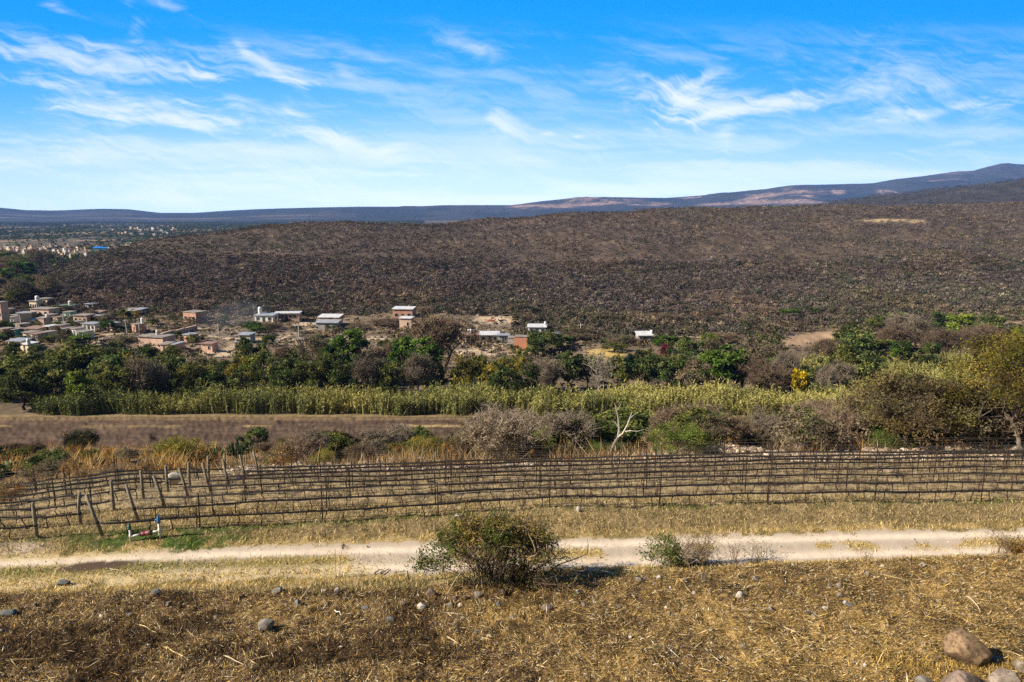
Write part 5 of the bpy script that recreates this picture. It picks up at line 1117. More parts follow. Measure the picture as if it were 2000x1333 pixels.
def tank(h, fx, fy, label, mat=None, r=.55, ht=1.3, on=None):
    ro, w, d, hh = h; o = empty('water_tank', (0, 0, 0)); mw = Matrix.Translation(ro.location) @ Matrix.Rotation(ro.rotation_euler[2], 4, 'Z'); p = mw @ Vector((fx * w, fy * d, hh + .17)); o.location = p
    tag(o, label, 'water tank', 'rooftop water tanks'); g = Geo(); g.tube([(0, 0, 0), (0, 0, ht * .75), (0, 0, ht * .9), (0, 0, ht)], [r, r, r * .75, r * .35], (.5, .5, .5), 12); g.obj('tank_body', mat or M_TANK, o, smooth=False); g = Geo(); g.tube([(0, 0, ht - .02), (0, 0, ht + .1)], [r * .33, r * .3], (.5, .5, .5), 10); g.obj('lid', M_TANKB, o)
H = {}
H['tower'] = house('house', 57, 74, 604, 591, 'cream', 'conc', 'tall cream house with a small roof tower at the top of the village', 14, 6, storeys=1, wins=2, Yf=282)
H['towerlow'] = house('house', 57, 100, 616, 603, 'pink', 'conc', 'pinkish two storey house with open dark porch below the cream tower house', 14, 8, wins=2, Yf=262)
H['creamlow'] = house('house', 73, 94, 600, 593, 'cream', 'conc', 'low cream upper house right of the roof tower', 10, 5, wins=1, door=False, Yf=290)
tank(H['tower'], .25, 0, 'pale water tank on the tall cream house with the tower', M_TANKW, .8, 2.0)
H['greenroof'] = house('house', 106, 138, 606, 599, 'pink', 'green', 'pinkish house with greenish slab roof above the mint wall', 12, 7, wins=1, Yf=275, over=.8)
H['mint'] = house('house', 124, 139, 618, 608, 'mint', 'conc', 'mint green painted house below a greenish roof', 12, 5, wins=1, Yf=258)
tank(H['greenroof'], .2, .1, 'cream water tank on the greenish slab roof', M_TANK, .8, 1.8)
H['tanbox'] = house('house', 37, 48, 636, 618, 'tan', 'conc', 'tall tan block house with dark side wall on the village street', 38, 8, wins=0, door=False)
H['gable'] = house('house', 70, 88, 641, 626, 'pink', 'conc', 'plain pinkish brick house with white tank near the tan block house', 8, 5, wins=0, door=False, slope=.12, over=.05)
tank(H['gable'], .4, .2, 'white water tank on the plain pinkish brick house', M_TANKW, .5, 1.2)
H['yelcream'] = house('house', 56, 72, 640, 632, 'cream', 'tin', 'low pale yellow house left of the plain pinkish brick house', 8, 5, wins=1)
H['whitebox'] = house('house', 18, 28, 634, 626, 'white', 'conc', 'small white house left of the tan block house', 8, 5, wins=1)
H['sheet'] = house('shed', 33, 58, 617, 611, 'grey', 'tin', 'long low grey roofed shed behind the tan block house', 12, 6, wins=1, Yf=258, cat='shed')
H['edge'] = house('house', -4, 7, 640, 600, 'pink', 'conc', 'tall pinkish house cut by the frame edge', 10, 6, storeys=3, wins=1)
H['tanhouse'] = house('house', 143, 172, 634, 620, 'pink', 'conc', 'two storey pinkish house with overhanging grey roof above the white house', 10, 8, wins=3, storeys=1, over=.8)
H['tanwall'] = house('house', 142, 153, 646, 632, 'tan', 'conc', 'bare tan block annex at the left of the overhanging grey roof house', 20, 5, wins=0, door=False)
H['yellowup'] = house('house', 174, 188, 636, 628, 'yellow', 'tin', 'bright yellow upper house above the white walled house', 12, 5, wins=1, door=False, Yf=235)
H['whitelow'] = house('house', 160, 188, 648, 637, 'white', 'tin', 'white walled house directly below the bright yellow upper house', 14, 5, wins=3, over=.3)
H['whitewin'] = house('house', 150, 170, 664, 652, 'white', 'conc', 'white house with three dark windows and a grey roof near the scrub slope', 24, 6, wins=3, door=False)
H['whiteleft'] = house('house', 139, 152, 658, 650, 'white', 'conc', 'narrow white house left of the house with three dark windows', 24, 5, wins=1)
H['tancube'] = house('house', 124, 133, 658, 648, 'tan', 'conc', 'small ochre block hut with dark doorway left of the white houses', 22, 4, wins=0)
H['darkblock'] = house('shed', 122, 136, 645, 639, 'brick', 'conc', 'dark brick shed above the small ochre hut', 20, 5, wins=0, cat='shed')
H['bluegrey'] = house('house', 16, 46, 684, 676, 'cream', 'tin', 'low house with wide blue grey sheet roof at the lower left of the village', 10, 8, slope=.10, wins=2)
H['bluegrey2'] = house('house', 38, 60, 690, 680, 'cream', 'whitetin', 'pale house with curved tank right of the blue grey sheet roof', 20, 6, slope=.08, wins=0)
H['tealhouse'] = house('house', 12, 34, 660, 647, 'teal', 'conc', 'dark teal painted house among trees at the left', 12, 6, wins=2)
tank(H['bluegrey2'], .46, -.4, 'white water tank beside the blue grey sheet roof', M_TANKW, .5, 1.6)
H['rubblehouse'] = house('house', 46, 78, 658, 651, 'cream', 'rust', 'low cream house with rusty roof below the village street', 10, 5, wins=2, slope=.08)
H['rubblehouse2'] = house('house', 44, 66, 666, 660, 'cream', 'conc', 'low cream ruin wall house below the rusty roof house', 14, 5, wins=1)
H['redroof'] = house('house', 178, 198, 622, 616, 'brick', 'rust', 'house with sloping reddish roof behind the bright yellow upper house', 14, 6, slope=.18, wins=1, Yf=258)
H['shedup'] = house('shed', 166, 184, 612, 607, 'grey', 'tin', 'small dark shed under trees at the upper edge of the village', 12, 5, wins=1, Yf=280, cat='shed')
H['yellow'] = house('house', 245, 265, 616, 611, 'yellow', 'conc', 'vivid yellow house with flat top alone above the pink long house', 10, 5, wins=2, door=False, Yf=270)
H['yellow2'] = house('house', 256, 265, 624, 617, 'yellow', 'conc', 'vivid yellow lower annex under the yellow flat topped house', 10, 3, wins=1, Yf=262)
H['yelroof'] = house('shed', 231, 248, 620, 614, 'brick', 'whitetin', 'shed with white sheet roof left of the vivid yellow house', 10, 4, slope=.12, wins=0, Yf=266, cat='shed')
H['yelroof2'] = house('shed', 264, 280, 622, 615, 'grey', 'tin', 'grey roofed lean to right of the vivid yellow house', 14, 5, slope=.1, wins=0, Yf=268, cat='shed')
H['pinklong'] = house('house', 254, 270, 650, 637, 'brick', 'conc', 'long pink brick house with pale slanting parapet beside the poles', 38, 12, wins=1, over=.2)
tank(H['pinklong'], .1, .42, 'pale water tank on the long pink brick house', M_TANKW, .5, 1.8)
H['brick9'] = house('house', 354, 388, 630, 614, 'brick', 'conc', 'unfinished orange brick house with dark window holes on the slope', 24, 7, wins=3, parapet=False, over=.15)
H['big'] = house('house', 267, 324, 682, 663, 'pink', 'conc', 'large flat roofed brick house with two tone front below the street', 16, 9, wins=0, door=False, over=.25)
tank(H['big'], -.05, .2, 'pale water tank on the large flat roofed brick house', M_TANK, .5, 1.5)
H['bigannex'] = house('shed', 313, 329, 690, 678, 'pink', 'conc', 'small brick annex with pale slab roof right of the large brick house', 14, 5, wins=0, slope=.08, over=.5, cat='shed')
H['bigannex2'] = house('shed', 337, 345, 690, 680, 'pink', 'tin', 'tiny brick hut with grey sheet roof right of the brick annex', 28, 5, wins=0, slope=.12, over=.5, cat='shed')
H['shed17'] = house('shed', 357, 376, 670, 660, 'brick', 'tin', 'brown brick shed with grey roof by the street bend', 26, 5, wins=0, over=.6, cat='shed')
H['hut'] = house('shed', 393, 416, 689, 682, 'pink', 'rust', 'tiny low brick hut on the pale dirt lot', 10, 3, wins=1, door=False, cat='shed')
H['whitegreen'] = house('house', 497, 534, 630, 621, 'white', 'tin', 'low white house with pale green roof edge and a chimney tank', 6, 6, wins=2, over=.3, slope=.06)
tank(H['whitegreen'], -.42, .2, 'pink and white water tank on the low white house', M_TANKW, .7, 2.6)
H['longwhite'] = house('house', 536, 584, 626, 615, 'pink', 'whitetin', 'long brick house with white roof and a row of dark openings', -6, 7, wins=5, over=.3)
H['two'] = house('house', 622, 663, 640, 624, 'brick', 'whitetin', 'two storey brick house with open upper terrace and tilted white roof', 4, 8, slope=.14, wins=1, open_side=True, over=.5, win_at=[-.25])
X_ = H['two'][0]
H['twolow'] = house('shed', 617, 660, 642, 635, 'grey', 'tin', 'lean to with grey slate roof in front of the open terrace house', 4, 4, slope=.22, wins=0, Yf=H['two'][0].location[1] - 6.5, cat='shed', over=.4)
H['terr'] = house('house', 767, 806, 628, 612, 'brick', 'whitetin', 'upper brick house with white sheet roof at the right end of the street', 6, 6, wins=2, slope=.10, over=.4, Yf=252)
H['terrlow'] = house('house', 780, 804, 642, 626, 'pink', 'whitetin', 'brick house on grey block base with white roof before the upper brick house', 10, 5, wins=1, slope=.08, over=.35, door=False)
H['maroon'] = house('house', 460, 480, 685, 674, 'maroon', 'tin', 'small maroon painted house with dark doorway on the dirt lot', 8, 5, wins=1, over=.3)
H['marroof'] = house('shed', 466, 490, 672, 662, 'grey', 'tin', 'grey sheet roofed shed directly behind the maroon house', 10, 5, wins=0, slope=.12, Yf=208, cat='shed')
H['whitebr'] = house('house', 577, 598, 680, 667, 'pink', 'conc', 'half whitewashed brick house behind the trees below the pole', 12, 5, wins=1)
H['longleft'] = house('house', 893, 934, 670, 660, 'pink', 'rust', 'long low brick house with rusty roof and two white tanks', 2, 6, wins=3, over=.5)
tank(H['longleft'], .02, .1, 'left of two white tanks on the long low brick house', M_TANKW, .5, 1.3); tank(H['longleft'], .12, .1, 'right of two white tanks on the long low brick house', M_TANKW, .5, 1.3)
H['longright'] = house('house', 938, 974, 670, 660, 'grey', 'whitetin', 'long grey block house with bright white roof right of the rusty roof', 0, 6, wins=3, slope=.12, over=.4)
H['longgrey'] = house('shed', 972, 994, 671, 663, 'grey', 'tin', 'low dark shed between the bright white roof and the orange wall', 2, 5, wins=1, cat='shed')
H['orange'] = house('house', 1004, 1030, 682, 663, 'orange', 'conc', 'orange plastered wall house with patchy grey paint', 10, 7, wins=0, door=False, over=.05)
H['orangeleft'] = house('house', 992, 1005, 680, 664, 'grey', 'conc', 'grey block wall house left of the orange wall', 4, 6, wins=0, door=False, over=.05)
H['wr'] = house('house', 1031, 1066, 654, 645, 'white', 'whitetin', 'house with long white roof edge behind the dark tree', 4, 6, wins=2, slope=.1)
tank(H['wr'], .46, 0, 'white water tank at the end of the long white roof edge', M_TANKW, .4, 1.5)
H['white29'] = house('house', 1246, 1274, 672, 661, 'grey', 'whitetin', 'small lone house with broad white roof among trees', -4, 6, slope=.30, wins=2, over=.4)
tank(H['white29'], .5, -.1, 'white water tank on the small lone white roofed house', M_TANKW, .45, 1.3)
H['tiny'] = house('shed', 1080, 1094, 668, 663, 'white', 'whitetin', 'tiny pale shed between dark trees by the street', 6, 4, wins=0, cat='shed')

for i_, (p0, p1, b_, t_, wl_, rf_, lb_) in enumerate([(23, 36, 629, 622, 'cream', 'conc', 'pale cream house between the white box house and the long grey shed'), (85, 101, 629, 622, 'tan', 'conc', 'tan house in the gap right of the low pinkish porch house'), (102, 116, 634, 627, 'cream', 'rust', 'cream house with rusty roof above the thin dark utility pole'),
    (112, 123, 651, 645, 'pink', 'conc', 'pinkish hut left of the small ochre hut'), (86, 101, 653, 647, 'cream', 'whitetin', 'cream house with white sheet roof at the end of the village street'), (28, 44, 649, 643, 'tan', 'conc', 'tan flat roofed house below the pale yellow house'), (62, 76, 669, 663, 'tan', 'rust', 'tan hut among bushes below the low cream ruin'), (80, 97, 665, 659, 'cream', 'conc', 'long low cream hut right of the tan hut among bushes'),
    (-6, 11, 659, 652, 'orange', 'conc', 'orange house cut by the frame edge left of the teal house'), (4, 19, 617, 610, 'tan', 'conc', 'tan house above the tall pinkish house at the frame edge'), (188, 203, 631, 624, 'tan', 'tin', 'tan house with grey roof right of the bright yellow upper house'), (207, 222, 647, 641, 'pink', 'tin', 'pinkish hut with grey roof between the white houses and the poles')]):
    house('house', p0, p1, b_, t_, wl_, rf_, lb_, 14 + (i_ % 3) * 6, 5, wins=2)
# retaining wall of loose stone below the street
for p0, p1, b0, t0, lbl in [(316, 384, 652, 648, 'sloping reddish stone wall below the unfinished brick house'), (1035, 1062, 686, 682, 'short stone wall beside the orange wall house')]:
    A_ = place(p0, b0 + 8 if p0 < 400 else b0); Bp = place(p1, b0 - 8 if p0 < 400 else b0); g = Geo(); n = 14
    for i in range(n):
        f = (i + .5) / n; x = A_[0] + (Bp[0] - A_[0]) * f; y = A_[1] + (Bp[1] - A_[1]) * f; g.box((x, y, h_at(x, y) + .5), (math.hypot(Bp[0] - A_[0], Bp[1] - A_[1]) / n * 1.03, .6 + .1 * random.random(), 1.7 + .3 * random.random()), (.3, .2, .15), Matrix.Rotation(math.atan2(Bp[1] - A_[1], Bp[0] - A_[0]), 3, 'Z'))
    tag(g.obj('stone_wall', BRP), lbl, 'wall')

# utility poles
M_POLE = col_mat('concrete_pole', (.55, .51, .45), (.42, .39, .35), 3, .85)
for px, b, t_, lbl in [(428, 661, 632, 'pale utility pole at the street bend above the dirt lot'), (584, 662, 632, 'pale utility pole right of the maroon house roof'), (1134, 656, 632, 'slim white utility pole behind the dark tree clump'), (1263, 658, 646, 'short utility pole behind the lone white roofed house'), (249, 656, 624, 'old leaning utility pole left of the long pink brick house'), (273, 653, 626, 'straight utility pole in front of the long pink brick house'), (126, 643, 612, 'thin dark utility pole below the mint house'), (290, 646, 636, 'short utility pole right of the long pink brick house')]:
    X, Y, Z, D = place(px, b); h = (b - t_) / FPX * D; ro = empty('utility_pole', (X, Y, Z)); tag(ro, lbl, 'utility pole', 'utility poles of the village')
    g = Geo(); g.tube([(0, 0, -.5), ((.25 if px == 249 else 0) * -1, 0, h)], [.17, .12], (.5, .5, .5), 8); g.obj('shaft', M_POLE, ro); g = Geo(); ox = -.25 if px == 249 else 0; g.box((ox, 0, h - .5), (1.5, .12, .12)); g.obj('crossarm', M_POLE, ro)
    for s in (-.6, .6):
        g = Geo(); g.tube([(ox + s, 0, h - .44), (ox + s, 0, h - .2)], .06, (.5, .5, .5), 6); g.obj('insulator', M_FRAME, ro)

# far town on the plain: one object per house
rt = np.random.default_rng(63)
far = [(20, 492, 16), (35, 492, 10), (62, 488, 18), (72, 494, 12), (80, 490, 10), (108, 500, 9), (117, 498, 12), (122, 503, 9), (50, 487, 8), (140, 510, 10), (135, 492, 12), (145, 496, 8), (168, 494, 8), (176, 489, 9), (190, 497, 10), (12, 486, 10), (28, 486, 8), (92, 497, 8), (102, 485, 9), (45, 495, 9), (10, 525, 10), (3, 490, 10),
       (222, 451, 9), (240, 460, 8), (265, 450, 8), (275, 453, 12), (288, 451, 14), (300, 450, 10), (278, 462, 12), (205, 456, 7), (127, 443, 6), (182, 443, 7), (318, 443, 5), (330, 445, 8), (402, 445, 5), (426, 447, 4), (340, 449, 9), (310, 454, 8), (232, 472, 9)]
rq = np.random.default_rng(8)
for q in range(62):
    far.append((rq.uniform(-5, 215), rq.uniform(482, 506), rq.uniform(7, 12)) if q < 40 else (rq.uniform(190, 345), rq.uniform(446, 464), rq.uniform(6, 10)))
tw_ = ['cream', 'white', 'tan', 'tan', 'pink', 'cream']
for i, (px, b, w) in enumerate(far):
    X, Y, Z, D = place(px, b); ww = w / FPX * D * .62; hh = rt.uniform(2.6, 5) * (.85 if Y < 1200 else 1.2); dd = ww * .7
    wn = tw_[rt.integers(6)]; ro = empty('town_house', (X, Y, Z), rt.uniform(-.4, .2))
    g = Geo(); g.box((0, 0, hh / 2 - .7), (ww, dd, hh + 1.4)); 
    if i % 3 == 0: g.box((-ww * .22, 0, hh + 1.0), (ww * .5, dd * .8, 2.0))
    g.obj('wall', WM[wn], ro); g = Geo(); g.box((0, 0, hh + .13) if i % 3 else (ww * .27, 0, hh + .13), (ww + .5, dd + .5, .22) if i % 3 else (ww * .46, dd + .5, .22)); g.obj('roof', RM['conc'], ro)
    for x in (-.28, .28):
        g = Geo(); g.box((x * ww, -dd / 2 - .02, hh * .45), (ww * .16, .1, hh * .3)); g.obj('window', M_GLASS, ro)
    tag(ro, {'white': 'tiny white flat roofed house', 'cream': 'tiny cream flat roofed house', 'tan': 'tiny tan block house', 'pink': 'tiny pinkish brick house'}[wn], 'house', 'houses of the distant town', px=px, where='town' if b > 470 else 'plain')
for px, b, w, lbl in [(192, 493, 15, 'vivid blue roofed market hall in the distant town'), (205, 494, 10, 'smaller blue canopy beside the market hall in the distant town')]:
    X, Y, Z, D = place(px, b); ww = w / FPX * D; ro = empty('market_hall', (X, Y, Z)); tag(ro, lbl, 'building'); g = Geo(); g.box((0, 0, 1.6), (ww, ww * .5, 4.4)); g.obj('wall', WM['teal'], ro)
    g = Geo(); g.box((0, 0, 5.0), (ww * 1.06, ww * .62, .3), (.5, .5, .5), Matrix.Rotation(.28, 3, 'X')); g.obj('roof', col_mat('blue_sheet_roof', (.03, .22, .62), (.02, .16, .5), .3, .5), ro)
# ------------------------------------------------------------------ stones, branches and small litter
def ico(sub):
    bm = bmesh.new(); bmesh.ops.create_icosphere(bm, subdivisions=sub, radius=1.0); V = np.array([v.co[:] for v in bm.verts]); F = np.array([[v.index for v in f.verts] for f in bm.faces]); bm.free(); return V, F
ICO = {s: ico(s) for s in (1, 2, 3, 4)}
def rockverts(r, sub, dims, rough=.22, flat=.0):
    V, F = ICO[sub]; V = V.copy(); o = r.random(3) * 50
    n = fbm(V[:, 0] * 1.1 + o[0] + V[:, 2] * .7, V[:, 1] * 1.1 + o[1] - V[:, 2] * .6, 5, 3) - .5; n2 = fbm(V[:, 0] * 4 + o[2] + V[:, 2] * 3, V[:, 1] * 4 - V[:, 2] * 2.6, 6, 3) - .5
    n3 = fbm(V[:, 0] * 11 + o[1] + V[:, 2] * 9, V[:, 1] * 11 - V[:, 2] * 8, 8, 3) - .5
    V = V * (1 + rough * 2.0 * n + rough * .6 * n2 + .10 * n3)[:, None]
    for q in range(9 if sub < 4 else 13):                  # broken planes
        d = unit(r, 1)[0]; h = r.uniform(.5, .85) if sub < 4 else r.uniform(.58, .9); s = V @ d; V = V - np.maximum(s - h, 0)[:, None] * d * .92
    return V * np.array(dims) / 2, F
def stone_mat(name, c1, c2, c3, sc=3.0):
    m, nt, ns, L = newmat(name); p = N(nt, 'ShaderNodeBsdfPrincipled', Roughness=.9); p.inputs['Specular IOR Level'].default_value = .15; o = N(nt, 'ShaderNodeOutputMaterial'); L.new(p.outputs[0], o.inputs[0])
    tc_ = N(nt, 'ShaderNodeTexCoord'); a = N(nt, 'ShaderNodeTexNoise', Scale=sc, Detail=6.0, Roughness=.65); b = N(nt, 'ShaderNodeTexNoise', Scale=sc * 4.5, Detail=6.0, Roughness=.7); L.new(tc_.outputs['Object'], a.inputs[0]); L.new(tc_.outputs['Object'], b.inputs[0])
    cr = N(nt, 'ShaderNodeValToRGB'); e = cr.color_ramp.elements; e[0].position = .42; e[0].color = (*c2, 1); e[1].position = .56; e[1].color = (*c1, 1); L.new(a.outputs[0], cr.inputs[0])
    mr = N(nt, 'ShaderNodeMapRange'); mr.inputs['From Min'].default_value = .52; mr.inputs['From Max'].default_value = .66; L.new(b.outputs[0], mr.inputs[0]); mx_ = N(nt, 'ShaderNodeMix', data_type='RGBA'); L.new(mr.outputs[0], mx_.inputs['Factor']); L.new(cr.outputs[0], mx_.inputs[6]); mx_.inputs[7].default_value = (*c3, 1); L.new(mx_.outputs[2], p.inputs['Base Color'])
    bu = N(nt, 'ShaderNodeBump', Strength=.7, Distance=.02); L.new(b.outputs[0], bu.inputs['Height']); L.new(bu.outputs[0], p.inputs['Normal']); return m
ST = {'tan': stone_mat('tan_stone', (.26, .175, .10), (.10, .064, .038), (.05, .036, .022), 2.4), 'grey': stone_mat('grey_stone', (.24, .215, .18), (.14, .125, .11), (.08, .075, .07)), 'pink': stone_mat('pinkish_stone', (.20, .145, .115), (.115, .085, .07), (.27, .23, .18)), 'white': stone_mat('whitish_stone', (.52, .48, .42), (.36, .32, .28), (.22, .19, .16)), 'slate': stone_mat('slate_stone', (.16, .165, .16), (.10, .105, .105), (.07, .072, .075)), 'pale': stone_mat('pale_stone', (.30, .245, .185), (.15, .115, .09), (.09, .075, .06))}
SW_ = {'tan': 'tan', 'grey': 'grey', 'pink': 'pinkish', 'white': 'whitish', 'slate': 'slate grey', 'pale': 'pale'}
def rock(px, py, wpx, hpx, c, label=None, where='field', seed=0, sub=3, dep=.8, group='stones on the field', name='stone', rot=0, sink=.22, rough=.2, smooth=True):
    X, Y, Z, D = place(px, py); k = D / FPX; r = np.random.default_rng(seed + int(px * 3 + py)); w, h = wpx * k, hpx * k * 1.1
    V, F = rockverts(r, sub, (w * 1.05, max(w * dep, .05), h * 1.25), rough); 
    if rot: a = RAD(rot); V = np.stack([V[:, 0] * math.cos(a) - V[:, 2] * math.sin(a), V[:, 1], V[:, 0] * math.sin(a) + V[:, 2] * math.cos(a)], 1)
    V[:, 2] += h / 2 * (1 - sink) + 0.0
    g = Geo(); g.add(V, None, (.4, .35, .3), F); o = g.obj(name, ST[c], smooth=smooth, loc=(X, Y + w * dep * .3, Z))
    if label: tag(o, label, 'boulder' if wpx > 60 else 'stone', group)
    else: tag(o, ('small ' if wpx < 14 else '') + SW_[c] + ' stone', 'stone', group, px=px, where=where)
    return o
rock(1898, 1306, 84, 60, 'tan', 'large rounded tan boulder casting a dark shadow at the lower right', 'x', 1, 4, .85, 'boulders at the lower right', 'boulder', -34, .15, .2)
rock(1893, 1374, 92, 48, 'pink', 'reddish brown broken boulder below the large rounded tan boulder', 'x', 2, 4, .8, 'boulders at the lower right', 'boulder', 4, .2, .26, False)
rock(1964, 1366, 66, 44, 'pale', 'mottled pale boulder at the lower right corner', 'x', 3, 4, .9, 'boulders at the lower right', 'boulder', -12, .2, .26, False)
rock(1954, 1302, 34, 12, 'grey', 'small greenish grey boulder in the shadow of the large tan boulder', 'x', 4, 3, .9, 'boulders at the lower right', 'boulder', 0, .2)
rock(1808, 1350, 34, 26, 'grey', 'grey angular stone at the bottom edge left of the boulders', 'x', 5, 3, .9, 'boulders at the lower right', 'stone', 0, .2, .28, False)
rock(2004, 1318, 40, 20, 'pale', 'flat pale boulder cut by the frame edge', 'x', 6, 3, .9, 'boulders at the lower right', 'boulder', 0, .2)
rock(515, 1234, 34, 20, 'grey', 'smooth grey rounded stone lying alone on the dark straw', 'x', 7, 4, .8, name='stone', rot=14, rough=.14)
rock(14, 1207, 40, 12, 'slate', 'long flat slate grey stone at the left frame edge', 'x', 8, 3, .5, rough=.1)
rock(119, 1146, 30, 9, 'slate', 'long ribbed grey stone beside the pale track', 'x', 9, 3, .6, rough=.12)
STN = [(68, 1190, 14, 10, 'pink'), (302, 1162, 20, 10, 'slate'), (470, 1172, 16, 11, 'tan'), (328, 1186, 18, 9, 'pink'), (540, 1162, 26, 11, 'grey'), (579, 1186, 17, 15, 'grey'), (558, 1186, 14, 7, 'pink'), (657, 1158, 12, 10, 'white'), (632, 1158, 12, 7, 'white'), (674, 1174, 10, 7, 'grey'), (713, 1194, 20, 9, 'slate'), (755, 1184, 10, 10, 'pink'), (786, 1184, 15, 9, 'pink'), (823, 1192, 18, 14, 'white'), (840, 1166, 24, 14, 'pink'),
       (888, 1174, 14, 10, 'pink'), (906, 1172, 12, 10, 'pink'), (931, 1168, 17, 11, 'grey'), (982, 1164, 14, 12, 'tan'), (761, 1216, 20, 9, 'slate'), (880, 1186, 14, 7, 'grey'), (972, 1186, 12, 9, 'slate'), (1248, 1138, 20, 10, 'grey'), (1262, 1134, 10, 8, 'pink'), (1287, 1134, 12, 9, 'white'), (1338, 1138, 14, 8, 'grey'), (1425, 1108, 8, 7, 'pale'), (1448, 1108, 12, 7, 'pale'), (1442, 1132, 10, 8, 'pale'), (1476, 1136, 19, 11, 'pale'), (1446, 1168, 18, 12, 'white'), (1310, 1152, 7, 6, 'white'), (1356, 1162, 10, 6, 'white'), (1388, 1158, 9, 6, 'pink'),
       (1614, 1194, 13, 9, 'white'), (1650, 1180, 10, 6, 'white'), (1642, 1168, 14, 9, 'pale'), (1695, 1126, 14, 9, 'pale'), (1712, 1108, 12, 9, 'tan'), (1726, 1110, 12, 7, 'white'), (1802, 1108, 15, 7, 'white'), (1640, 1150, 14, 10, 'pale'), (1622, 1148, 10, 8, 'pink'), (1508, 1196, 18, 9, 'pale'), (1590, 1210, 14, 9, 'pale'), (1577, 1200, 10, 7, 'grey'), (1662, 1186, 18, 6, 'slate'), (1070, 1194, 26, 12, 'pink'), (1140, 1186, 12, 7, 'pink'), (1453, 1268, 14, 8, 'grey'), (1232, 1250, 12, 8, 'white'), (1690, 1304, 8, 8, 'white'), (1000, 1210, 12, 7, 'grey'), (1130, 1160, 12, 7, 'white'), (252, 1206, 12, 7, 'grey'), (420, 1210, 14, 8, 'grey'),
       (1550, 1108, 8, 5, 'white'), (1240, 1162, 10, 6, 'grey'), (1850, 1140, 9, 6, 'pale'), (1210, 1190, 9, 6, 'grey'), (930, 1240, 10, 7, 'slate')]
for s in STN: rock(*s, None, 'field', 20, 2, .85, rot=random.uniform(-25, 25), rough=.34, smooth=False, sink=.42)
rock(897, 1012, 20, 7, 'white', 'flat white stone above the large bush', 'x', 30, 3, .6, group='stones on the verge'); rock(1131, 1000, 10, 10, 'white', 'round white stone below the front vine row', 'x', 31, 3, .9, group='stones on the verge')
rock(341, 948, 34, 22, 'white', 'streaked whitish boulder between the leaning end posts', 'x', 32, 3, .7, group='stones at the vineyard edge', name='boulder', rot=20, rough=.3); rock(718, 1071, 4, 4, 'slate', 'tiny dark stone on the far edge of the track', 'x', 33, 2, .9, group='stones on the verge'); rock(1738, 924, 22, 9, 'pale', 'lone pale stone between the back trellis rows', 'x', 34, 3, .8, group='stones at the vineyard edge')
EDG = [(1566, 881, 22, 18), (1537, 880, 14, 6), (1587, 884, 10, 8), (1649, 878, 16, 12), (1675, 876, 38, 17), (1720, 876, 12, 12), (1735, 884, 18, 9), (1716, 887, 10, 6), (1473, 880, 16, 7), (1458, 884, 12, 6), (1500, 888, 12, 6), (1770, 884, 8, 6), (1800, 888, 14, 6), (1835, 890, 12, 6), (1870, 890, 12, 6), (1930, 889, 14, 6), (1990, 892, 26, 24), (1982, 884, 14, 14), (1956, 890, 14, 8), (1268, 892, 12, 8), (1300, 894, 10, 6), (1230, 890, 10, 5), (1345, 893, 12, 6), (1390, 890, 10, 6), (1420, 892, 12, 6),
       (438, 906, 12, 7), (452, 908, 10, 6), (488, 906, 14, 8), (470, 912, 10, 6), (545, 906, 14, 8), (560, 912, 10, 6), (584, 908, 14, 7), (628, 906, 12, 7), (605, 914, 12, 6), (524, 924, 10, 6), (650, 914, 10, 5), (690, 910, 12, 6), (768, 912, 12, 6), (780, 910, 12, 6), (850, 908, 10, 6), (925, 906, 12, 6), (955, 905, 10, 6), (1170, 893, 12, 6), (1190, 890, 10, 6)]
for e in EDG: rock(e[0], e[1], e[2], e[3], 'pale' if e[2] > 11 else 'tan', None, 'edge', 60, 2, .85, group='stones at the vineyard edge', rot=random.uniform(-22, 22), rough=.36, sink=.4, smooth=False)
# gravel: small stones nobody would count
rg = np.random.default_rng(17)
def gravel(X, Y, s, cols, name, label):
    V, F = ICO[1]; n = len(X); Z = zterr(X, Y); off = np.arange(n)[:, None, None] * len(V)
    j = 1 + rg.normal(0, .22, (n, len(V), 1)); sc = np.stack([s * (.7 + .6 * rg.random(n)), s * (.7 + .6 * rg.random(n)), s * (.45 + .4 * rg.random(n))], 1)[:, None, :] / 2
    P = V[None] * j * sc + np.stack([X, Y, Z + s * .12], 1)[:, None, :]
    g = Geo(); g.add(P.reshape(-1, 3), None, np.repeat(pal(rg, n, cols), len(V), 0), (F[None] + off).reshape(-1, 3)); tag(g.obj(name, M_PIECE), label, 'gravel', kind='stuff')
n = 9000; px = np.concatenate([rg.uniform(430, 1000, n // 3), rg.uniform(1000, 2050, n - n // 3)]); Y = rg.uniform(49.5, 58, n); X = (px - 1000) / FPX * Dof(Y); k = rg.random(n) < sstep(.35, .55, fbm(X * .5, Y * .5, 201, 3)) + .12; 
gravel(X[k], Y[k], np.exp(rg.normal(math.log(.17), .45, k.sum())), [(.40, .31, .22), (.31, .24, .175), (.22, .17, .13), (.48, .40, .31)], 'edge_gravel', 'pale rubble along the far edge of the vineyard')
n = 2600; X, Y = scatter(n, 14, 27.5); k = edge_off(X, Y) < 0; px, _, _ = proj(X, Y, zterr(X, Y)); k &= rg.random(n) < .3 + .7 * sstep(900, 1500, px) + .5 * sstep(-4, -.5, edge_off(X, Y)); gravel(X[k], Y[k], np.exp(rg.normal(math.log(.06), .4, k.sum())), [(.45, .37, .28), (.32, .26, .21), (.56, .50, .42), (.25, .21, .18)], 'field_gravel', 'small pebbles scattered through the straw')
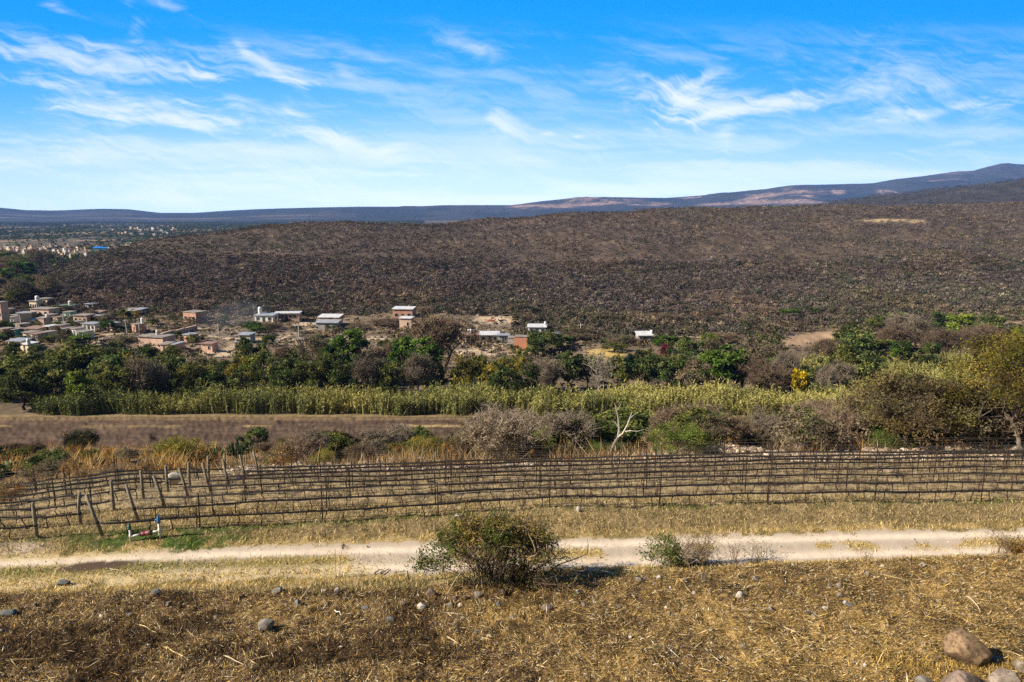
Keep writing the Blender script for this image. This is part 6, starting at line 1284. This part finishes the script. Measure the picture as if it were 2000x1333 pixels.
n = 5000; X, Y = scatter(n, 27, 33); px, py, _ = proj(X, Y, zterr(X, Y)); k = (np.abs(road_off(X, Y)) < 1.6) & (rg.random(n) < .3 + .6 * np.exp(-(road_off(X, Y) / .4) ** 2)) | (np.exp(-(((px - 40) / 80) ** 2 + ((py - 1072) / 14) ** 2) ** 2) > .4); gravel(X[k], Y[k], np.exp(rg.normal(math.log(.038), .4, k.sum())), [(.5, .43, .36), (.4, .33, .28)], 'track_gravel', 'little stones on the dirt track')
n = 5200; px = rg.uniform(150, 1150, n); Y = rg.uniform(180, 276, n); X = (px - 1000) / FPX * Dof(Y); ppx, ppy, _ = proj(X, Y, zterr(X, Y)); k = rg.random(n) < .12 + sstep(.5, .62, fbm(X * .07, Y * .07, 205, 3)) + .5 * np.exp(-(((ppx - 455) / 60) ** 2 + ((ppy - 650) / 16) ** 2)) + .6 * np.exp(-(((ppx - 960) / 80) ** 2 + ((ppy - 640) / 16) ** 2)) + .6 * np.exp(-(((ppx - 950) / 60) ** 2 + ((ppy - 688) / 10) ** 2)); gravel(X[k], Y[k], np.exp(rg.normal(math.log(.55), .5, k.sum())), [(.22, .17, .13), (.17, .14, .12), (.28, .22, .16), (.13, .11, .095)], 'village_rubble', 'stone rubble strewn between the village houses')

def branch(px0, py0, px1, py1, r0, col, label, arch=.1, twigs=0, name='fallen_branch', lift=.05):
    a = place(px0, py0); b = place(px1, py1); p = np.array(a[:3]) + [0, 0, lift]; q = np.array(b[:3]) + [0, 0, lift]; r = np.random.default_rng(int(px0)); m = [p + (q - p) * t + np.array([0, 0, arch * 4 * t * (1 - t)]) + r.normal(0, .015, 3) for t in np.linspace(0, 1, 6)]
    o = Geo(); o.tube([v - p for v in m], list(np.linspace(r0, r0 * .45, 6)), col, 6); 
    for i in range(twigs):
        s = m[1 + r.integers(4)] - p; d = unit(r, 1)[0]; d[2] = abs(d[2]) * .3 - .1; o.tube([s, s + d * .25, s + d * .5 + np.array([0, 0, -.04])], [r0 * .4, r0 * .3, r0 * .2], col, 4)
    tag(o.obj(name, M_TWIG, loc=tuple(p)), label, 'branch', 'branches lying on the field')
branch(1118, 1123, 1202, 1125, .028, (.58, .53, .46), 'long bleached fallen branch right of the large bush', .22, 5)
branch(1214, 1114, 1240, 1117, .016, (.5, .42, .3), 'short pale stick right of the long bleached branch', .03)
branch(873, 1247, 946, 1299, .022, (.62, .48, .27), 'long straight straw coloured branch in the middle of the field', .03, 3)
branch(818, 1263, 868, 1270, .015, (.6, .47, .28), 'thin pale twig left of the long straw coloured branch', .03, 1)
branch(318, 1266, 368, 1292, .022, (.62, .47, .24), 'thick golden stalk on the left of the field', .03)
branch(268, 1222, 304, 1238, .016, (.6, .45, .24), 'golden stalk above the thick golden stalk', .03); branch(437, 1283, 478, 1304, .022, (.66, .54, .36), 'pale thick stalk near the bottom left', .03); branch(15, 1294, 82, 1290, .017, (.56, .40, .2), 'long thin stalk near the left bottom corner', .02)
branch(655, 1196, 668, 1204, .02, (.7, .62, .5), 'short whitish stalk left of the middle stones', .02); branch(1888, 1168, 1914, 1200, .022, (.64, .54, .38), 'pale leaning stalk above the large tan boulder', .1); branch(1528, 1226, 1570, 1250, .018, (.62, .5, .32), 'pale curved stalk right of the field centre', .05); branch(1048, 1303, 1070, 1310, .022, (.66, .54, .34), 'short thick pale stalk near the bottom centre', .02)
branch(1258, 1268, 1282, 1304, .016, (.32, .21, .10), 'brown forked twig in the lower middle of the field', .05, 4); branch(1545, 1148, 1606, 1138, .014, (.05, .038, .03), 'thin dark bent twig on the right of the field', .12, 2); branch(780, 1270, 850, 1215, .016, (.06, .045, .03), 'dark stick slanting across the middle field', .02); branch(640, 1290, 560, 1330, .016, (.06, .045, .03), 'dark stick slanting near the bottom', .02); branch(215, 1113, 243, 1122, .014, (.62, .52, .34), 'pale stick lying on the track edge at the left', .05); branch(219, 1127, 231, 1112, .012, (.25, .19, .12), 'dark stick crossing the pale stick at the track edge', .05)
branch(730, 1124, 747, 1114, .03, (.12, .09, .07), 'left of two dark sticks lying before the track', .02); branch(745, 1125, 760, 1113, .03, (.12, .09, .07), 'right of two dark sticks lying before the track', .02)
branch(610, 925, 632, 898, .035, (.30, .26, .22), 'grey pole leaning on the stony vineyard edge', .02)
# short wooden marker stake and a stub
X, Y, Z, D = place(1373, 1136); g = Geo(); g.box((0, 0, .16), (.13, .05, .42), (.46, .33, .19)); g.box((0, 0, .38), (.09, .045, .03), (.46, .33, .19)); tag(g.obj('marker_stake', M_WOOD, loc=(X, Y, Z)), 'short flat wooden marker stake standing on the field', 'stake')
X, Y, Z, D = place(797, 1134); g = Geo(); g.tube([(0, 0, -.1), (.01, 0, .2), (-.02, 0, .42)], [.03, .028, .02], (.14, .11, .08), 7); tag(g.obj('wooden_stub', M_TWIG, loc=(X, Y, Z)), 'dark thin wooden stub left of the large bush', 'stake')
X, Y, Z, D = place(1263, 887); g = Geo(); g.tube([(0, 0, -.3), (.02, 0, .8), (0, 0, 1.3)], [.12, .11, .10], (.3, .27, .22), 9); tag(g.obj('fence_post', M_WOOD, loc=(X, Y, Z)), 'thick grey wooden post left of the bright green spreading bush', 'post')
# blue sack
X, Y, Z, D = place(470, 937); r = np.random.default_rng(4); V, F = rockverts(r, 3, (.42, .34, .34), .3); V[:, 2] += .14; g = Geo(); g.add(V, None, (.02, .05, .35), F); tag(g.obj('plastic_sack', col_mat('blue_plastic', (.03, .09, .46), (.015, .04, .26), 6, .4, .3, .4), smooth=True, loc=(X, Y, Z)), 'crumpled blue plastic sack by the end posts', 'sack')
# red tile strips by the far row
for i, (px, py, w) in enumerate([(1246, 895, 20), (1278, 895, 14), (1300, 894, 10)]):
    X, Y, Z, D = place(px, py); k = D / FPX; g = Geo(); g.box((0, 0, .08), (w * k, .25, .12), (.5, .17, .09)); g.box((w * k * .2, 0, .16), (w * k * .4, .2, .05), (.5, .17, .09)); tag(g.obj('brick_heap', BR, loc=(X, Y, Z), ), ['longest low heap of red bricks behind the back trellis row', 'middle low heap of red bricks behind the back trellis row', 'shortest low heap of red bricks behind the back trellis row'][i], 'bricks', 'brick heaps behind the vineyard')
# orange brick pile and pipe on the slope
X, Y, Z, D = place(960, 628); g = Geo(); r = np.random.default_rng(9)
for i in range(26): g.box((r.normal(0, 1.0), r.normal(0, .5), .15 + .22 * (i % 3)), (.5, .3, .22), np.array((.5, .15, .08)) * r.uniform(.7, 1.1), Matrix.Rotation(r.normal(0, .4), 3, 'Z'))
tag(g.obj('brick_pile', M_PIECE, loc=(X, Y, Z)), 'orange brick pile on the bare slope above the long houses', 'bricks')
X, Y, Z, D = place(977, 627); g = Geo(); g.tube([(0, -1.1, .75), (0, 1.1, .75)], [.8, .8], (.3, .29, .28), 14, False); g.tube([(0, -1.1, .75), (0, 1.1, .75)], [.66, .66], (.12, .12, .12), 14, False); tag(g.obj('concrete_pipe', M_PIECE, loc=(X, Y, Z)), 'grey concrete pipe section right of the orange brick pile', 'pipe')
# ------------------------------------------------------------------ one label per thing
LM = {'belt': [(-40, 'the frame edge'), (95, 'the teal house'), (165, 'the lime young tree'), (296, 'the large brick house'), (400, 'the tiny brick hut'), (470, 'the maroon house'), (588, 'the half whitewashed house'), (642, 'the lean to'), (680, 'the tall round tree'), (745, 'the street gap'), (793, 'the twin green trees'), (867, 'the tall bare trunk'), (930, 'the long low house'), (1015, 'the orange wall'), (1130, 'the white pole'), (1185, 'the yellow grass patch'), (1262, 'the lone white roof'), (1412, 'the big leafy tree'), (1500, 'the tan field'), (1553, 'the golden tree'), (1640, 'the pale reed patch'), (1760, 'the rust acacia'), (1900, 'the large acacia')],
      'bank': [(330, 'the ploughed field'), (465, 'the candelabra cactus'), (560, 'the stony mound'), (650, 'the olive bush'), (706, 'the yellow green bush'), (820, 'the pale field strip'), (985, 'the dead bush'), (1100, 'the middle stakes'), (1195, 'the forked dead tree'), (1325, 'the bright green bush'), (1490, 'the golden yellow bush'), (1565, 'the pale boulders'), (1675, 'the widest boulder'), (1766, 'the rust acacia'), (1880, 'the stony edge end'), (1992, 'the large acacia')],
      'field': [(15, 'the slate stone'), (119, 'the ribbed stone'), (300, 'the golden stalks'), (515, 'the lone grey stone'), (660, 'the tall weeds'), (797, 'the wooden stub'), (970, 'the large bush'), (1160, 'the bleached branch'), (1322, 'the half green bush'), (1373, 'the marker stake'), (1480, 'the sparse weed'), (1600, 'the bent twig'), (1690, 'the forked weed'), (1890, 'the tan boulder')],
      'edge': [(465, 'the candelabra cactus'), (505, 'the last end post'), (615, 'the leaning pole'), (706, 'the yellow green bush'), (850, 'the orange grass'), (985, 'the dead bush'), (1195, 'the forked dead tree'), (1263, 'the thick post'), (1325, 'the bright green bush'), (1490, 'the golden yellow bush'), (1600, 'the thicket'), (1700, 'the amber bush'), (1766, 'the rust acacia'), (1870, 'the rust grass'), (1992, 'the large acacia')],
      'valley': [(-40, 'the frame edge'), (20, 'the edge house'), (75, 'the tower house'), (120, 'the mint house'), (175, 'the dark shed'), (250, 'the yellow house'), (330, 'the brick house')],
      'town': [(-5, 'the frame edge'), (25, 'the green valley trees'), (60, 'the wider block'), (95, 'the tree gap'), (140, 'the town centre'), (192, 'the blue hall')], 'plain': [(120, 'the dark ridge'), (200, 'the blue hall'), (240, 'the wood edge'), (280, 'the pale quarry'), (320, 'the quarry end'), (350, 'the tan pasture'), (430, 'the hill crest')]}
LM['village'] = LM['belt']
PRE = {'belt': 'below', 'village': 'near', 'bank': 'by', 'field': 'by', 'edge': 'by', 'valley': 'above', 'town': 'in town by', 'plain': 'on the plain by'}
ORDN = ['', 'second ', 'third ', 'fourth ', 'fifth ', 'sixth ', 'seventh ', 'eighth ', 'ninth ', 'tenth ', 'eleventh ', 'twelfth ', 'thirteenth ', 'fourteenth ', 'fifteenth ', 'sixteenth ', 'seventeenth ', 'eighteenth ', 'nineteenth ', 'twentieth ']
def uniq():
    used = {o['label'] for o in bpy.data.objects if 'label' in o and not any(o is q[0] for q in LAB)}
    groups = {}
    for o, b, px, wh in LAB:
        lm = LM[wh]; xs = [l[0] for l in lm]; i = min(range(len(lm)), key=lambda j: abs(xs[j] - px))
        side = '' if abs(xs[i] - px) < 14 else ('just left of ' if px < xs[i] else 'just right of ')
        ph = (side or PRE[wh].split()[-1] + ' ') + lm[i][1]
        zone = {'belt': 'behind the reeds', 'village': 'up in the village', 'bank': 'on the bank', 'field': 'on the straw field', 'edge': 'at the vineyard edge', 'valley': 'in the valley', 'town': 'in the far town', 'plain': 'on the far plain'}[wh]
        groups.setdefault((b, zone, ph), []).append((px, o))
    for (b, zone, ph), lst in groups.items():
        if len(lst) == 1: lst[0][1]['label'] = f'{b} {zone}, {ph}'; continue
        lst.sort(key=lambda q: q[0])
        if len(lst) == 2:
            y0, y1 = lst[0][1].location[1], lst[1][1].location[1]
            for (px, o), w in zip(lst, ('nearer ', 'farther ') if y0 < y1 else ('farther ', 'nearer ')): o['label'] = f'{w}{b} {zone}, {ph}'
        else:
            lst.sort(key=lambda q: q[1].location[1])
            for n_, (px, o) in enumerate(lst): o['label'] = f'{("nearest " if n_ == 0 else ORDN[n_] + "nearest ")}{b} {zone}, {ph}'
uniq()
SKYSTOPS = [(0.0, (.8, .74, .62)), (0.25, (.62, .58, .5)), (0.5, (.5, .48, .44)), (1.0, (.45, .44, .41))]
SKYROWS = [(-900, (0, 95, 205)), (-200, (0, 140, 240)), (0, (0, 157, 254)), (60, (16, 162, 254)), (120, (52, 170, 254)), (180, (84, 181, 254)), (230, (112, 193, 254)), (280, (146, 208, 253)), (330, (182, 223, 253)), (380, (206, 236, 253)), (430, (214, 240, 253))]
CLOUDSRGB = (240, 249, 254); VEIL = .7; EXPO = 1.0; SKYCOMP = .85; HAZE = 6.0e-5; HAZECOL = (.2, .42, 1.0)
CLOUDS = [  # px, py, half length, half thickness, tilt, strength, noise  (directions in the sky, measured)
 (395, 145, 52, 17, -15, .85, 'A'), (240, 120, 260, 42, -7, .55, 'A'), (110, 205, 70, 17, -14, .8, 'A'), (200, 215, 140, 24, -12, .9, 'A'), (350, 238, 170, 24, -8, .85, 'A'),
 (520, 245, 150, 28, -9, .75, 'A'), (385, 203, 62, 9, -14, .9, 'A'), (590, 172, 45, 20, -35, .9, 'A'), (535, 140, 75, 14, -38, .6, 'A'), (478, 102, 36, 11, -48, .6, 'A'),
 (650, 272, 130, 28, -7, .7, 'A'), (755, 290, 60, 16, 12, .6, 'A'), (80, 105, 120, 34, -6, .5, 'A'), (60, 160, 130, 12, -9, .55, 'A'), (100, 10, 45, 13, -18, .55, 'A'), (330, 10, 60, 14, -18, .5, 'A'), (260, 32, 22, 45, 10, .4, 'D'), (580, 225, 60, 10, -12, .6, 'A'),
 (930, 95, 75, 24, -18, .55, 'D'), (980, 240, 60, 30, -32, .75, 'D'), (1072, 261, 20, 6, 4, .75, 'B'), (1130, 267, 18, 5, 0, .75, 'B'), (835, 222, 22, 9, -20, .5, 'B'), (675, 145, 45, 14, -45, .3, 'D'),
 (1330, 195, 75, 48, -15, .95, 'D'), (1320, 235, 70, 26, -8, .85, 'D'), (1430, 217, 150, 18, 11, .97, 'B'), (1560, 193, 80, 18, 9, .8, 'B'), (1415, 262, 46, 26, 42, .85, 'D'), (1260, 190, 60, 14, 4, .6, 'B'),
 (1860, 213, 190, 14, 9, .9, 'B'), (1965, 196, 80, 16, 13, .75, 'B'), (1720, 214, 100, 13, 6, .6, 'B'), (1740, 150, 150, 60, 8, .4, 'D'), (1215, 171, 34, 8, 8, .5, 'B'), (1850, 285, 120, 6, 9, .3, 'B'), (1360, 160, 60, 12, 20, .5, 'D'), (1375, 205, 150, 52, 4, .7, 'D'), (1400, 205, 120, 30, 8, .7, 'B'), (1700, 195, 300, 34, 7, .55, 'B'), (1330, 190, 60, 40, -20, .7, 'B')]
# ------------------------------------------------------------------ camera, sun, sky, air
cam = bpy.data.cameras.new('camera'); co = bpy.data.objects.new('camera', cam); COL.objects.link(co)
cam.sensor_width = 36.0; cam.lens = FPX / 2000 * 36.0; cam.clip_start = 0.1; cam.clip_end = 40000
co.location = (0, 0, CAMZ); co.rotation_euler = (math.pi / 2 - PITCH, 0, 0); SC.camera = co

SUN_EL, SUN_AZ = RAD(33), RAD(-106)          # azimuth clockwise from +Y (the view direction): the sun stands to the left, a little behind the camera
sd = Vector((math.sin(SUN_AZ) * math.cos(SUN_EL), math.cos(SUN_AZ) * math.cos(SUN_EL), math.sin(SUN_EL)))
sl_ = bpy.data.lights.new('sun', 'SUN'); sl_.energy = 5.0; sl_.angle = RAD(0.53); sl_.color = (1.0, 0.90, 0.76)
so = bpy.data.objects.new('sun', sl_); COL.objects.link(so); so.rotation_euler = (-sd).to_track_quat('-Z', 'Y').to_euler()

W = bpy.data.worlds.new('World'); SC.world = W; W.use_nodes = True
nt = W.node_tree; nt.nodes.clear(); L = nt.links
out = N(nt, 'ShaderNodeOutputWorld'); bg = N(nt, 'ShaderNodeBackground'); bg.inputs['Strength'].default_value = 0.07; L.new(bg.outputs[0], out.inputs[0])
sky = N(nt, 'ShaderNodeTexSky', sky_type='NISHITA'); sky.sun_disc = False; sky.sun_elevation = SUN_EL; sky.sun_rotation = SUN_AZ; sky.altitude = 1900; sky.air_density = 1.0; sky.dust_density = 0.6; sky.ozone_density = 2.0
tc = N(nt, 'ShaderNodeTexCoord'); sp = N(nt, 'ShaderNodeSeparateXYZ'); L.new(tc.outputs['Generated'], sp.inputs[0])
# warm tint dims the sky out of view, added to cut blue fill
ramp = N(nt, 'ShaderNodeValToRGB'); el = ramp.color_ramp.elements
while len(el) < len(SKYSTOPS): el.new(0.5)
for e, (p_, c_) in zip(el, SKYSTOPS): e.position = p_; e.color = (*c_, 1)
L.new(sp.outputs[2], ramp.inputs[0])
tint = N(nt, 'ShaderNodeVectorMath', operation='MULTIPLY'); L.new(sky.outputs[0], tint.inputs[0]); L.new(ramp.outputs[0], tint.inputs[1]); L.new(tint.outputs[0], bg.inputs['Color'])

# sky dome before the camera, twenty kilometres out: blue air with cirrus
def lin(c): c = np.asarray(c, float) / 255.0; return np.where(c <= .04045, c / 12.92, ((c + .055) / 1.055) ** 2.4)
ax = np.concatenate([np.linspace(-1700, -60, 120)[:-1], np.arange(-60, 2061, 2.2), np.linspace(2060, 3700, 120)[1:]]); ay = np.concatenate([np.linspace(-1500, -40, 90)[:-1], np.arange(-40, 425, 1.6), np.linspace(425, 520, 12)[1:]])
PX, PY = np.meshgrid(ax, ay)
rows = [r_[0] for r_ in SKYROWS]; cols_ = np.array([lin(r_[1]) for r_ in SKYROWS])
vary = (fbm(PX / 900.0, PY / 260.0, 301, 3) - .5) * 40 - 26 * sstep(300, 1500, PX) + 14
base_ = np.stack([np.interp(PY + vary, rows, cols_[:, k]) for k in range(3)], -1)
def cn(rot, ax_, ay_, seed, warp=.35, gain=.56, octv=7):
    c_, s_ = math.cos(RAD(rot)), math.sin(RAD(rot)); x = (PX * c_ + PY * s_) / 100.0; y = (-PX * s_ + PY * c_) / 100.0
    wx = fbm(x * .8, y * .8, seed + 1, 4) - .5; wy = fbm(x * .8 + 9, y * .8, seed + 2, 4) - .5
    return fbm((x + wx * warp * 3) * ax_, (y + wy * warp) * ay_, seed, octv, gain)
NZ = {'A': cn(11, .55, 3.4, 311), 'B': cn(-9, .5, 3.0, 321), 'C': cn(1, .22, 3.2, 331, .2), 'D': cn(-28, 1.0, 1.9, 341, .7)}
fine = cn(14, 1.2, 11, 351, .8, .62)
inv = np.ones_like(PX)
for (px, py, hl, ht, ang, st, nz) in CLOUDS:
    a_ = -RAD(ang); dx = PX - px; dy = PY - py
    u = (dx * math.cos(a_) + dy * math.sin(a_)) / hl; v = (-dx * math.sin(a_) + dy * math.cos(a_)) / ht
    m_ = np.exp(-.9 * (u * u + v * v)); d_ = NZ[nz] * .62 + fine * .38 + (m_ - .6) * .30
    inv *= 1 - m_ ** .75 * sstep(.37, .80, d_) * min(1, st * .95)
hz = np.clip((PY - 215) / 190.0, 0, 1)
inv *= 1 - hz ** .8 * (.30 + .70 * sstep(.36, .70, NZ['C'] * .8 + fine * .2)) * VEIL
thin = sstep(.40, .72, NZ['C'] * .4 + NZ['A'] * .4 + fine * .2) * (.30 * sstep(20, 120, PY) + .3 * sstep(900, 300, PX) * sstep(60, 130, PY)); inv *= 1 - thin
dens_ = (1 - inv)[..., None]
elv = np.arctan(np.maximum(np.tan(np.arctan((666.5 - PY) / FPX) - PITCH), .004)); pth = np.minimum(9100.0, 440.0 / np.tan(elv)); skyc = (base_ * (1 - dens_) + lin(CLOUDSRGB) * dens_) / 2 ** EXPO * np.exp(HAZE * pth * SKYCOMP)[..., None]
DX = (PX - 1000) / FPX; DY = (666.5 - PY) / FPX
dv = np.stack([DX, CP + DY * SP, -SP + DY * CP], -1); dv /= np.linalg.norm(dv, axis=-1, keepdims=True)
gi = np.arange(PX.size).reshape(PX.shape); Qd = np.stack([gi[:-1, :-1], gi[1:, :-1], gi[1:, 1:], gi[:-1, 1:]], -1).reshape(-1, 4)
g = Geo(); g.add((dv * 20000.0 + np.array([0, 0, CAMZ])).reshape(-1, 3), Qd, skyc.reshape(-1, 3))
m, snt, ns, SL = newmat('sky_light'); at_ = N(snt, 'ShaderNodeAttribute', attribute_name='Col'); em = N(snt, 'ShaderNodeEmission'); oo = N(snt, 'ShaderNodeOutputMaterial'); SL.new(at_.outputs['Color'], em.inputs[0]); SL.new(em.outputs[0], oo.inputs[0])
try: m.cycles.emission_sampling = 'NONE'
except Exception: pass
o = g.obj('sky', m, smooth=True); tag(o, 'deep blue sky with thin white cirrus', 'sky', kind='structure')

# haze: one even box of air round everything
if HAZE > 0:
    m, hnt, ns, HL = newmat('pale_air'); vo = N(hnt, 'ShaderNodeVolumePrincipled'); vo.inputs['Color'].default_value = (*HAZECOL, 1); vo.inputs['Density'].default_value = HAZE; vo.inputs['Anisotropy'].default_value = 0.0
    ho = N(hnt, 'ShaderNodeOutputMaterial'); HL.new(vo.outputs[0], ho.inputs['Volume'])
    g = Geo(); zt = float(GZ.max()) + 12; zb = float(GZ.min()) - 1.5
    g.box((0, 4550, (zt + zb) / 2), (36000, 9300, zt - zb))
    o = g.obj('haze', m); tag(o, 'pale blue haze filling the valley and veiling the far mountains', 'haze', kind='stuff')

# thin blue smoke from a fire among the houses
if HAZE > 0:
    m, hnt, ns, HL = newmat('thin_smoke'); vo = N(hnt, 'ShaderNodeVolumePrincipled'); vo.inputs['Color'].default_value = (.62, .72, .9, 1); vo.inputs['Density'].default_value = .005
    ho = N(hnt, 'ShaderNodeOutputMaterial'); HL.new(vo.outputs[0], ho.inputs['Volume'])
    X, Y, Z, D = at(462, 236); r = np.random.default_rng(2); V, F = ICO[3]; V = V * (1 + .5 * (fbm(V[:, :1] * 1.4 + V[:, 2:] + 3, V[:, 1:2] * 1.4 + 2, 9, 3) - .5)); V = V * np.array([12, 7.0, 5.6]); V[:, 0] += V[:, 2] * .7
    g = Geo(); g.add(V, None, (.5, .5, .5), F); o = g.obj('smoke', m, loc=(X, Y, Z + 4.2)); tag(o, 'thin bluish smoke drifting among the village rubble', 'smoke', kind='stuff')

vs = SC.view_settings; vs.view_transform = 'Standard'; vs.look = 'None'; vs.exposure = EXPO; vs.gamma = 1.0; vs.use_curve_mapping = False
SC.render.engine = 'CYCLES'
cy = SC.cycles; cy.max_bounces = 5; cy.diffuse_bounces = 3; cy.glossy_bounces = 1; cy.transmission_bounces = 2; cy.transparent_max_bounces = 4; cy.volume_bounces = 0
cy.use_denoising = False; SC.render.filter_size = 1.25; cy.caustics_reflective = False; cy.caustics_refractive = False
